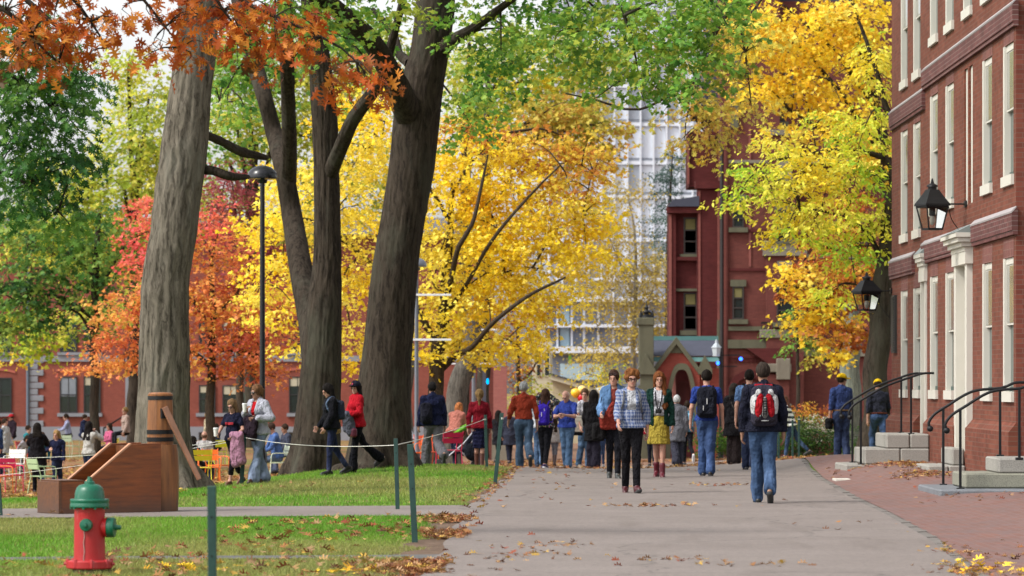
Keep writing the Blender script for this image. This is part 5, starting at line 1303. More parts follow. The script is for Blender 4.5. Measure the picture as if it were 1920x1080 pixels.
# --- dark green oak drooping at the left edge
s = 130
tree('oak_tree', 'dark green tree drooping along the left edge above the pump', (-260, s),
     [(-260, 1000, 80, s), (-250, 500, 60, s), (-200, 0, 50, s), (-150, -300, 40, s)],
     [[(-240, 200, 24, s), (-100, 120, 14, s), (40, 150, 8, s), (120, 230, 4, s)], [(-240, 320, 20, s), (-80, 300, 12, s), (60, 350, 6, s), (130, 420, 3, s)], [(-200, 0, 20, s), (-20, -40, 14, s), (120, 60, 7, s)]],
     [(60, 130, 110, 60, s, .9, 'DG'), (20, 200, 100, 70, s, .9, 'DG'), (110, 200, 70, 60, s, .8, 'DG'), (60, 270, 95, 60, s, .9, 'DG'), (130, 290, 55, 50, s, .7, 'DG'), (30, 330, 70, 50, s, .8, 'DG'), (90, 360, 70, 45, s, .7, 'DG'), (120, 410, 50, 34, s, .6, 'DG'), (130, 440, 35, 22, s, .5, 'DG'), (20, 60, 120, 70, s, .9, 'DG'), (150, 150, 40, 40, s, .5, 'DG'), (20, 400, 30, 20, s, .4, 'DG')],
     .12, 'oak', M_bark2, None, cov=1.6, spray=(.45, 14), droop=.6, seed=23, twigs=60, twig_r=.008)
# --- small green tree with the thin trunk on the left
s = 60
tree('young_tree', 'slender tree with mid green leaves and a thin straight trunk left of the grey trunk', (178, s),
     [(179, 850, 22, s), (178, 800, 18, s), (177, 690, 17, s), (178, 600, 16, s), (180, 500, 13, s), (186, 400, 8, s)],
     [[(178, 600, 8, s), (120, 560, 6, s), (60, 550, 4, s)], [(178, 640, 7, s), (150, 590, 5, s), (110, 570, 3, s)], [(179, 560, 8, s), (210, 500, 6, s), (235, 460, 4, s)], [(180, 520, 7, s), (120, 470, 5, s), (50, 470, 3, s)]],
     [(100, 500, 110, 60, s, 1.8, 'MG'), (30, 540, 90, 50, s, 1.6, 'MG'), (190, 470, 70, 60, s, 1.4, 'MG'), (60, 440, 80, 40, s, 1.5, 'MG'), (160, 560, 50, 40, s, 1.2, 'MG'), (200, 410, 35, 40, s, 1., 'MG'), (20, 610, 60, 50, s, 1.2, 'MG'), (70, 580, 60, 40, s, 1.2, 'MG'), (190, 620, 26, 26, s, .6, 'MG'), (225, 520, 34, 40, s, .8, 'MG')],
     .15, 'maple', M_bark2, 'small trees before the brick building', cov=1.0, spray=(.7, 14), droop=.35, seed=25, twigs=60)
# --- pale yellow small tree at the far left
s = 48
tree('maple_tree', 'low yellow green tree at the far left in front of the brick building', (-60, s),
     [(-60, 850, 20, s), (-55, 650, 16, s), (-40, 500, 10, s)], [[(-55, 650, 9, s), (40, 610, 6, s), (140, 620, 3, s)], [(-50, 600, 9, s), (40, 560, 5, s), (120, 570, 3, s)]],
     [(40, 620, 70, 50, s, 1.6, 'LM'), (110, 610, 60, 40, s, 1.5, 'YG'), (160, 590, 45, 40, s, 1.4, 'YG'), (20, 560, 60, 40, s, 1.4, 'MG'), (80, 650, 45, 25, s, 1., 'LM'), (10, 670, 25, 18, s, .8, 'Y'), (40, 400, 60, 50, s, 1.6, 'MG'), (215, 560, 40, 60, s, 1.2, 'YG')],
     .17, 'maple', M_bark2, None, cov=.75, spray=(.8, 12), seed=26, twigs=30)
# --- red-orange maple
s = 62
tree('maple_tree', 'bright red and orange maple between the grey trunk and the forked tree', (394, s),
     [(394, 850, 20, s), (394, 780, 18, s), (396, 700, 16, s), (398, 600, 13, s), (396, 480, 8, s)],
     [[(396, 690, 9, s), (360, 660, 8, s), (300, 650, 6, s), (220, 670, 3, s)], [(396, 660, 9, s), (440, 655, 8, s), (500, 670, 5, s)], [(397, 620, 8, s), (350, 540, 6, s), (300, 420, 3, s)], [(398, 600, 8, s), (450, 540, 5, s), (480, 470, 3, s)]],
     [(300, 400, 45, 50, s, 1.4, 'RR'), (280, 470, 50, 50, s, 1.5, 'RR'), (390, 420, 40, 50, s, 1.4, 'RR'), (420, 480, 60, 60, s, 1.6, 'R'), (300, 560, 70, 55, s, 1.8, 'R'), (390, 560, 70, 60, s, 1.8, 'R'), (470, 580, 70, 60, s, 1.8, 'R'), (230, 600, 50, 50, s, 1.5, 'R'), (420, 640, 75, 50, s, 1.7, 'R'), (500, 640, 50, 45, s, 1.4, 'R'), (210, 660, 45, 35, s, 1.2, 'R'), (370, 690, 40, 28, s, 1.2, 'R'), (470, 690, 55, 30, s, 1.2, 'R'), (160, 690, 24, 14, s, .7, 'R'), (530, 560, 30, 40, s, 1., 'R'), (240, 680, 35, 30, s, 1., 'R'), (525, 690, 25, 20, s, .7, 'R')],
     .125, 'maple', M_bark3, 'small trees before the brick building', cov=1.25, spray=(.75, 16), droop=.15, seed=31, twigs=110)
s = 46
tree('maple_tree', 'dark crimson tree rising behind the black lamp post dome', (450, s),
     [(450, 850, 16, s), (450, 700, 14, s), (446, 500, 10, s), (440, 380, 6, s)], [[(447, 480, 7, s), (470, 420, 5, s), (480, 360, 3, s)]],
     [(430, 380, 50, 60, s, 2, 'DR'), (450, 440, 60, 50, s, 2, 'DR'), (420, 330, 35, 35, s, 1.5, 'DR'), (480, 500, 50, 50, s, 2, 'DR'), (500, 600, 60, 60, s, 1.8, 'DR'), (490, 480, 40, 60, s, 1.6, 'DR')],
     .16, 'dia', M_bark3, None, cov=1.3, spray=(.9, 16), seed=33, twigs=30)
# --- tall yellow-green trees behind on the left
for (px, s, nm, ells, sd) in [
    (250, 44, 'tall yellow green tree behind the grey trunk on its left', [(260, 260, 90, 70, 44, 3, 'YG'), (230, 340, 80, 60, 44, 3, 'YG'), (280, 180, 60, 60, 44, 2.4, 'YG'), (200, 420, 70, 60, 44, 3, 'YG'), (240, 120, 40, 40, 44, 1.6, 'YG'), (300, 330, 60, 60, 44, 2.5, 'YG'), (130, 470, 80, 60, 44, 3, 'YG'), (210, 470, 60, 50, 44, 2, 'YG'), (50, 420, 70, 60, 44, 2, 'YG'), (160, 390, 60, 50, 44, 2, 'YG'), (320, 420, 60, 60, 44, 2.4, 'YG'), (110, 330, 60, 60, 44, 2, 'YG')], 41),
    (470, 40, 'tall yellow green tree glimpsed between the grey trunk and the forked tree', [(440, 220, 70, 60, 40, 3, 'YG'), (470, 140, 80, 60, 40, 3, 'G'), (530, 240, 60, 70, 40, 3, 'YG'), (420, 290, 50, 50, 40, 2.4, 'G'), (560, 140, 60, 60, 40, 3, 'YG'), (560, 330, 50, 60, 40, 2.4, 'YG'), (640, 200, 80, 80, 40, 3, 'YG'), (600, 80, 80, 60, 40, 3, 'G'), (700, 120, 60, 90, 40, 3, 'YG'), (430, 110, 50, 50, 40, 2.4, 'G'), (400, 380, 60, 50, 40, 2.4, 'YG'), (560, 420, 60, 50, 40, 2.4, 'YG'), (690, 330, 60, 80, 40, 2.4, 'YG')], 43),
    (870, 44, 'tall yellow green tree above the yellow maple', [(900, 180, 70, 60, 44, 3, 'YG'), (980, 150, 80, 60, 44, 3, 'LM'), (1000, 90, 90, 50, 44, 3, 'YG'), (920, 240, 60, 50, 44, 3, 'LM'), (1060, 180, 70, 60, 44, 3, 'YG'), (870, 110, 60, 60, 44, 3, 'YG'), (1110, 110, 60, 50, 44, 2.5, 'YG')], 45),
    (905, 52, 'olive brown tree behind the right shoulder of the yellow maple', [(1090, 240, 60, 50, 52, 2, 'OL'), (1050, 200, 70, 50, 52, 2, 'OL'), (1130, 230, 42, 40, 52, 1.6, 'OL'), (1110, 280, 40, 30, 52, 1.6, 'OL'), (1000, 230, 60, 60, 52, 2, 'OL'), (1060, 290, 60, 40, 52, 2, 'OL')], 47)]:
    y0_ = max(e[1] for e in ells)
    tree('tall_tree', nm, (px, s), [(px, 860, 26, s), (px+4, y0_+60, 22, s), (px+8, y0_-60, 14, s), (px+10, y0_-160, 7, s)], [[(px+5, y0_, 12, s), (e[0]*.6+px*.4, e[1]*.7+y0_*.3, 8, s), (e[0], e[1], 4, s)] for e in ells[:5]], ells, .2, 'maple', M_bark2, 'tall trees behind', cov=1.5, spray=(1.1, 14), seed=sd, twigs=40)
# --- the great yellow maple
s = 72
YM = [(900, 300, 110, 70, s, 2, 'Y'), (820, 370, 90, 80, s, 2, 'Y'), (960, 380, 110, 80, s, 2.2, 'Y'), (1060, 420, 80, 60, s, 2, 'Y'), (880, 460, 120, 80, s, 2.2, 'Y'), (1010, 480, 100, 60, s, 2, 'Y'), (1100, 470, 50, 40, s, 1.6, 'Y'), (930, 560, 120, 60, s, 2.2, 'Y'), (840, 560, 70, 70, s, 2, 'Y'), (1040, 560, 70, 40, s, 1.6, 'Y'), (900, 640, 90, 40, s, 1.8, 'Y'), (980, 640, 60, 36, s, 1.5, 'Y'), (810, 650, 36, 50, s, 1.2, 'Y'), (1060, 340, 70, 60, s, 1.8, 'YB'), (1000, 270, 80, 45, s, 1.8, 'YB'), (1100, 300, 45, 45, s, 1.5, 'YB'), (1120, 400, 34, 40, s, 1.2, 'Y'), (890, 250, 70, 35, s, 1.6, 'YB'),
      (660, 280, 70, 80, s, 2, 'Y'), (640, 400, 60, 90, s, 2, 'Y'), (690, 200, 60, 50, s, 1.8, 'Y'), (650, 520, 50, 90, s, 1.8, 'Y'), (660, 620, 36, 60, s, 1.5, 'Y'), (520, 420, 50, 50, s, 1.8, 'Y'), (510, 500, 45, 50, s, 1.8, 'Y'), (540, 340, 50, 60, s, 1.8, 'Y'), (470, 420, 30, 20, s, 1., 'Y'), (520, 590, 40, 40, s, 1.4, 'Y'), (560, 660, 30, 20, s, 1., 'Y'), (490, 540, 30, 30, s, 1., 'Y'), (640, 680, 24, 30, s, 1., 'Y')]
tree('maple_tree', 'wide golden yellow maple glowing in the middle behind the leaning trunk', (815, s),
     [(815, 890, 40, s), (815, 800, 32, s), (816, 720, 29, s), (822, 660, 28, s), (830, 600, 24, s), (840, 480, 16, s), (850, 340, 8, s)],
     [[(818, 700, 16, s), (850, 670, 13, s), (885, 650, 10, s+1.2), (930, 600, 9, s+2), (990, 555, 7, s+2.2), (1060, 520, 4, s+2)], [(828, 610, 14, s), (846, 520, 11, s+1.2), (862, 460, 10, s+1.8), (885, 420, 8, s+2), (905, 340, 6, s+2), (915, 290, 3, s+2)], [(822, 660, 14, s), (770, 560, 12, s), (680, 480, 9, s), (600, 420, 6, s), (520, 400, 4, s)], [(830, 600, 10, s), (870, 540, 8, s+1), (930, 440, 7, s+2), (1000, 360, 5, s+2), (1050, 310, 3, s+2)], [(845, 420, 8, s), (790, 330, 6, s), (700, 250, 4, s)], [(840, 560, 7, s), (815, 535, 6, s), (805, 500, 4, s)]],
     YM, .115, 'maple', M_bark3, None, cov=1.3, spray=(.72, 18), droop=.22, seed=51, twigs=170, upn=.7)
# --- grey trunks glimpsed behind it
tree('elm_tree', 'grey leaning trunk behind the golden maple, left of the ponytail woman', (846, 62), [(843, 880, 54, 62), (848, 800, 42, 62), (858, 740, 40, 62), (872, 690, 40, 62), (884, 640, 36, 62), (900, 520, 26, 62)], [], [(900, 430, 40, 40, 62, 1.2, 'YG')], .14, 'dia', m_bark('mid_bark', (.11, .10, .085), (.05, .045, .04)), None, seed=53, cov=.8)
tree('elm_tree', 'straight grey trunk just right of the leaning trunk base', (752, 66), [(752, 890, 46, 66), (754, 800, 38, 66), (758, 690, 36, 66), (762, 560, 30, 66)], [], [(764, 470, 30, 50, 66, 1., 'YG')], .14, 'dia', m_bark('mid_bark2', (.12, .11, .09), (.05, .045, .04)), None, seed=54, cov=.8)
# --- brown understorey and birch in the gap
s = 40
tree('bush', 'brown and gold bushy tree left of the cream house', (975, s), [(975, 830, 10, s), (972, 700, 8, s), (970, 600, 4, s)], [[(973, 720, 5, s), (1000, 690, 4, s), (1018, 640, 2, s)]], [(975, 640, 28, 30, s, 1.5, 'OB'), (970, 700, 30, 36, s, 1.5, 'OB'), (990, 590, 34, 30, s, 1.5, 'OB'), (975, 760, 30, 36, s, 1.3, 'YG'), (1005, 730, 22, 30, s, 1., 'YG'), (930, 590, 34, 34, s, 1.2, 'OB')], .17, 'dia', M_bark3, None, cov=1., spray=(.8, 14), seed=55, twigs=20)
s = 37
tree('birch_tree', 'thin pale birch with sparse yellow leaves in front of the white tower', (1180, s), [(1188, 840, 12, s), (1190, 740, 10, s), (1187, 640, 9, s), (1192, 540, 7, s), (1190, 440, 5, s), (1180, 380, 3, s)],
     [[(1188, 700, 5, s), (1160, 660, 4, s), (1130, 640, 3, s), (1115, 590, 2, s)], [(1188, 620, 5, s), (1215, 570, 4, s), (1235, 500, 2, s)], [(1190, 560, 4, s), (1165, 500, 3, s), (1140, 440, 2, s)], [(1190, 740, 5, s), (1150, 715, 3, s), (1100, 700, 2, s)]],
     [(1150, 560, 60, 70, s, 2, 'BI'), (1190, 500, 60, 70, s, 2, 'BI'), (1220, 560, 40, 70, s, 2, 'BI'), (1150, 430, 50, 60, s, 2, 'BI'), (1120, 660, 50, 40, s, 1.8, 'BI'), (1190, 640, 45, 50, s, 1.8, 'BI'), (1110, 510, 40, 60, s, 1.6, 'BI'), (1225, 620, 30, 50, s, 1.4, 'BI'), (1140, 700, 60, 24, s, 1.6, 'LM'), (1240, 490, 24, 50, s, 1.4, 'BI'), (1180, 360, 40, 40, s, 1.4, 'BI'), (1110, 420, 30, 50, s, 1.4, 'BI')], .15, 'dia', M_bark4, None, cov=.66, spray=(.9, 10), droop=.4, seed=57, inner=1.6, twigs=120, twig_r=.016)
s = 33
tree('spruce_tree', 'blue green spruce beside the red hall wing in front of the white tower', (1250, s), [(1250, 840, 12, s), (1252, 500, 9, s), (1258, 340, 4, s), (1262, 270, 2, s)], [], [(1255+dx, y_, w_, 9, s, 1.2, 'SP') for (y_, w_, dx) in [(290, 12, 6), (312, 20, 0), (335, 28, 6), (358, 30, -8), (382, 40, 2), (408, 38, -8), (432, 44, 4), (458, 40, -6), (482, 40, 0), (330, 24, -12)]], .13, 'dia', M_bark2, None, cov=1.6, spray=(.9, 20), droop=.45, seed=59, flat=.3)
# --- lemon yellow tree and its neighbours on the right
s = 80
LMN = [(1560, 400, 100, 50, s, 1.6, 'LM'), (1480, 350, 80, 50, s, 1.5, 'LM'), (1420, 330, 50, 45, s, 1.2, 'LM'), (1600, 320, 70, 60, s, 1.6, 'LM'), (1390, 370, 38, 28, s, .9, 'LM'), (1530, 300, 80, 40, s, 1.5, 'LM'), (1620, 230, 50, 60, s, 1.4, 'LM'), (1500, 430, 70, 40, s, 1.3, 'LM'), (1460, 270, 50, 30, s, 1.2, 'LM'), (1640, 120, 40, 70, s, 1.2, 'LM'), (1600, 470, 60, 40, s, 1.2, 'LM'), (1560, 540, 36, 40, s, 1., 'LM'), (1650, 420, 30, 60, s, 1., 'LM'), (1550, 230, 50, 30, s, 1.2, 'LM'), (1610, 590, 14, 12, s, .5, 'LM')]
tree('locust_tree', 'lemon yellow feathery tree in front of the red hall with a dark leaning trunk', (1642, s),
     [(1636, 850, 60, s), (1640, 800, 52, s), (1642, 720, 48, s), (1648, 620, 44, s), (1658, 520, 42, s), (1672, 420, 38, s), (1690, 300, 34, s), (1700, 150, 28, s), (1690, -60, 20, s)],
     [[(1680, 380, 22, s), (1670, 310, 14, s), (1640, 290, 11, s), (1590, 280, 8, s), (1530, 285, 6, s), (1460, 300, 4, s)], [(1690, 260, 18, s), (1660, 200, 12, s), (1640, 120, 9, s), (1610, 40, 6, s)], [(1660, 500, 14, s), (1620, 430, 8, s), (1560, 400, 5, s), (1500, 390, 3, s)]],
     LMN, .125, 'oval', M_bark2, None, cov=1.15, spray=(.55, 16), droop=.4, seed=61, twigs=90, flat=.4)
s = 62
GLD = [(1500, 60, 120, 60, s, 2, 'GO'), (1580, 120, 90, 70, s, 2, 'GO'), (1440, 90, 70, 60, s, 1.8, 'GO'), (1620, 40, 70, 60, s, 2, 'GO'), (1520, 180, 70, 50, s, 1.8, 'GO'), (1590, 220, 70, 50, s, 2, 'GO'), (1480, 160, 50, 40, s, 1.4, 'GO'), (1420, 170, 40, 40, s, 1.2, 'GO'), (1480, 250, 50, 30, s, 1.4, 'GO'), (1640, 280, 40, 80, s, 2, 'GO'), (1400, 30, 50, 40, s, 1.4, 'GO'), (1560, 20, 80, 40, s, 2, 'GO')]
tree('maple_tree', 'tall golden tree filling the top right beside the brick hall', (1700, s), [(1700, 860, 44, s), (1690, 600, 36, s), (1660, 300, 26, s), (1620, 100, 16, s), (1590, -60, 8, s)],
     [[(1660, 300, 14, s), (1580, 180, 10, s), (1500, 90, 6, s), (1440, 60, 3, s)], [(1640, 200, 12, s), (1560, 90, 8, s), (1480, 20, 4, s)], [(1670, 360, 12, s), (1560, 260, 7, s), (1470, 200, 4, s)]],
     GLD, .15, 'maple', M_bark2, None, cov=1.15, spray=(.75, 16), droop=.35, seed=63, twigs=80)
OBT = [(1560, 540, 80, 50, s, 1.8, 'OB'), (1620, 520, 50, 60, s, 1.8, 'OB'), (1530, 590, 60, 40, s, 1.6, 'GO'), (1580, 620, 60, 40, s, 1.6, 'OB'), (1500, 520, 50, 36, s, 1.4, 'GO'), (1620, 620, 40, 40, s, 1.4, 'OB'), (1570, 665, 40, 20, s, 1., 'GO'), (1630, 430, 50, 60, s, 1.8, 'OB'), (1480, 540, 30, 26, s, 1., 'GO'), (1540, 480, 50, 36, s, 1.4, 'OB'), (1580, 380, 50, 50, s, 1.4, 'OB')]
tree('maple_tree', 'orange brown tree low behind the lemon tree, left of its trunk', (1606, 56), [(1606, 860, 22, 56), (1602, 740, 18, 56), (1598, 640, 14, 56), (1590, 520, 7, 56)], [[(1598, 650, 8, 56), (1550, 600, 6, 56), (1500, 560, 3, 56)]], OBT, .15, 'maple', M_bark2, None, cov=1.2, spray=(.7, 16), seed=65, twigs=60)
# olive gold sprays between the canopy and the red hall
s = 90
tree('oak_tree', 'olive gold sprays hanging from a tree above the frame before the red hall', (1980, s), [(1980, 900, 60, s), (1960, 300, 50, s), (1900, -200, 40, s)], [[(1910, -160, 30, s), (1700, -180, 20, s), (1500, -120, 14, s), (1380, 0, 10, s), (1300, 150, 7, s), (1290, 210, 4, s)], [(1380, 0, 8, s), (1400, 120, 4, s), (1410, 210, 2, s)], [(1300, 150, 6, s), (1200, 205, 5, s), (1120, 188, 4, s), (1060, 175, 3, s)], [(1500, -120, 8, s), (1420, 10, 5, s), (1380, 60, 3, s)]],
     [(1320, 200, 50, 40, s, 1., 'OL'), (1280, 170, 40, 40, s, .9, 'OL'), (1390, 200, 50, 26, s, .9, 'OL'), (1340, 250, 40, 26, s, .8, 'OL'), (1290, 260, 24, 30, s, .7, 'OL'), (1330, 40, 60, 36, s, 1., 'OL'), (1400, 60, 50, 40, s, 1., 'GO'), (1360, 130, 40, 40, s, 1., 'OL'), (1350, 285, 16, 20, s, .4, 'GO'), (1262, 100, 30, 40, s, .6, 'OL')], .12, 'oak', M_bark2, None, cov=1.3, spray=(.5, 12), droop=.5, seed=67, twigs=60)
# --- hedge, flower shrub, small conifers and a pale trunk by the red hall
s = 60
def shrub(name, label, cat, ells, size, cov, seed, base, shape='dia'):
    tree(name, label, base, [(base[0], 850, 10, base[1]), (base[0], 800, 6, base[1]), (base[0]+2, 780, 3, base[1])], [], ells, size, shape, M_bark3, None, cov=cov, spray=(.35, 16), droop=.05, seed=seed, cat=cat, inner=2.6)
PALS['HG'] = L_((40, 66, 30), (54, 88, 34), (74, 112, 40), (96, 132, 46)); PALS['HB'] = L_((70, 50, 36), (52, 60, 34), (110, 74, 40), (150, 92, 40)); PALS['WF'] = L_((90, 120, 50), (120, 140, 60), (220, 220, 200), (235, 235, 225))
shrub('hedge', 'clipped dark green hedge behind the man in the blue shirt and yellow cap', 'hedge', [(1325+i*24, 832, 20, 32, 62, .6, 'HG') for i in range(12)], .07, 1.5, 71, (1450, 62))
shrub('flower_bush', 'green bush with small white flowers on top of the hedge', 'bush', [(1500, 800, 40, 24, 58, .7, 'WF'), (1540, 806, 30, 24, 58, .6, 'WF'), (1470, 806, 26, 20, 58, .6, 'HG')], .08, 1.3, 72, (1505, 58))
shrub('russet_bush', 'russet orange bush behind the white flowered bush', 'bush', [(1500, 775, 40, 18, 54, .7, 'OB'), (1545, 780, 30, 16, 54, .7, 'OB')], .09, 1.2, 73, (1510, 54))
s = 52
tree('pine_tree', 'small soft green pine in front of the red hall windows', (1495, s), [(1497, 850, 9, s), (1496, 700, 7, s), (1494, 570, 3, s)], [], [(1490, 600, 34, 16, s, .8, 'OL'), (1480, 625, 40, 16, s, .9, 'G'), (1500, 650, 40, 16, s, .9, 'G'), (1525, 670, 28, 24, s, .8, 'OL'), (1495, 580, 24, 12, s, .6, 'G'), (1530, 640, 30, 20, s, .8, 'OL')], .14, 'dia', M_bark2, None, cov=.7, spray=(.6, 16), droop=.5, seed=75)
tree('willow_tree', 'pale grey green trunk behind the man in the blue shirt', (1592, 58), [(1592, 860, 44, 58), (1593, 760, 40, 58), (1596, 660, 36, 58), (1598, 560, 26, 58)], [], [(1598, 520, 30, 40, 58, 1., 'OB')], .14, 'dia', m_bark('green_bark', (.17, .19, .15), (.10, .11, .09)), None, seed=77, cov=.8)
# ------------------------------------------------------------------ people: one smooth body grown from a posed skeleton
class SDF:
    def __init__(s, lo, hi, v):
        s.v = v; s.lo = np.array(lo, float); s.n = np.ceil((np.array(hi)-s.lo)/v).astype(int)+1
        s.D = np.full(s.n, .5, np.float32)
    def _sub(s, a, b):
        i0 = np.clip(np.floor((np.array(a)-s.lo)/s.v).astype(int), 0, s.n-1); i1 = np.clip(np.ceil((np.array(b)-s.lo)/s.v).astype(int)+1, 1, s.n)
        ax = [s.lo[k]+s.v*np.arange(i0[k], i1[k]) for k in range(3)]
        return tuple(slice(i0[k], i1[k]) for k in range(3)), ax[0][:, None, None], ax[1][None, :, None], ax[2][None, None, :]
    def _mix(s, sl, d, k):
        D = s.D[sl]
        h = np.clip(.5+.5*(D-d)/k, 0, 1); s.D[sl] = D*(1-h)+d*h-k*h*(1-h)
    def cap(s, a, b, ra, rb, k=.03):
        a = np.array(a, float); b = np.array(b, float); m = max(ra, rb)+2*k+.03
        sl, x, y, z = s._sub(np.minimum(a, b)-m, np.maximum(a, b)+m)
        ab = b-a; L2 = ab@ab+1e-9
        t = np.clip(((x-a[0])*ab[0]+(y-a[1])*ab[1]+(z-a[2])*ab[2])/L2, 0, 1)
        d = np.sqrt((x-a[0]-t*ab[0])**2+(y-a[1]-t*ab[1])**2+(z-a[2]-t*ab[2])**2)-(ra+t*(rb-ra))
        s._mix(sl, d, k); return s
    def ell(s, c, r, M=None, k=.03):
        c = np.array(c, float); r = np.array(r, float); m = r.max()+2*k+.03
        sl, x, y, z = s._sub(c-m, c+m); x = x-c[0]; y = y-c[1]; z = z-c[2]
        if M is not None:
            M = np.array(M); x, y, z = M[0, 0]*x+M[1, 0]*y+M[2, 0]*z, M[0, 1]*x+M[1, 1]*y+M[2, 1]*z, M[0, 2]*x+M[1, 2]*y+M[2, 2]*z
        k0 = np.sqrt((x/r[0])**2+(y/r[1])**2+(z/r[2])**2); k1 = np.sqrt((x/r[0]**2)**2+(y/r[1]**2)**2+(z/r[2]**2)**2)+1e-9
        s._mix(sl, k0*(k0-1)/k1, k); return s
    def box(s, c, h, r, M=None, k=.02):
        c = np.array(c, float); h = np.array(h, float); m = np.linalg.norm(h)+2*k+.03
        sl, x, y, z = s._sub(c-m, c+m); x = x-c[0]; y = y-c[1]; z = z-c[2]
        if M is not None:
            M = np.array(M); x, y, z = M[0, 0]*x+M[1, 0]*y+M[2, 0]*z, M[0, 1]*x+M[1, 1]*y+M[2, 1]*z, M[0, 2]*x+M[1, 2]*y+M[2, 2]*z
        qx, qy, qz = np.abs(x)-h[0]+r, np.abs(y)-h[1]+r, np.abs(z)-h[2]+r
        d = np.sqrt(np.maximum(qx, 0)**2+np.maximum(qy, 0)**2+np.maximum(qz, 0)**2)+np.minimum(np.maximum(qx, np.maximum(qy, qz)), 0)-r
        s._mix(sl, d, k); return s
    def cut(s, n, c):
        """keep the side where n.p <= c"""
        x = s.lo[0]+s.v*np.arange(s.n[0]); y = s.lo[1]+s.v*np.arange(s.n[1]); z = s.lo[2]+s.v*np.arange(s.n[2])
        s.D = np.maximum(s.D, n[0]*x[:, None, None]+n[1]*y[None, :, None]+n[2]*z[None, None, :]-c); return s
    def minus_box(s, c, h, M=None):
        o = SDF(s.lo, s.lo+(s.n-1)*s.v, s.v); o.n = s.n; o.D = np.full(s.n, .5, np.float32); o.box(c, h, .004, M, .001); s.D = np.maximum(s.D, -o.D); return s
    def minus_ell(s, c, r, M=None):
        o = SDF(s.lo, s.lo+(s.n-1)*s.v, s.v); o.n = s.n; o.D = np.full(s.n, .5, np.float32); o.ell(c, r, M, .001); s.D = np.maximum(s.D, -o.D); return s
    def minus_cap(s, a, b, ra, rb):
        o = SDF(s.lo, s.lo+(s.n-1)*s.v, s.v); o.n = s.n; o.D = np.full(s.n, .5, np.float32); o.cap(a, b, ra, rb, .001); s.D = np.maximum(s.D, -o.D); return s
    def rough(s, amp, f, seed=0):
        k = np.argwhere(np.abs(s.D) < amp*3+s.v)
        if len(k):
            p = s.lo+k*s.v; s.D[tuple(k.T)] += amp*(vnoise(p[:, 0]*f[0], p[:, 1]*f[1], p[:, 2]*f[2], seed)-.5)*2
        return s
    def mesh(s):
        D = np.pad(s.D, 1, constant_values=.5); g = D < 0
        c = np.zeros(tuple(np.array(D.shape)-1), np.int8)
        for i in (0, 1):
            for j in (0, 1):
                for k in (0, 1): c += g[i:D.shape[0]-1+i, j:D.shape[1]-1+j, k:D.shape[2]-1+k]
        act = np.argwhere((c > 0) & (c < 8))
        if len(act) == 0: return np.zeros((0, 3)), np.zeros((0, 4), int)
        idx = np.full(c.shape, -1, np.int64); idx[tuple(act.T)] = np.arange(len(act))
        P_ = np.zeros((len(act), 3)); W = np.zeros(len(act))
        cr = [(i, j, k) for i in (0, 1) for j in (0, 1) for k in (0, 1)]
        for a in cr:
            for ax in range(3):
                if a[ax]: continue
                b = list(a); b[ax] = 1
                da = D[act[:, 0]+a[0], act[:, 1]+a[1], act[:, 2]+a[2]]; db = D[act[:, 0]+b[0], act[:, 1]+b[1], act[:, 2]+b[2]]
                m = (da < 0) != (db < 0); t = np.where(m, da/(da-db+1e-12), 0)
                q = np.array(a, float)[None]+np.zeros((len(act), 3)); q[:, ax] += t
                P_[m] += q[m]; W[m] += 1
        V = s.lo+(act+P_/W[:, None]-1)*s.v
        Q = []
        for ax in range(3):
            a1, a2 = (ax+1) % 3, (ax+2) % 3
            sl0 = [slice(1, -1)]*3; sl1 = [slice(1, -1)]*3; sl0[ax] = slice(0, -1); sl1[ax] = slice(1, None)
            g0, g1_ = g[tuple(sl0)], g[tuple(sl1)]
            e = np.argwhere(g0 != g1_)
            if not len(e): continue
            fl = g0[tuple(e.T)]
            e = e+1; e[:, ax] -= 1
            u = np.zeros(3, int); w = np.zeros(3, int); u[a1] = 1; w[a2] = 1
            q = np.stack([idx[tuple((e-u-w).T)], idx[tuple((e-w).T)], idx[tuple(e.T)], idx[tuple((e-u).T)]], 1)
            q[~fl] = q[~fl][:, ::-1]; Q.append(q)
        return V, np.concatenate(Q)
def rotm(ax, deg):
    return np.array(Matrix.Rotation(R(deg), 3, ax))
def nrm(v): v = np.array(v, float); return v/(np.linalg.norm(v)+1e-9)
SKIN = {'f': (.40, .215, .155), 'm': (.31, .165, .115), 't': (.26, .14, .09)}
def m_skin(k):
    key = 'skin_'+k
    if key in _mc: return _mc[key]
    a = N(key); c = SKIN[k]; f = a.noise(a.obj(), 14, 3)
    _mc[key] = a.bsdf(a.mix(f, tuple(x*.88 for x in c), tuple(min(1, x*1.1) for x in c)), .55, None, 0, .35, **{'Subsurface Weight': .08})
    return _mc[key]
def m_hair(c):
    key = ('hair', c)
    if key in _mc: return _mc[key]
    a = N('hair'); o = a.obj(); f = a.noise(a.map(o, (60, 60, 9)), 1, 3)
    cc = a.ramp(f, [(.3, tuple(x*.35 for x in c)), (.55, tuple(x*.75 for x in c)), (.75, tuple(min(1, x*1.4) for x in c))])
    _mc[key] = a.bsdf(cc, .7, a.bump(f, .8, .02), 0, .08); return _mc[key]
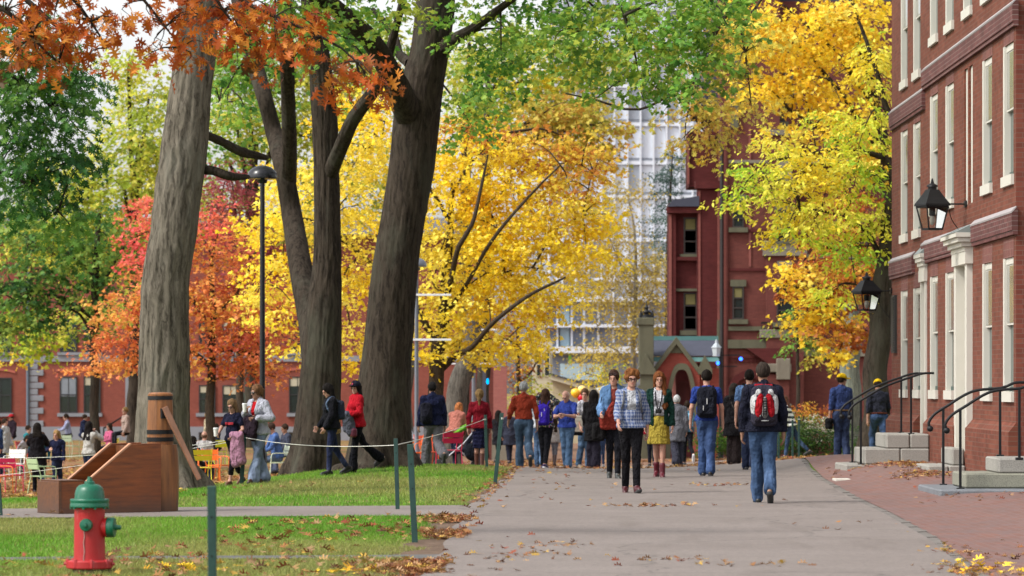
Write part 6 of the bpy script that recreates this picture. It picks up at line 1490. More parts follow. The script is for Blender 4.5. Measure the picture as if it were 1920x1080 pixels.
def m_plaid():
    a = N('plaid'); o = a.obj(); s = a.n('ShaderNodeSeparateXYZ', {0: o})
    def band(v, f, ph, w):
        return a.math('LESS_THAN', a.math('FRACT', a.math('ADD', a.math('MULTIPLY', v, f), ph)), w)
    xy = a.math('ADD', s.outputs[0], a.math('MULTIPLY', s.outputs[1], .8))
    b1, b2 = band(xy, 21, .1, .42), band(s.outputs[2], 21, .2, .42); w1, w2 = band(xy, 21, .62, .12), band(s.outputs[2], 21, .72, .12)
    c = a.mix(a.math('MULTIPLY', b1, .6), (.20, .235, .33), (.025, .055, .17)); c = a.mix(a.math('MULTIPLY', b2, .6), c, (.025, .055, .17)); c = a.mix(a.math('MULTIPLY', w1, .7), c, (.36, .37, .41)); c = a.mix(a.math('MULTIPLY', w2, .7), c, (.36, .37, .41))
    return a.bsdf(c, .9, a.bump(a.noise(a.map(o, (12, 12, 7)), 1, 2), .8, .04), 0, .1)
def m_dots(c, d):
    a = N('dotted_cloth'); o = a.obj(); v = a.n('ShaderNodeTexVoronoi', {'Vector': o, 'Scale': 26.}); k = a.ramp(v.outputs['Distance'], [(.28, 1.), (.36, 0.)])
    return a.bsdf(a.mix(k, c, a.mix(.55, v.outputs['Color'], d)), .9)
def m_stripe(c, d, f=9):
    a = N('striped_cloth'); s = a.n('ShaderNodeSeparateXYZ', {0: a.obj()})
    return a.bsdf(a.mix(a.math('LESS_THAN', a.math('FRACT', a.math('MULTIPLY', s.outputs[2], f)), .5), c, d), .9)
BL = (.006, .006, .008)
PEOPLE = []
def person(px, s, label, H=1.72, yaw=0, sex='f', skin='f', legs=((12, 6, 0), (-14, 22, 18)), arms=((10, 8, 18), (-12, 8, 18)), hands=(None, None), head=(0, 0), lean=2, w=1.0,
           top=None, top2=None, bottom=None, shoes=None, hair=None, hat=None, face=True, seat=None, dz=0., v=.016, glasses=False, group='people walking and sitting in the yard', belt=None, dx=0., socks=None):
    """legs: (hip flex, knee flex, toe down) for the person's left (+x) and right; arms: (flex, abduct, elbow); hands: target points instead.
       local frame: faces -Y, z up, feet at 0; yaw 180 = back to the camera."""
    if legs == ((12, 6, 0), (-14, 22, 18)):
        q_ = random.Random(int(px)*7+3); a_ = q_.uniform(3, 17); b_ = ((a_, q_.uniform(3, 9), 0), (-q_.uniform(3, 16), q_.uniform(6, 26), q_.uniform(2, 20))); legs = b_ if q_.random() < .5 else b_[::-1]
    k = H/1.75; W = w*k*.95
    male = sex == 'm'
    hw = (.084 if male else .082)*W; shw = (.180 if male else .154)*(.5*k+.5*W)
    hip = np.array([0, 0, .0]); th, sh_ = .43*k, .425*k
    J = {}
    low = []
    for i, sd in ((0, 1), (1, -1)):
        hf, kf, td = legs[i][:3]; ab = legs[i][3] if len(legs[i]) > 3 else -2.4 if seat is None else 1.
        h0 = np.array([sd*hw, 0, 0]); A = R(hf); B = R(hf-kf)
        kn = h0+th*np.array([sd*math.sin(R(ab)), -math.sin(A), -math.cos(A)*math.cos(R(ab))])
        an = kn+sh_*np.array([sd*math.sin(R(ab))*.2, -math.sin(B), -math.cos(B)])
        fd = np.array([sd*.12, -math.cos(R(td)), -math.sin(R(td))]); fd = nrm(fd)
        fu = nrm(np.cross(np.cross(fd, (0, 0, 1)), fd)); 
        heel = an-fd*.055*k-fu*.065*k; toe = an+fd*.155*k-fu*.068*k
        J[i] = (h0, kn, an, heel, toe, fd, fu); low += [heel[2]-.02*k, toe[2]-.018*k]
    pz = -min(low) if seat is None else seat+.10*k
    up = np.array([0, 0, pz])
    for i in (0, 1): J[i] = tuple(q+up if n_ < 5 else q for n_, q in enumerate(J[i]))
    pel = up; Ml = rotm('X', lean)          # +lean tips the trunk forward (towards -Y)
    def T(x, y, z): return pel+Ml@np.array([x*1., y, z])
    sho = [T(sd*shw, .005, .497*k) for sd in (1, -1)]
    nb = T(0, .012, .565*k); hc = T(0, -.012, .715*k); Mh = Ml@rotm('Z', head[0])@rotm('X', head[1])
    hb = T(0, .01, .62*k); hc = hb+Mh@np.array([0, -.018, .095])*k
    def Hd(x, y, z): return hc+Mh@(np.array([x, y, z])*k)
    ua, fa = .285*k, .255*k
    A = []
    for i, sd in ((0, 1), (1, -1)):
        S_ = sho[i]
        if hands[i] is not None:
            tg = np.array(hands[i], float)*k; tg = pel+np.array([tg[0], tg[1], tg[2]-.92*k]); dv = tg-S_; dl = np.linalg.norm(dv)
            if dl > (ua+fa)*.995: tg = S_+dv/dl*(ua+fa)*.995; dv = tg-S_; dl = np.linalg.norm(dv)
            a_ = (ua*ua-fa*fa+dl*dl)/(2*dl); hh = math.sqrt(max(ua*ua-a_*a_, 1e-6))
            hint = np.array([sd*.75, .45, -.7]); d_ = dv/dl; pr_ = nrm(hint-d_*(hint@d_)); E = S_+d_*a_+pr_*hh; Wr = tg
        else:
            fl, ab, el = arms[i]
            d_ = np.array([sd*math.sin(R(ab)), -math.sin(R(fl)), -math.cos(R(fl))*math.cos(R(ab))]); E = S_+Ml@nrm(d_)*ua
            d2 = np.array([sd*math.sin(R(ab))*.3, -math.sin(R(fl+el)), -math.cos(R(fl+el))]); Wr = E+Ml@nrm(d2)*fa
        A.append((S_, E, Wr))
    lo = np.array([-.62, -.62, -.06])*k; hi = np.array([.62, .62, 1.0])*k; 
    pts = np.array([q for a in A for q in a]+[q for i in (0, 1) for q in J[i][:5]]+[hc, pel])
    lo = pts.min(0)-.24*k; hi = pts.max(0)+.26*k
    def grid(vv=v): return SDF(lo, hi, vv)
    bust = 0 if male else .022
    def torso(g, o=0., skirt=0., z0=-.04, loose=0.):
        kk = .05*k
        g.ell(T(0, 0, .02*k), np.array([(.168 if male else .172)*W+o+loose, .115*W+o+loose*.6, .125*k+o]), Ml, kk)
        g.ell(T(0, -.006, .19*k), np.array([(.150 if male else .132)*W+o+loose, .105*W+o+loose*.7, .17*k+o]), Ml, kk)
        g.ell(T(0, .002, .40*k), np.array([(.172 if male else .150)*W+o, .112*W+o, .17*k+o]), Ml, kk)
        if bust and w > .75:
            for sd in (1, -1): g.ell(T(sd*.062*W, -.085*W, .375*k), np.array([.052, .045, .055])*k+o*.8, Ml, kk)
        for i in (0, 1): g.cap(nb-Ml@np.array([0, 0, .03])*k, sho[i]+np.array([0, 0, .002]), .062*k+o*.6, .055*k+o*.8, kk)
    def arm(g, o=0., upto=1., ro=0.):
        for (S_, E, Wr) in A:
            f = min(1, upto*2)
            g.cap(S_, S_+(E-S_)*f, .053*W+o, (.053+(.042-.053)*f)*W+o+ro, .025)
            if upto > .5:
                f = min(1, upto*2-1); g.cap(E, E+(Wr-E)*f, .043*W+o, (.043+(.029-.043)*f)*W+o+ro*.8, .02)
    def leg(g, o=0., upto=1., hem=None, kneer=None):
        for i in (0, 1):
            h0, kn, an = J[i][:3]; f = min(1, upto*2)
            g.cap(h0+np.array([0, 0, .0]), h0+(kn-h0)*f, .092*W+o, (.092+(.056-.092)*f)*W+o, .035)
            if upto > .5:
                f = min(1, upto*2-1); end = kn+(an-kn)*f
                if hem is None:
                    g.cap(kn, end, .053*W+o, (.053+(.036-.053)*f)*W+o, .02)
                    if f > .6: m_ = kn+(an-kn)*.3+np.array([0, .018*k, 0]); g.cap(kn+(an-kn)*.1, m_, .045*W+o, .052*W+o, .03)
                else: g.cap(kn, end, (kneer or .058)*W+o, hem*W+o, .03)
    root = empty('person', (0, 0, 0), label, 'person', group)
    def put(nm, g, mt, smooth=True, par=None):
        V, Q = g.mesh() if isinstance(g, SDF) else g
        if len(V) == 0: return None
        me = mesh_np(nm, V, [Q] if not isinstance(Q, list) else Q, smooth); o = link(nm, me, mt, par or root); return o
    # --- body: head, neck, trunk, limbs and hands, one mesh
    g = grid(min(v, .013))
    torso(g, -.012); arm(g, -.004); leg(g, -.006 if bottom and bottom[0] in ('skirt', 'crop') else -.016)
    g.cap(nb-Ml@np.array([0, 0, .02])*k, hb+Mh@np.array([0, -.01, .03])*k, .054*(k if male else k*.88), .052*k*(1 if male else .88), .02)
    g.ell(Hd(0, .012, .03), np.array([.074, .094, .098])*k, Mh, .02); g.ell(Hd(0, -.032, -.045), np.array([.054, .058, .072])*k, Mh, .03)
    g.cap(Hd(0, -.092, .008), Hd(0, -.108, -.022), .010*k, .016*k, .012); g.ell(Hd(0, -.072, -.095), np.array([.026, .022, .02])*k, Mh, .02)
    g.ell(Hd(0, -.082, .028), np.array([.055, .02, .014])*k, Mh, .02); g.ell(Hd(0, -.084, -.057), np.array([.024, .012, .011])*k, Mh, .012)
    for sd in (1, -1): g.ell(Hd(sd*.076, .012, -.002), np.array([.010, .020, .032])*k, Mh, .01)
    for i in (0, 1):
        h0, kn, an, heel, toe = J[i][:5]; g.cap(an, toe, .036*k, .026*k, .02); g.cap(an, heel+np.array([0, 0, .02]), .036*k, .03*k, .02)
    V, Q = g.mesh(); VV, QQ, n0 = [V], [Q], len(V)
    for i, sd in ((0, 1), (1, -1)):
        S_, E, Wr = A[i]; d_ = nrm(Wr-E)
        if d_[2] > -.1: d_ = nrm(d_+np.array([0, 0, -.05]))
        side = nrm(np.cross(d_, np.cross((sd*1., 0, 0), d_)))      # outwards
        fwd = nrm(np.cross(side, d_)); 
        if fwd[1] > 0: fwd = -fwd
        hk = k*(1. if male else .92)
        hg = SDF(Wr-.22*hk, Wr+.22*hk, .0065)
        hg.cap(Wr-d_*.03*hk, Wr+d_*.015*hk, .027*hk, .026*hk, .01)
        pc_ = Wr+d_*.05*hk
        for q in range(4): hg.cap(Wr+d_*.012*hk+fwd*(.012-.008*q)*hk, Wr+d_*.092*hk+fwd*(.032-.021*q)*hk, .017*hk, .0125*hk, .014)
        for q in range(4):
            ln = (.072, .080, .075, .058)[q]*hk; b0 = Wr+d_*.092*hk+fwd*(.032-.021*q)*hk
            cu = .25+.12*q; d1 = nrm(d_-side*cu); d2 = nrm(d_-side*(cu*2.3)); d3 = nrm(d_-side*(cu*3.6))
            p1 = b0+d1*ln*.45; p2 = p1+d2*ln*.32; p3 = p2+d3*ln*.23
            for (a_, b_, r0, r1) in ((b0, p1, .0105, .0095), (p1, p2, .0095, .0088), (p2, p3, .0088, .0075)): hg.cap(a_, b_, r0*hk, r1*hk, .003)
        b0 = Wr+d_*.028*hk+fwd*.026*hk; p1 = b0+nrm(d_*.7+fwd*.9-side*.25)*.042*hk; p2 = p1+nrm(d_*1.+fwd*.35-side*.4)*.032*hk
        hg.cap(b0, p1, .015*hk, .0115*hk, .008).cap(p1, p2, .0115*hk, .0085*hk, .003)
        v2, q2 = hg.mesh(); VV.append(v2); QQ.append(q2+n0); n0 += len(v2)
    body = put('body', (np.concatenate(VV), np.concatenate(QQ)), m_skin(skin))
    # --- clothes
    pants_top = None
    if bottom:
        kind, mt = bottom[0], bottom[1]; g = grid()
        if kind in ('jeans', 'flare', 'slim', 'loose', 'crop', 'shorts'):
            o, hem, kr, up_ = {'jeans': (.014, .064, .064, .985), 'flare': (.008, .098, .058, 1.0), 'slim': (.006, .046, .056, .96), 'loose': (.018, .082, .076, .99), 'crop': (.006, .05, .056, .80), 'shorts': (.02, .1, .08, .48)}[kind]
            g.ell(T(0, 0, .01*k), np.array([(.166 if male else .172)*W+o, .112*W+o, .13*k]), Ml, .04); leg(g, o, up_, hem, kr)
            if kind in ('jeans', 'loose', 'flare') and up_ > .9: g.rough(.013, (11, 11, 9), int(px)); g.rough(.003, (20, 20, 16), int(px)+9)
            g.cut(Ml@np.array([0, 0, 1.]), float((Ml@np.array([0, 0, 1.]))@T(0, 0, .105*k)))
        elif kind == 'skirt':
            ln = bottom[2] if len(bottom) > 2 else .42
            fl = bottom[3] if len(bottom) > 3 else .05
            g.ell(T(0, 0, .05*k), np.array([.155*W, .11*W, .10*k]), Ml, .05)
            kc = (J[0][1]+J[1][1])/2-pel; mid = pel+np.array([0, kc[1]*.5, -ln*k])
            for u in np.linspace(0, 1, 7):
                c_ = T(0, 0, .06*k)*(1-u)+mid*u; g.ell(c_, np.array([(.158+fl*u)*W+.01, (.118+fl*1.1*u)*W+.01, .06*k]), None, .05)
            g.rough(.012, (26, 26, 2), 5); g.cut((0, 0, -1.), -(mid[2])); g.cut((0, 0, 1.), float(T(0, 0, .12*k)[2]))
        put('trousers' if kind != 'skirt' and kind != 'shorts' else kind, g, mt)
    def garment(nm, spec):
        kind, mt = spec[0], spec[1]
        o, sl, hemz, loose = {'tee': (.010, .30, .0, .012), 'polo': (.012, .34, .0, .018), 'shirt': (.014, .97, .0, .014), 'tucked': (.012, .97, .085, .012), 'tank': (.008, .16, .04, .004), 'sweater': (.018, .98, -.02, .012), 'jacket': (.028, .97, -.045, .016), 'coat': (.03, .97, -.30, .02), 'crop': (.010, .30, .12, .004), 'blazer': (.016, .74, .015, .006), 'cardigan': (.02, .96, -.06, .008), 'hoodie': (.024, .97, -.02, .016)}[kind]
        g = grid(); torso(g, o, 0, 0, loose); arm(g, o*.8, sl, .006)
        if hemz < -.1:
            for u in np.linspace(0, 1, 5): g.ell(T(0, 0, 0)*(1-u)+(pel+np.array([0, 0, hemz*k]))*u, np.array([(.175+.02*u)*W+o, (.125+.02*u)*W+o, .08*k]), None, .05)
        elif hemz <= .02: g.ell(T(0, 0, hemz*k*.5+.02*k), np.array([.172*W+o+loose, .118*W+o+loose, .12*k]), Ml, .05)
        if kind in ('jacket', 'coat', 'hoodie', 'shirt', 'polo', 'tucked', 'blazer'):
            g.cap(nb+Ml@np.array([0, .004, .0]), nb+Ml@np.array([0, -.004, .035])*k, .062*k+o*.3, .060*k+o*.3, .02)
        g.rough(.016 if o > .015 else .011, (10, 10, 7), int(px)+1); g.rough(.007, (24, 24, 17), int(px)+2)
        ax = Ml@np.array([0, 0, -1.]); g.cut(ax, float(ax@T(0, 0, hemz*k)))
        g.minus_cap(nb+Ml@np.array([0, -.012, .025])*k, hb+Mh@np.array([0, -.03, .12])*k, .052*k, .07*k)
        if kind in ('tee', 'tank', 'crop', 'sweater'): g.minus_ell(nb+Ml@np.array([0, -.05, .02])*k, np.array([.06, .06, .05])*k)
        if len(spec) > 2 and spec[2]:     # open front, width spec[2]
            zc_, zh_ = (.2, .42) if kind != 'blazer' else (.55, .27)
            g.minus_box(T(0, -.22*k, zc_*k), np.array([spec[2]*k, .21*k, zh_*k]), Ml)
        return put(nm, g, mt)
    if top2: garment('undershirt', top2)
    if top: garment(top[3] if len(top) > 3 else {'tee': 'shirt', 'polo': 'shirt', 'tucked': 'shirt', 'tank': 'shirt', 'crop': 'shirt', 'blazer': 'jacket'}.get(top[0], top[0]), top)
    if belt:
        g = grid(); g.ell(T(0, 0, .08*k), np.array([.166*W+.022, .115*W+.022, .09*k]), Ml, .03)
        ax = Ml@np.array([0, 0, 1.]); c0 = float(ax@T(0, 0, .085*k)); g.cut(ax, c0+.02); g.cut(-ax, -(c0-.018)); put('belt', g, m_cloth(belt))
    if shoes:
        kind, mt = shoes[0], shoes[1]
        for i in (0, 1):
            h0, kn, an, heel, toe, fd, fu = J[i]
            g = SDF(np.minimum(np.minimum(heel, toe), an)-.14*k, np.maximum(np.maximum(heel, toe), an+(kn-an)*(.75 if kind == 'tall' else .4))+.14*k, .011)
            g.cap(heel+fu*.028*k, toe+fu*.016*k-fd*.01*k, .036*k, .032*k, .02).cap(an-fu*.01*k, toe-fd*.06*k+fu*.02*k, .042*k, .034*k, .03)
            g.cap(heel-fu*.004*k, toe-fu*.004*k, .032*k, .034*k, .006)
            if kind in ('boot', 'tall'): g.cap(an, an+(kn-an)*(.34 if kind == 'boot' else .74), .046*k, .05*k if kind == 'boot' else .058*k, .02)
            so_ = put('boot' if kind != 'shoe' else 'shoe', g, mt)
            if len(shoes) > 2:
                g = SDF(np.minimum(heel, toe)-.1*k, np.maximum(heel, toe)+.1*k, .010); g.cap(heel-fu*.006*k, toe-fu*.006*k, .037*k, .039*k, .004); ax = fu; g.cut(ax, float(ax@(heel+fu*.004*k))); put('sole', g, shoes[2], True, so_)
    if hair:
        kind, c = hair[0], hair[1]; g = SDF(hc-np.array([.3, .32, .62])*k, hc+np.array([.3, .3, .24])*k, .012)
        vol = .012 if kind in ('short', 'grey', 'crew') else .02
        if kind == 'bald':
            g.ell(Hd(0, .03, .0), np.array([.080, .082, .062])*k, Mh, .02)
        else:
            g.ell(Hd(0, .018, .038), np.array([.078+vol, .096+vol*.9, .098+vol])*k, Mh, .02)
            g.minus_ell(Hd(0, -.105, -.035), np.array([.067, .085, .095])*k, Mh)
            if kind in ('short', 'grey', 'crew'): n_ = Mh@np.array([0, -.35, -1.]); g.cut(n_, float(n_@Hd(0, .02, -.035)))
        if kind in ('long', 'verylong', 'bob'):
            L_h = {'long': .30, 'verylong': .40, 'bob': .17}[kind]
            bk = nb+np.array([0, .075, 0])*k
            for xx in (-.06, -.02, .02, .06): g.cap(Hd(xx*.9, .06, .0), bk+np.array([xx*1.35, .02, -L_h+.12])*k, .042*k, .036*k, .03)
            for sd in (1, -1): g.cap(Hd(sd*.078, .03, .03), nb+np.array([sd*.10, .0, -L_h*.6+.06])*k, .026*k, .028*k, .025)
        if kind == 'sidelong':
            for (xx, yy, ll) in ((.10, -.07, .34), (.075, -.04, .30), (.12, -.02, .3)): g.cap(Hd(.074, .0, .02), nb+np.array([xx, yy-.035, -ll+.02])*k, .032*k, .034*k, .03)
            g.cap(Hd(0, .06, .0), nb+np.array([.02, .08, -.12])*k, .06*k, .05*k, .03); g.cap(Hd(-.074, .0, .03), nb+np.array([-.075, .02, -.02])*k, .025*k, .025*k, .03)
        if kind == 'pony': g.ell(Hd(0, .125, .03), np.array([.03, .03, .03])*k, Mh, .02); g.cap(Hd(0, .13, .02), hc+np.array([0, .13, -.09])*k, .03*k, .036*k, .02); g.cap(hc+np.array([0, .13, -.09])*k, hc+np.array([.01, .13, -.24])*k, .036*k, .016*k, .02)
        if kind == 'bun': g.ell(Hd(0, .13, .04), np.array([.045, .045, .05])*k, Mh, .02)
        if kind == 'curly':
            for (x_, y_, z_) in ((.06, -.03, .11), (.085, .0, .06), (-.05, -.02, .115), (.0, -.04, .125), (.09, .02, .01), (-.085, .02, .02), (.07, -.06, .085)): g.ell(Hd(x_, y_, z_), np.array([.035]*3)*k, Mh, .02)
        g.rough(.008 if kind not in ('curly',) else .014, (40, 40, 12) if kind not in ('curly',) else (30, 30, 30), int(px)+3)
        put('hair', g, m_hair(c))
    if hat:
        kind, mt = hat[0], hat[1]; g = SDF(hc-.26*k, hc+.28*k, .010)
        g.ell(Hd(0, .012, .05), np.array([.100, .120, .108])*k, Mh, .01); n_ = Mh@np.array([0, .12, -1.]); g.cut(n_, float(n_@Hd(0, 0, .045)))
        if kind == 'cap':
            g.ell(Hd(0, -.135, .05), np.array([.075, .08, .014])*k, Mh@rotm('X', -8), .008)
        put('cap', g, mt)
    if face:
        g = MB()
        for sd in (1, -1):
            e = Hd(sd*.031, -.091, .002); eb = MB().lathe([(0, -.008*k), (.008*k, -.005*k), (.0105*k, 0), (.008*k, .005*k), (0, .008*k)], e, 8)
            eb.build('eye', m_plain('eye_dark', (.03, .022, .018), .2), root, smooth=True)
        g = SDF(Hd(0, -.09, -.05)-.06*k, Hd(0, -.09, -.05)+.06*k, .006); g.ell(Hd(0, -.0945, -.057), np.array([.021, .007, .0065])*k, Mh, .003); put('mouth', g, m_plain('lips', (.36, .12, .10), .5))
        for sd in (1, -1):
            p0, p1 = Hd(sd*.017, -.1, .025), Hd(sd*.05, -.09, .026); MB().tube([p0, (p0+p1)/2+np.array([0, 0, .004]), p1], [.004*k, .005*k, .003*k], 5).build('eyebrow', m_hair(hair[1] if hair else (.05, .035, .025)), root)
    if glasses:
        mt = m_plain('black_glasses', (.01, .01, .012), .2, .1) if glasses == 'sun' else m_plain('dark_frames', (.03, .012, .014), .3, .1)
        g = MB()
        for sd in (1, -1):
            c_ = Hd(sd*.034, -.108, .002 if glasses != 'up' else .10); r_ = np.array([Hd(sd*.034+.026*math.cos(a), -.108, .002+.019*math.sin(a)) for a in np.linspace(0, 2*math.pi, 13)])
            if glasses == 'up': r_ = r_+Mh@np.array([0, .02, .085])*k
            g.tube(r_, [.0045*k]*13, 5, False)
            if glasses in ('sun', 'up'): g.tube([r_[0]*.5+r_[6]*.5, r_[0]*.5+r_[6]*.5+Mh@np.array([0, -.003, 0])], [.02*k, .02*k], 10)
            off = (r_[0] if sd > 0 else r_[6]); g.tube([off, Hd(sd*.085, .0, .006) if glasses != 'up' else Hd(sd*.09, .01, .07)], [.003*k]*2, 4)
        p0, p1 = Hd(-.009, -.111, .006), Hd(.009, -.111, .006)
        if glasses != 'up': g.tube([p0, p1], [.0035*k]*2, 4)
        g.build('glasses', mt, root)
    x, y = PX(px, s), F/s
    root.location = (x, y, g1(x, y)+dz); root.rotation_euler = (0, 0, R(yaw))
    info = dict(root=root, A=A, J=J, T=T, k=k, W=W, pel=pel, Ml=Ml, nb=nb, Hd=Hd, yaw=yaw, hc=hc)
    PEOPLE.append(info); return info
def held(name, label, cat, info, parts, group=None):
    """a thing carried by a person: parts = (name, SDF or MB, material) in the person's frame"""
    t = empty(name, info['root'].location, label, cat, group, R(info['yaw']))
    for (nm, g, mt) in parts:
        if isinstance(g, SDF):
            V, Q = g.mesh(); link(nm, mesh_np(nm, V, Q, True), mt, t)
        else: g.build(nm, mt, t, auto=R(40))
    return t
def backpack(info, label, c, c2=None, size=1., off=0., extra=None, drop=0.):
    T, k, Ml, W = info['T'], info['k'], info['Ml'], info['W']
    def gg(v=.012): return SDF(T(0, .2*k, .3*k)-.42*k, T(0, .2*k, .3*k)+.42*k, v)
    z = .30-drop; m = m_cloth(c) if not isinstance(c, bpy.types.Material) else c
    b = gg(); b.box(T(off, .195*k, z*k), np.array([.145*size, .085*size, .225*size])*k, .07*k, Ml, .01); b.ell(T(off, .20*k, (z+.12)*k), np.array([.13*size, .085*size, .13*size])*k, Ml, .05)
    p = gg(); p.box(T(off, .285*k, (z-.06)*k), np.array([.115*size, .035*size, .13*size])*k, .03*k, Ml, .01)
    st = MB()
    for sd in (1, -1):
        x_ = off+sd*.095
        if off and sd*off > 0: continue
        pts = [T(x_*.8, .17*k, .47*k), T(sd*.105*W/k*k, .04*k, .585*k), T(sd*.115*W, -.105*k, .50*k), T(sd*.125*W, -.135*k, .34*k), T(sd*.16*W, .0, .14*k), T(sd*.13, .15*k, .12*k)]
        q = smooth_path(np.array([[*a, .016] for a in pts]), .03); st.tube(q[:, :3], q[:, 3], 6)
    ps = [('bag_body', b, m), ('front_pocket', p, m if c2 is None else m_cloth(c2)), ('strap', st, m)]
    h = MB(); q = smooth_path(np.array([[*T(off-.03, .17*k, (z+.235)*k), .01], [*T(off, .19*k, (z+.27)*k), .01], [*T(off+.03, .17*k, (z+.235)*k), .01]]), .02); h.tube(q[:, :3], .01, 6); ps.append(('handle', h, m))
    for (x_, z_, w_, h_) in ((-.0, .02, .008, .05), (.06, -.09, .006, .04), (-.05, .12, .006, .03)):
        ps.append(('zip_pull', MB().add(*_slab(T, k, off+x_, .325 if z_ < .05 else .285, z+z_, w_, h_, Ml)), m_plain('zip_grey', (.42, .42, .42), .5)))
    if extra: ps += extra(T, k, gg, Ml, z)
    return held('backpack', label, 'backpack', info, ps)
def _slab(T, k, x, y, z, w, h, Ml):
    c = [T((x+a*w)*k, (y+b)*k, (z+d*h)*k) for d in (-1, 1) for b in (0, .006) for a in (-1, 1)]
    return np.array(c), [(0, 2, 3, 1), (4, 5, 7, 6), (0, 1, 5, 4), (2, 6, 7, 3), (0, 4, 6, 2), (1, 3, 7, 5)]
K6 = lambda c, f=.6: tuple(v*f for v in C(*c))
def DN(*c):
    q = K6(c, .55); l = sum(q)/3; return m_denim(tuple(v*.72+l*.28 for v in q))
CL = lambda *c: m_cloth(K6(c))
LE = lambda *c: m_plain('leather_%d_%d_%d' % c, K6(c), .45, .25, 9, bump=.2)
HB, HDK, HRED, HBLO, HGRY, HGIN = (.014, .010, .008), (.03, .018, .011), (.19, .065, .022), (.26, .16, .065), (.36, .36, .36), (.22, .085, .028)
BLUEJ, DKJ, MIDJ = DN(58, 92, 140), DN(34, 50, 88), DN(70, 112, 158)
SOLE = m_plain('rubber_sole', (.03, .03, .03), .8)
# --- walking on the path
p = person(1183, 134.5, 'woman in a blue plaid jacket and black trousers walking towards us', 1.72, 4, 'f', 'f', legs=((16, 3, -14), (-9, 8, 6)), arms=((-16, 14, 14), (14, 8, 42)), head=(6, 6), top=('blazer', m_plaid(), .055, 'jacket'), top2=('crop', CL(206, 208, 214)), bottom=('slim', CL(24, 22, 27)), shoes=('boot', LE(82, 26, 34), SOLE), hair=('curly', HGIN), glasses='plain', w=1.05)
T, k, W = p['T'], p['k'], p['W']
st = MB()
for sd in (1, -1):
    q = smooth_path(np.array([[*T(sd*.10*W, .05, .575*k), .014], [*T(sd*.112*W, -.11, .50*k), .014], [*T(sd*.125*W, -.125, .38*k), .014], [*T(sd*.15*W, -.06, .24*k), .014]]), .03); st.tube(q[:, :3], q[:, 3], 6)
g = SDF(T(0, .2, .3*k)-.35, T(0, .2, .3*k)+.35, .014); g.box(T(0, .18, .3*k), (.13, .07, .19), .06, p['Ml'], .01)
held('backpack', 'grey backpack straps worn by the woman in the plaid jacket', 'backpack', p, [('bag_body', g, CL(120, 122, 128)), ('strap', st, CL(120, 122, 128))])
p = person(1151, 116, 'woman in a denim jacket half hidden behind the woman in plaid', 1.74, 2, 'f', 'f', legs=((8, 4, 0), (-8, 14, 8)), arms=((8, 10, 40), (4, 12, 70)), head=(-14, 4), top=('jacket', DN(70, 130, 190), .05), top2=('tee', CL(150, 70, 60)), bottom=('slim', CL(30, 30, 38)), shoes=('boot', LE(60, 62, 60), SOLE), hair=('crew', (.06, .03, .02)), glasses='up')
T, k = p['T'], p['k']
g = SDF(T(-.1, -.1, 0)-.4, T(-.1, -.1, 0)+.4, .014); g.box(T(-.10, -.10, .03*k), (.14, .07, .14), .05, None, .02); g.cap(T(-.1, -.1, .1), T(-.02, -.13, .30*k), .07, .05, .03); g.rough(.012, (16, 16, 16), 3)
held('scarf', 'rust red shawl bunched over the arm of the woman in the denim jacket', 'shawl', p, [('cloth', g, CL(150, 56, 44))])
g = SDF(T(-.2, 0, -.1)-.4, T(-.2, 0, -.1)+.4, .014); g.box(T(-.25, -.06, -.15), (.11, .07, .15), .06, None, .02)
st = MB(); q = smooth_path(np.array([[*T(-.25, -.06, 0), .012], [*T(-.2, -.06, .4*k), .012], [*T(-.12, -.02, .57*k), .012]]), .04); st.tube(q[:, :3], .012, 6)
held('shoulder_bag', 'black shoulder bag hanging beside the woman in the denim jacket', 'bag', p, [('bag_body', g, CL(24, 22, 24)), ('strap', st, CL(24, 22, 24))])
p = person(1236, 114, 'smiling woman with long red hair in a mustard skirt and green cardigan', 1.72, -6, 'f', 'f', legs=((6, 3, 0), (-9, 12, 8)), arms=((2, 12, 8), (-6, 14, 12)), head=(6, 2), top=('cardigan', CL(22, 58, 50), .085), top2=('crop', CL(216, 216, 222)), bottom=('skirt', CL(186, 164, 66), .36, .045), shoes=('boot', LE(104, 22, 40), SOLE), hair=('sidelong', HRED))
T, k = p['T'], p['k']
st = MB()
q = smooth_path(np.array([[*T(-.05, -.02, .58*k), .009], [*T(-.055, -.13, .42*k), .009], [*T(0, -.155, .23*k), .009], [*T(.05, -.13, .42*k), .009], [*T(.05, -.02, .58*k), .009]]), .03); st.tube(q[:, :3], .009, 6)
c_ = T(0, -.17, .20*k); cb = MB().box(c_[0]-.05, c_[0]+.05, c_[1]-.03, c_[1]+.03, c_[2]-.035, c_[2]+.035, .008); cl_ = MB().lathe([(0, -.09), (.03, -.09), (.032, -.03), (0, -.028)], c_, 14, 'y')
held('camera', 'camera on a neck strap worn by the woman in the mustard skirt', 'camera', p, [('camera_body', cb, LE(24, 22, 24)), ('lens', cl_, LE(16, 16, 16)), ('strap', st, CL(36, 30, 44))])
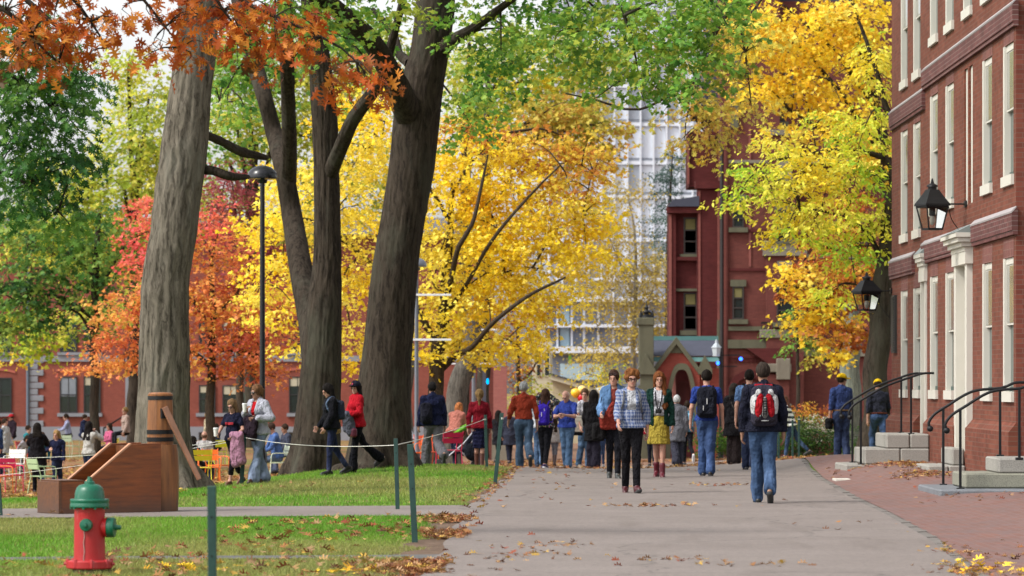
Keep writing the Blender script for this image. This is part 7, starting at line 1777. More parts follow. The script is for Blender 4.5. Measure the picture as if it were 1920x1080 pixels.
# red backpack man
p = person(1431, 146.5, 'man in a navy fleece walking away with a red and white backpack', 1.78, 180, 'm', 't', legs=((9, 3, 0), (-12, 24, 42)), arms=((4, 12, 14), (0, 12, 12)), head=(4, 2), top=('hoodie', CL(30, 32, 50)), bottom=('jeans', DN(48, 88, 136)), shoes=('shoe', LE(40, 42, 40), SOLE), hair=('crew', (.045, .032, .025)), face=False, w=1.08)
def xt(T, k, gg, Ml, z):
    out = []
    for sd in (1, -1):
        g = gg(); g.ell(T(sd*.115*k, .215*k, (z+.02)*k), np.array([.062, .10, .17])*k, Ml, .01); g.ell(T(sd*.07*k, .24*k, (z+.17)*k), np.array([.06, .07, .06])*k, Ml, .03); out.append(('side_panel', g, CL(214, 214, 214)))
        g = gg(); g.ell(T(sd*.066*k, .305*k, (z+.0)*k), np.array([.056, .046, .16])*k, Ml @ rotm('Y', sd*-8), .01); out.append(('red_panel', g, CL(176, 22, 34)))
    g = gg(); g.ell(T(0, .32*k, (z-.02)*k), np.array([.034, .04, .14])*k, Ml, .01); g.ell(T(0, .30*k, (z-.10)*k), np.array([.06, .03, .05])*k, Ml, .03); out.append(('grey_panel', g, CL(150, 148, 146)))
    m = MB()
    for q in range(7): m.add(*_slab(T, k, .0, .356, z+.09-q*.032, .02, .005, Ml))
    for sd in (1, -1): m.add(*_slab(T, k, sd*.022, .354, z-.01, .004, .12, Ml))
    out.append(('lacing', m, CL(30, 30, 34))); m = MB().add(*_slab(T, k, 0, .322, z-.185, .045, .006, Ml)); out.append(('logo_tag', m, CL(190, 190, 190)))
    g = gg(); g.cap(T(-.10*k, .09*k, .565*k), T(.10*k, .09*k, .565*k), .018*k, .018*k, .01); out.append(('yoke', g, CL(190, 30, 44)))
    return out
backpack(p, 'red, white and black backpack with laced front on the man in the navy fleece', C(44, 42, 54), C(40, 36, 44), 1.12, 0, xt)
p = person(1405, 101, 'tall man in a pale blue t-shirt behind the red backpack', 1.84, 180, 'm', 'f', legs=((5, 5, 0), (-6, 14, 10)), arms=((-4, 10, 12), (6, 8, 20)), top=('tee', CL(112, 146, 196)), bottom=('jeans', DKJ), shoes=('shoe', LE(40, 40, 44), SOLE), hair=('short', HB), face=False)
T, k = p['T'], p['k']; st = MB(); q = smooth_path(np.array([[*T(.02, .13, .2*k), .02], [*T(.06, .13, .45*k), .02], [*T(.11, .03, .6*k), .02], [*T(.12, -.1, .5*k), .02]]), .03); st.tube(q[:, :3], .02, 6)
g = SDF(T(-.1, .2, .1)-.35, T(-.1, .2, .1)+.35, .015); g.box(T(-.08, .19, .12), (.15, .06, .13), .05, None, .01)
held('shoulder_bag', 'dark bag on a black strap across the back of the tall man in pale blue', 'bag', p, [('bag_body', g, CL(30, 30, 36)), ('strap', st, CL(24, 24, 28))])
p = person(1325, 112, 'man in a royal blue t-shirt and jeans walking away with a black backpack', 1.76, 178, 'm', 'f', legs=((6, 4, 0), (-8, 8, 6)), arms=((0, 14, 14), (-4, 14, 12)), head=(2, 3), top=('tee', CL(52, 76, 160)), bottom=('jeans', DN(48, 92, 158)), shoes=('shoe', LE(44, 38, 36), SOLE), hair=('short', HB), face=False, w=1.04)
backpack(p, 'plain black backpack on the man in the royal blue t-shirt', C(22, 24, 34), None, 1.12)
p = person(1376, 90, 'person in a black hooded coat and brown trousers between two backpackers', 1.66, 180, 'f', 'f', legs=((4, 3, 0), (-3, 6, 2)), arms=((4, 10, 20), (4, 10, 24)), top=('coat', CL(30, 28, 32)), bottom=('loose', CL(44, 34, 34)), shoes=('shoe', LE(70, 46, 36), SOLE), hair=('bob', (.025, .018, .014)), face=False, w=1.05)
T, k = p['T'], p['k']; g = SDF(T(0, .1, .56*k)-.2, T(0, .1, .56*k)+.2, .014); g.ell(T(0, .09, .53*k), (.11, .06, .09), p['Ml'], .01); link('hood', mesh_np('hood', *g.mesh(), True), CL(28, 26, 30), p['root'])
g = SDF(T(-.15, .15, 0)-.3, T(-.15, .15, 0)+.3, .014); g.box(T(-.14, .18, .03), (.09, .04, .08), .03, None, .01); st = MB(); q = smooth_path(np.array([[*T(-.12, .18, .1), .01], [*T(.03, .16, .35*k), .01], [*T(.1, .02, .585*k), .01]]), .04); st.tube(q[:, :3], .01, 6)
held('shoulder_bag', 'small black bag slung over the back of the black hooded coat', 'bag', p, [('bag_body', g, CL(22, 20, 22)), ('strap', st, CL(90, 84, 80))])
# yellow caps
YC = CL(240, 196, 20)
p = person(1578, 87, 'man in a yellow cap, blue shirt and jeans looking right', 1.80, 205, 'm', 'm', legs=((4, 3, 0), (-3, 6, 3)), arms=((0, 12, 10), (8, 12, 16)), head=(-80, 4), top=('tucked', CL(64, 82, 136)), bottom=('jeans', DN(44, 66, 112)), shoes=('shoe', LE(52, 26, 24), SOLE), hair=('crew', HDK), hat=('cap', YC), face=True, belt=C(110, 84, 56), w=1.16)
T, k = p['T'], p['k']; w_ = p['A'][0][2]; g = SDF(w_-.35, w_+.3, .014); g.box(w_+np.array([.0, -.03, -.16]), (.07, .09, .12), .05, None, .01); g.cap(w_+np.array([0, .06, -.1]), w_+np.array([0, -.12, -.1]), .05, .05, .02)
st = MB().tube(smooth_path(np.array([[*(w_+np.array([0, .06, -.1])), .008], [*(w_+np.array([0, 0, -.015])), .008], [*(w_+np.array([0, -.1, -.1])), .008]]), .02)[:, :3], .008, 6)
held('camera_bag', 'black gear bag in the hand of the man with the blue shirt and yellow cap', 'bag', p, [('bag_body', g, CL(18, 18, 20)), ('handle', st, CL(18, 18, 20))])
p = person(1648, 84, 'man in a yellow cap and dark shirt stepping past the dark trunk', 1.76, 196, 'm', 'm', legs=((30, 34, 4), (-14, 12, 20)), arms=((-4, 12, 12), (10, 14, 30)), head=(-20, 12), lean=6, top=('tucked', CL(50, 52, 66)), bottom=('jeans', DN(50, 88, 140)), shoes=('shoe', LE(46, 40, 38), SOLE), hair=('crew', HDK), hat=('cap', YC), face=False, belt=C(90, 46, 34), w=1.14)
w_ = p['A'][1][2]; g = SDF(w_-.4, w_+.35, .014); g.box(w_+np.array([-.04, .02, -.17]), (.10, .09, .14), .05, None, .01); g.ell(w_+np.array([-.1, .05, -.2]), (.07, .07, .07), None, .02); st = MB().tube(smooth_path(np.array([[*(w_+np.array([-.04, .1, -.06])), .008], [*(w_+np.array([-.02, 0, -.01])), .008], [*(w_+np.array([-.04, -.08, -.06])), .008]]), .02)[:, :3], .008, 6)
held('camera_bag', 'black gear bag at the hip of the man with the dark shirt and yellow cap', 'bag', p, [('bag_body', g, CL(18, 18, 20)), ('handle', st, CL(18, 18, 20))])
# --- the group in the middle
p = person(982, 90, 'grey haired man in a rust orange shirt walking away', 1.80, 188, 'm', 'm', legs=((10, 4, 0), (-18, 34, 46)), arms=((8, 16, 34), (-6, 14, 16)), head=(0, 2), top=('tucked', CL(170, 66, 44)), bottom=('jeans', DN(62, 96, 130)), shoes=('shoe', LE(30, 28, 34), SOLE), hair=('grey', HGRY), face=False, w=1.12)
person(1012, 78, 'brown haired man in white mostly hidden behind the purple backpack', 1.76, 180, 'm', 'f', top=('tee', CL(200, 206, 214)), bottom=('jeans', MIDJ), shoes=('shoe', LE(40, 40, 60), SOLE), hair=('short', (.08, .04, .025)), face=False)
p = person(1022, 88, 'woman in a flowered black top raising a camera to her eye', 1.68, 165, 'f', 'f', legs=((6, 3, 0), (-10, 14, 10)), hands=((.14, -.30, 1.66), (.0, -.34, 1.64)), head=(40, 0), lean=3, top=('shirt', m_dots((.012, .012, .014), (.4, .32, .2))), bottom=('slim', CL(24, 24, 32)), shoes=('shoe', LE(60, 40, 90), m_plain('pale_sole', (.7, .7, .72), .7)), hair=('long', (.06, .03, .02)), face=False, w=1.08)
T, k = p['T'], p['k']; c_ = np.array([.07, -.36, 1.62])*k; cb = MB().box(c_[0]-.07, c_[0]+.07, c_[1]-.04, c_[1]+.04, c_[2]-.045, c_[2]+.05, .01); cl_ = MB().lathe([(0, -.17), (.04, -.17), (.036, -.04), (0, -.038)], c_, 14, 'y')
held('camera', 'black camera held up by the woman with the purple backpack', 'camera', p, [('camera_body', cb, LE(20, 20, 22)), ('lens', cl_, LE(14, 14, 14))])
backpack(p, 'purple blue backpack on the woman raising a camera', C(52, 34, 150), None, .98, 0, None, .04)
p = person(1063, 83, 'balding man in a royal blue polo looking down at his hands', 1.76, -18, 'm', 'f', legs=((8, 4, 0), (-8, 10, 6)), hands=((.06, -.34, 1.20), (-.08, -.32, 1.19)), head=(-8, 26), top=('polo', CL(60, 82, 176)), bottom=('jeans', DN(70, 118, 166)), shoes=('shoe', LE(50, 46, 48), SOLE), hair=('bald', (.36, .32, .28)), face=True, w=1.1)
w_ = (p['A'][0][2]+p['A'][1][2])/2+np.array([0, -.07, .02]); held('phone', 'small dark phone in the hands of the man in the blue polo', 'phone', p, [('phone_body', MB().box(w_[0]-.03, w_[0]+.03, w_[1]-.05, w_[1]+.05, w_[2]-.006, w_[2]+.006, .003), LE(26, 26, 30)), ('screen', MB().box(w_[0]-.026, w_[0]+.026, w_[1]-.045, w_[1]+.045, w_[2]+.0062, w_[2]+.0072), m_plain('phone_screen', (.05, .06, .08), .15))])
p = person(1096, 80, 'tall woman in a white top talking to the woman in black', 1.84, 30, 'f', 'f', legs=((6, 3, 0), (-6, 10, 6)), arms=((6, 12, 14), (10, 12, 22)), head=(-40, 4), top=('tee', CL(206, 206, 214)), bottom=('jeans', DN(74, 116, 158)), shoes=('shoe', LE(150, 130, 110), SOLE), hair=('short', (.10, .055, .03)))
T, k = p['T'], p['k']; g = MB(); a_ = T(-.34, -.1, 0); 
bg_ = MB().box(a_[0]-.18, a_[0]+.2, a_[1]-.05, a_[1]+.05, a_[2]-.12, a_[2]+.26, .015); b2 = MB().box(a_[0]-.183, a_[0]+.203, a_[1]-.053, a_[1]+.053, a_[2]-.2, a_[2]-.12, .012); st = MB().tube(smooth_path(np.array([[*(a_+np.array([-.1, 0, .25])), .01], [*(a_+np.array([-.02, 0, .5])), .01], [*(a_+np.array([.1, 0, .25])), .01]]), .03)[:, :3], .01, 6)
tb = held('tote_bag', 'large cream tote bag with a black base between the blue polo and the black coat', 'bag', p, [('bag_body', bg_, m_stripe(C(214, 206, 190), C(196, 188, 172), 11)), ('base_panel', b2, CL(26, 24, 26)), ('handle', st, CL(26, 24, 26))])
person(1113, 84, 'woman with long black hair in a short black coat, back to us', 1.72, 172, 'f', 'f', legs=((4, 2, 0), (-5, 6, 4)), arms=((14, 10, 40), (20, 14, 60)), head=(10, 0), top=('coat', CL(26, 24, 27)), bottom=('loose', CL(42, 38, 52)), shoes=('shoe', LE(30, 28, 32), SOLE), hair=('long', (.012, .009, .009)), face=False, w=1.1)
# --- left of the path
p = person(899, 87.5, 'blonde woman with a ponytail in a red sweater, navy skirt and brown boots', 1.68, 178, 'f', 'f', legs=((4, 2, 0), (-4, 4, 2)), arms=((-6, 16, 8), (6, 14, 14)), head=(-4, 0), top=('sweater', CL(150, 26, 44)), bottom=('skirt', CL(32, 34, 68), .46, .0), shoes=('tall', LE(110, 62, 50), SOLE), hair=('pony', HBLO), face=False, w=1.06)
p = person(812, 92, 'man in a navy jacket and grey trousers striding away to the right', 1.75, 200, 'm', 'm', legs=((22, 6, 0), (-14, 46, 58)), arms=((4, 12, 20), (-4, 12, 18)), head=(-14, 0), lean=5, top=('jacket', CL(30, 36, 70)), bottom=('loose', CL(120, 118, 124)), shoes=('shoe', LE(36, 38, 54), SOLE), hair=('short', (.014, .012, .012)), face=False, w=1.14)
T, k = p['T'], p['k']; g = SDF(T(.16, .12, .2*k)-.4, T(.16, .12, .2*k)+.4, .014); g.box(T(.19, .15, .20*k), (.12, .10, .22), .08, p['Ml'], .02); g.ell(T(.22, .22, .15*k), (.10, .07, .14), None, .03); st = MB().tube(smooth_path(np.array([[*T(.17, .1, .4*k), .016], [*T(.15, .02, .58*k), .016], [*T(.16, -.1, .45*k), .016]]), .03)[:, :3], .016, 6)
held('backpack', 'dark backpack slung on one shoulder of the man in grey trousers', 'backpack', p, [('bag_body', g, CL(30, 30, 44)), ('strap', st, CL(26, 26, 36))])
p = person(669, 101, 'woman in a red jacket and dark cap walking left', 1.66, -62, 'f', 'f', legs=((10, 4, 0), (-24, 30, 36)), hands=((.10, -.26, 1.12), (-.08, -.30, 1.08)), head=(36, 2), top=('jacket', CL(206, 24, 44)), bottom=('flare', CL(20, 20, 28)), shoes=('shoe', LE(60, 54, 52), SOLE), hair=('long', (.014, .010, .009)), hat=('cap', CL(30, 32, 50)), w=.98)
c_ = p['Hd'](0, -.112, .092); e_ = MB().lathe([(0, -.012), (.022, -.011), (.022, .0), (0, .001)], c_, 10, 'y'); link('cap_emblem', mesh_np('cap_emblem', np.concatenate(e_.v), [np.concatenate(f) for f in e_.f.values()]), CL(210, 90, 110), p['root'])
T, k = p['T'], p['k']; g = SDF(T(0, -.2, .1)-.45, T(0, -.2, .1)+.45, .015); g.cap(T(.12, -.22, .2), T(-.1, -.26, .2), .07, .06, .03); g.cap(T(.1, -.2, .18), T(.1, -.16, -.12), .08, .10, .04); g.cap(T(0, -.24, .18), T(.02, -.2, -.08), .07, .08, .04); g.rough(.015, (14, 14, 14), 4)
held('folded_jacket', 'grey jacket folded over the arms of the woman in the red jacket', 'jacket', p, [('cloth', g, CL(96, 98, 112))])
g = SDF(T(.15, -.15, -.15)-.3, T(.15, -.15, -.15)+.3, .014); g.box(T(.14, -.16, -.14), (.12, .05, .085), .04, None, .01); st = MB().tube(smooth_path(np.array([[*T(.05, -.16, -.08), .008], [*T(.0, -.1, .3*k), .008], [*T(-.1, .0, .58*k), .008]]), .04)[:, :3], .008, 6)
held('handbag', 'burgundy handbag at the hip of the woman in the red jacket', 'handbag', p, [('bag_body', g, LE(120, 34, 66)), ('strap', st, LE(110, 30, 60))])
c_ = T(-.12, -.36, .05); held('paper_bag', 'tan paper bag carried by the woman in the red jacket', 'bag', p, [('bag_body', MB().prism([(c_[1]-.06, c_[2]-.22), (c_[1]+.06, c_[2]-.18), (c_[1]+.04, c_[2]+.12), (c_[1]-.05, c_[2]+.10)], c_[0]-.08, c_[0]+.08, 'x'), CL(196, 160, 110)), ('folded_top', MB().box(c_[0]-.082, c_[0]+.082, c_[1]-.05, c_[1]+.045, c_[2]+.09, c_[2]+.13), CL(206, 172, 124))])
p = person(622, 102, 'woman with black hair in a black jacket and dark jeans looking down', 1.66, -70, 'f', 'f', legs=((8, 6, 0), (-12, 22, 22)), arms=((12, 8, 20), (10, 8, 30)), head=(4, 22), lean=3, top=('jacket', CL(24, 24, 32)), bottom=('slim', DN(34, 46, 92)), shoes=('boot', LE(26, 24, 28), SOLE), hair=('long', (.013, .010, .009)))
T, k = p['T'], p['k']; g = SDF(T(0, .2, .3*k)-.35, T(0, .2, .3*k)+.35, .015); g.box(T(.02, .17, .32*k), (.12, .07, .18), .06, p['Ml'], .02); st = MB().tube(smooth_path(np.array([[*T(.1, .1, .5*k), .018], [*T(.12, .0, .585*k), .018], [*T(.13, -.12, .45*k), .018], [*T(.15, -.02, .2*k), .018]]), .03)[:, :3], .018, 6)
held('backpack', 'small grey backpack on the woman in the black jacket', 'backpack', p, [('bag_body', g, CL(60, 66, 84)), ('strap', st, CL(110, 130, 160))])
CUPM = m_plain('white_cup', (.66, .65, .62), .5, .06)
p = person(485, 106, 'woman in sunglasses and a white jacket drinking from a cup', 1.72, -38, 'f', 'm', legs=((16, 4, 0), (-10, 12, 12)), hands=((.16, -.22, 1.16), (-.02, -.30, 1.32)), head=(-14, 6), top=('jacket', CL(206, 208, 222), .045), top2=('tee', CL(206, 26, 36)), bottom=('flare', DN(140, 164, 204)), shoes=('shoe', LE(90, 60, 50), SOLE), hair=('pony', (.20, .10, .05)), glasses='sun', w=1.12)
def cup(p, pos, label):
    c_ = np.array(pos); m = MB().lathe([(0, -.07), (.032, -.07), (.046, .06), (0, .06)], c_, 18); l = MB().lathe([(0, .061), (.049, .061), (.049, .075), (.04, .085), (0, .085)], c_, 18)
    held('paper_cup', label, 'cup', p, [('cup_body', m, CUPM), ('lid', l, m_plain('cup_lid', (.70, .70, .70), .4, .05))], 'white paper cups')
cup(p, p['A'][1][2]+np.array([.02, -.07, .03]), 'white paper cup with a straw at the mouth of the woman in sunglasses')
T, k = p['T'], p['k']; g = SDF(T(.02, -.2, .1)-.45, T(.02, -.2, .1)+.45, .015); g.box(T(.03, -.24, .10), (.15, .05, .16), .05, rotm('Y', 8), .02); g.cap(T(.1, -.22, .25), T(-.08, -.22, .23), .06, .06, .04); g.ell(T(.05, -.22, -.08), (.10, .05, .08), None, .05); g.rough(.014, (13, 13, 13), 6)
held('folded_jacket', 'dark brown jacket hanging over the arm of the woman in sunglasses', 'jacket', p, [('cloth', g, CL(50, 36, 48))])
p = person(438, 106, 'girl with wavy hair in a navy printed shirt and cropped black leggings', 1.52, -30, 'f', 'f', legs=((18, 6, 0), (-16, 20, 26)), hands=((.18, -.24, 1.02), (-.16, -.32, 1.06)), head=(0, 14), top=('tee', CL(30, 32, 58)), bottom=('crop', CL(22, 20, 26)), shoes=('shoe', LE(110, 66, 46), SOLE), hair=('bob', (.20, .12, .06)), glasses='plain')
T, k = p['T'], p['k']
lg = MB(); lg.add(*_slab(lambda x, y, z: T(x, y, z), 1., .0, -.152*k, .36*k, .085, .022, None)); link('printed_letters', mesh_np('printed_letters', np.concatenate(lg.v), [np.concatenate(f) for f in lg.f.values()]), CL(196, 60, 70), p['root'])
cup(p, p['A'][1][2]+np.array([0, -.07, .03]), 'white paper cup held out by the girl in the navy shirt')
g = SDF(T(.15, -.2, 0)-.5, T(.15, -.2, 0)+.5, .016); g.cap(T(.13, -.24, .12), T(.26, -.18, .12), .06, .06, .03); g.cap(T(.16, -.22, .08), T(.15, -.18, -.38), .07, .085, .04); g.cap(T(.25, -.18, .08), T(.27, -.14, -.34), .06, .075, .04); g.rough(.016, (18, 18, 5), 8)
held('folded_jacket', 'pink jacket hanging over the arm of the girl in the navy shirt', 'jacket', p, [('cloth', g, CL(206, 150, 178))])
# --- seated and distant people on the left
SIT = ((84, 84, 0), (80, 80, 0))
person(522, 78, 'seated man in a blue shirt and jeans behind the forked tree', 1.76, -74, 'm', 'f', legs=SIT, hands=((.1, -.42, 1.02), (-.1, -.42, 1.02)), head=(0, 14), lean=12, top=('sweater', CL(92, 124, 186)), bottom=('jeans', DN(112, 140, 182)), shoes=('shoe', LE(40, 40, 46)), hair=('short', (.06, .035, .025)), seat=.46, v=.018)
person(540, 66, 'man in grey seated farther back beside the forked tree', 1.74, -60, 'm', 'm', legs=SIT, arms=((20, 10, 50), (20, 10, 50)), lean=8, top=('sweater', CL(74, 80, 100)), bottom=('jeans', DN(70, 84, 120)), shoes=('shoe', LE(40, 40, 46)), hair=('short', (.05, .03, .02)), seat=.46, v=.02)
person(406, 56, 'dark clothed person seated on a yellow chair near the far wall', 1.7, -60, 'm', 'm', legs=SIT, arms=((20, 10, 60), (20, 10, 60)), head=(0, 4), lean=2, top=('jacket', CL(34, 42, 58), .04), top2=('tee', CL(190, 190, 200)), bottom=('jeans', DN(36, 56, 84)), shoes=('shoe', LE(40, 40, 46)), hair=('short', HDK), seat=.46, v=.022)
person(383, 72, 'bald person in a white shirt sitting low behind the orange chair', 1.66, 170, 'm', 'f', legs=SIT, arms=((10, 10, 50), (10, 10, 50)), top=('tee', CL(200, 196, 196)), bottom=('jeans', DKJ), shoes=('shoe', LE(40, 40, 46)), hair=('bald', (.2, .12, .08)), seat=.42, face=False, v=.02)
person(361, 74, 'dark haired person in charcoal sitting beside the huge grey trunk', 1.66, 150, 'f', 'f', legs=SIT, arms=((10, 10, 40), (10, 10, 40)), top=('jacket', CL(44, 46, 56)), bottom=('jeans', DKJ), shoes=('shoe', LE(40, 40, 46)), hair=('bob', HB), seat=.30, face=False, v=.02)
p = person(70, 80, 'woman in black taking a picture with her phone', 1.62, 188, 'f', 'f', legs=((4, 2, 0), (-4, 6, 2)), hands=((.02, -.34, 1.42), (-.08, -.34, 1.40)), head=(-20, 0), top=('coat', CL(24, 20, 26)), bottom=('slim', CL(24, 22, 30)), shoes=('boot', LE(30, 28, 32), SOLE), hair=('bob', HB), face=False, w=1.08)
p = person(107, 78, 'blond child in a navy top standing behind the pump trough', 1.46, -8, 'm', 'f', hands=(None, (-.16, -.26, 1.22)), arms=((6, 10, 12), (20, 10, 50)), head=(-14, 4), top=('sweater', CL(34, 38, 70)), bottom=('jeans', DKJ), shoes=('shoe', LE(40, 40, 46)), hair=('bob', (.36, .22, .09)), w=.86, dz=.0)
person(79, 76, 'child in teal turning away beside the blond child', 1.34, 200, 'm', 'm', top=('sweater', CL(24, 92, 112)), bottom=('jeans', DKJ), shoes=('shoe', LE(40, 40, 46)), hair=('bob', (.07, .04, .03)), head=(50, 0), face=False, w=.84, dz=.06)
p = person(166, 76, 'woman in a white sweater with long black hair lifting both hands to her face', 1.64, 150, 'f', 'f', hands=((.08, -.22, 1.52), (-.05, -.24, 1.50)), head=(30, -4), legs=((4, 3, 0), (-3, 6, 2)), top=('sweater', CL(212, 208, 200)), bottom=('slim', DKJ), shoes=('shoe', LE(40, 40, 46)), hair=('long', (.012, .009, .009)), face=False, w=1.02)
person(130, 48, 'man in a lavender shirt sitting at a table near the stone base', 1.8, -78, 'm', 'f', legs=SIT, hands=((.1, -.46, 1.12), (-.1, -.46, 1.12)), lean=10, top=('tucked', CL(176, 180, 216)), bottom=('jeans', CL(60, 50, 50)), shoes=('shoe', LE(60, 40, 30)), hair=('short', HDK), seat=.5, v=.022, dz=.15)
person(155, 47, 'person in dark blue sitting opposite the man in lavender', 1.74, 70, 'm', 'm', legs=SIT, arms=((40, 10, 40), (40, 10, 40)), lean=8, top=('jacket', CL(40, 48, 80)), bottom=('jeans', DKJ), shoes=('shoe', LE(60, 40, 30)), hair=('short', HDK), seat=.5, v=.022, dz=.15)
person(8, 62, 'person in a white coat standing at the left edge', 1.6, 60, 'f', 'f', top=('coat', CL(206, 208, 208)), bottom=('slim', DKJ), shoes=('shoe', LE(40, 40, 46)), hair=('short', HDK), v=.02)
person(-4, 66, 'person in a blue coat cut by the left edge', 1.6, 120, 'm', 'f', top=('jacket', CL(50, 76, 120)), bottom=('jeans', DKJ), shoes=('shoe', LE(40, 40, 46)), hair=('short', HDK), v=.02)
person(22, 50, 'person in a red hat and dark jacket sitting near the downpipe', 1.7, -40, 'm', 'f', legs=SIT, top=('jacket', CL(50, 36, 48)), bottom=('jeans', DN(70, 92, 140)), shoes=('shoe', LE(40, 40, 46)), hair=('short', HDK), hat=('cap', CL(200, 40, 50)), seat=.5, v=.022, dz=.2)
person(40, 62, 'child in white bending over a yellow basket near the left edge', 1.2, 40, 'f', 'f', lean=40, top=('sweater', CL(200, 196, 206)), bottom=('slim', DKJ), shoes=('shoe', LE(40, 40, 46)), hair=('bob', HDK), v=.02, w=.85)
person(236, 58, 'fair person in pale clothes sitting on the steps behind the pump', 1.66, -60, 'f', 'f', legs=SIT, top=('sweater', CL(196, 172, 160)), bottom=('slim', CL(40, 40, 48)), shoes=('shoe', LE(40, 40, 46)), hair=('short', HBLO), seat=.5, v=.022, dz=.55)
# --- behind the leaning trunk and the stroller
person(758, 76, 'dark haired woman in a black vest sitting behind the leaning trunk', 1.66, 40, 'f', 'f', legs=SIT, arms=((30, 10, 60), (30, 10, 60)), head=(-10, 12), top=('sweater', CL(206, 208, 216)), top2=None, bottom=('slim', CL(26, 24, 30)), shoes=('shoe', LE(40, 40, 46)), hair=('long', (.04, .02, .015)), seat=.46, v=.018)
person(851, 80, 'person with long orange hair and a peach jacket bending to the stroller', 1.62, 160, 'f', 'f', legs=((20, 6, 0), (-4, 6, 4)), hands=((.1, -.42, .86), (-.1, -.42, .86)), lean=30, head=(30, 6), top=('jacket', CL(206, 130, 114)), bottom=('slim', DKJ), shoes=('shoe', LE(40, 40, 46)), hair=('verylong', (.42, .15, .05)), face=False, v=.018, w=.98)
# stroller
s = 80; x, y, z = G(862, s); t = empty('stroller', (x, y, z), 'stroller with a lime green hood and a black bag on its handle', 'stroller')
def sp(nm, m, mt, **kw): return reparent(m.build(nm, mt, **kw), t)
FR_ = m_plain('stroller_tube', (.45, .46, .5), .35, .1, metal=.5)
sp('frame', MB().tube([(x-.5, y-.25, z+.12), (x+.1, y-.25, z+.62), (x+.42, y-.25, z+1.02)], .016, 8).tube([(x+.38, y-.25, z+.1), (x-.1, y-.25, z+.55)], .016, 8), FR_)
sp('frame', MB().tube([(x-.5, y+.25, z+.12), (x+.1, y+.25, z+.62), (x+.42, y+.25, z+1.02), (x+.42, y-.25, z+1.02)], .016, 8).tube([(x+.38, y+.25, z+.1), (x-.1, y+.25, z+.55)], .016, 8), FR_)
for (wx, wy_) in ((-.5, -.25), (.38, -.25), (-.5, .25), (.38, .25)): sp('wheel', MB().lathe([(.05, -.03), (.11, -.028), (.125, 0), (.11, .028), (.05, .03)], (x+wx, y+wy_, z+.12), 18, 'y'), SOLE)
g = SDF((x-.6, y-.4, z), (x+.6, y+.4, z+1.1), .016); g.box((x-.02, y, z+.42), (.30, .2, .05), .03, rotm('Y', -12), .03); g.box((x+.22, y, z+.66), (.05, .2, .26), .04, rotm('Y', 28), .04); sp_ = link('seat', mesh_np('seat', *g.mesh(), True), CL(40, 44, 60)); reparent(sp_, t)
g = SDF((x-.7, y-.4, z+.5), (x+.6, y+.4, z+1.3), .014); g.ell((x+.02, y, z+.92), (.36, .22, .07), rotm('Y', -32), .01); reparent(link('hood', mesh_np('hood', *g.mesh(), True), CL(120, 196, 60)), t)
g = SDF((x-.3, y-.6, z), (x+.9, y+.4, z+1.2), .016); g.ell((x+.3, y-.35, z+.42), (.19, .1, .21), None, .05); g.cap((x+.3, y-.33, z+.5), (x+.36, y-.27, z+.98), .03, .02, .03)
st_ = tag(link('diaper_bag', mesh_np('diaper_bag', *g.mesh(), True), CL(22, 26, 36)), 'black bag hanging from the stroller handle', 'bag')
g = SDF((x-.2, y-.3, z), (x+.9, y+.5, z+1.3), .016); g.box((x+.5, y-.1, z+.6), (.06, .12, .4), .04, rotm('Y', 8), .02); g.rough(.015, (14, 14, 5), 9)
tag(link('hanging_coat', mesh_np('hanging_coat', *g.mesh(), True), CL(100, 106, 130)), 'blue grey coat hanging behind the stroller handle', 'coat')
# --- far crowd on the plaza
person(955, 62, 'distant person in a dark grey coat walking away left of the orange shirt', 1.66, 190, 'f', 'f', top=('coat', CL(62, 66, 84)), bottom=('slim', CL(44, 46, 62)), shoes=('shoe', LE(36, 34, 40)), hair=('short', (.2, .12, .1)), face=False, v=.02)
person(934, 60, 'distant woman in black by the pink wall end', 1.64, 150, 'f', 'f', top=('coat', CL(34, 32, 40)), bottom=('slim', CL(36, 34, 40)), shoes=('shoe', LE(36, 34, 40)), hair=('long', HB), face=False, v=.02)
person(1040, 70, 'child in white and red between the purple backpack and the blue polo', 1.28, 170, 'f', 'f', top=('jacket', CL(196, 190, 190)), bottom=('slim', CL(120, 120, 130)), shoes=('tall', LE(70, 40, 36)), hair=('long', HDK), face=False, v=.02, w=.88)
p = person(1269, 82, 'white haired person in a grey coat beyond the green cardigan', 1.62, 185, 'm', 'f', top=('coat', CL(120, 120, 128)), bottom=('loose', CL(70, 70, 84)), shoes=('shoe', LE(40, 38, 40)), hair=('grey', (.55, .55, .55)), face=False, v=.018, w=1.06)
p = person(1289, 80, 'child with a pale blue backpack beside the royal blue t-shirt', 1.50, 190, 'f', 'f', legs=((14, 6, 0), (-20, 40, 50)), top=('tee', CL(100, 150, 180)), bottom=('slim', CL(26, 26, 34)), shoes=('shoe', LE(30, 30, 34), m_plain('pale_sole', (.7, .7, .72), .7)), hair=('short', HDK), face=False, v=.018, w=.92)
backpack(p, 'pale blue backpack on the child beside the royal blue t-shirt', C(112, 160, 186), None, .82)
p = person(1484, 76, 'person in a black and white striped top behind the green stakes', 1.56, -100, 'f', 'f', legs=((14, 6, 0), (-24, 20, 20)), lean=16, top=('sweater', m_stripe(C(214, 214, 214), C(40, 40, 46), 8)), bottom=('slim', DN(44, 76, 120)), shoes=('shoe', LE(40, 38, 40)), hair=('bob', (.12, .05, .03)), v=.018)
person(1222, 76, 'distant person in red behind the woman in plaid', 1.55, 180, 'f', 'f', top=('jacket', CL(150, 24, 40)), bottom=('slim', CL(30, 30, 44)), shoes=('shoe', LE(40, 38, 40)), hair=('bob', HDK), face=False, v=.02)
person(1128, 72, 'distant child in white trainers behind the woman in black', 1.3, 175, 'm', 'f', top=('tee', CL(60, 80, 140)), bottom=('slim', DN(60, 100, 160)), shoes=('shoe', LE(206, 206, 210)), hair=('short', HDK), face=False, v=.02, w=.88)
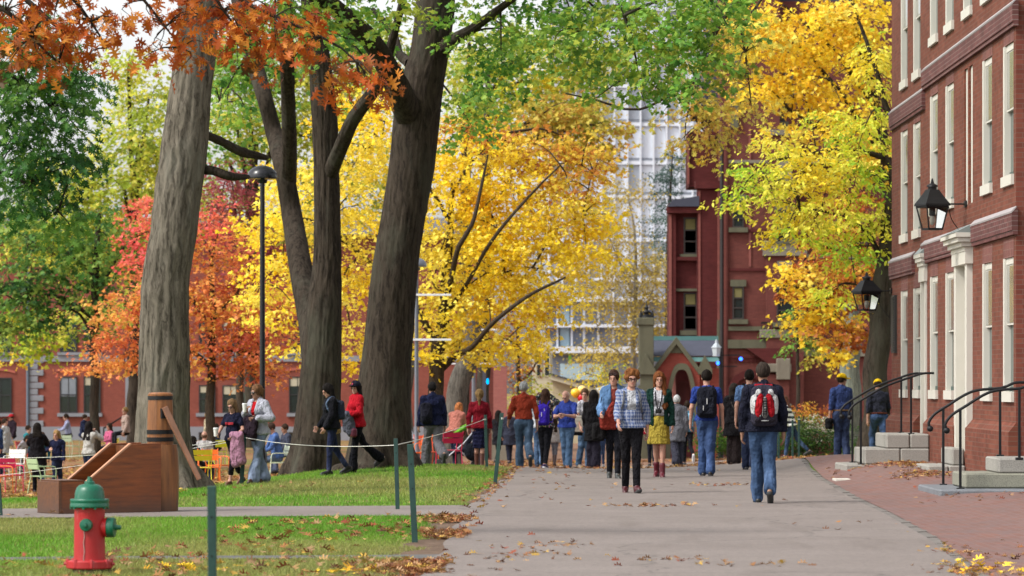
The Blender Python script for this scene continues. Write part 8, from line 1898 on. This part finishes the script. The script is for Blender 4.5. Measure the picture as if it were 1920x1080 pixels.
# green stakes behind the kerb on the right, and balloons
for (px_, sc_) in ((1460, 84), (1486, 84), (1498, 84)):
    x, y, z = G(px_, sc_); m = MB().box(x-.022, x+.022, y-.022, y+.022, z-.05, z+.98, .004); st_ = empty('rope_post', (x, y, z), 'green stake behind the red backpack, in the row by the hedge', 'post', 'green stakes by the hedge'); reparent(m.build('shaft', M_post), st_); reparent(MB().box(x-.026, x+.026, y-.026, y+.026, z+.9, z+.92).build('rope_tie', M_rope), st_)
for (px_, py_, r_, c_, lb_) in ((1079, 737, 9, (250, 190, 50), 'yellow balloon left of the red one above the blue polo'), (1091, 731, 8, (244, 206, 120), 'pale yellow balloon topmost in the bunch'), (1090, 746, 8, (206, 30, 46), 'red balloon above the blue polo')):
    c0 = np.array(P(px_, py_, 66)); rr = r_/66; a = N('balloon'); mt = a.bsdf(C(*c_), .25, None, 0, .5)
    t = empty('balloon', c0-np.array([0, 0, rr]), lb_, 'balloon', 'balloons above the crowd')
    b = MB().lathe([(0, -rr*1.12), (rr*.12, -rr*1.08), (rr*.5, -rr*.8), (rr*.85, -rr*.4), (rr, .1*rr), (rr*.85, rr*.6), (rr*.5, rr*.9), (0, rr)], c0, 20); reparent(b.build('skin', mt, smooth=True), t)
    reparent(MB().tube(smooth_path(np.array([[*(c0+np.array([0, 0, -rr*1.1])), .004], [*(c0+np.array([.02, .02, -.6])), .004], [*(c0+np.array([-.02, 0, -1.1])), .004]]), .1)[:, :3], .004, 4).build('string', M_rope), t)

# a few more people and chairs on the leaf covered yard at the far left
person(52, 58, 'person in teal sitting on the far red chair behind the woman in black', 1.66, 60, 'f', 'f', legs=SIT, arms=((30, 10, 50), (20, 10, 60)), top=('sweater', CL(60, 150, 160)), bottom=('jeans', DKJ), shoes=('shoe', LE(40, 40, 46)), hair=('short', HDK), seat=.46, v=.022)
chair(50, 58, 60, (.60, .05, .05), 'red chair under the person in teal at the far left')
person(206, 54, 'person in pink sitting on the yard between the white sweater and the pump', 1.66, -50, 'f', 'f', legs=SIT, arms=((30, 10, 50), (20, 10, 60)), top=('sweater', CL(220, 110, 150)), bottom=('slim', DKJ), shoes=('shoe', LE(40, 40, 46)), hair=('long', HDK), seat=.46, v=.022)
chair(203, 54, -50, CY, 'yellow chair under the person in pink behind the pump')
person(388, 52, 'person in a cream coat standing far behind the orange chair', 1.68, 100, 'f', 'f', top=('coat', CL(196, 180, 150)), bottom=('slim', DKJ), shoes=('shoe', LE(40, 40, 46)), hair=('short', HBLO), v=.022)
chair(20, 80, 30, CM, 'magenta chair between the white chair and the left edge')
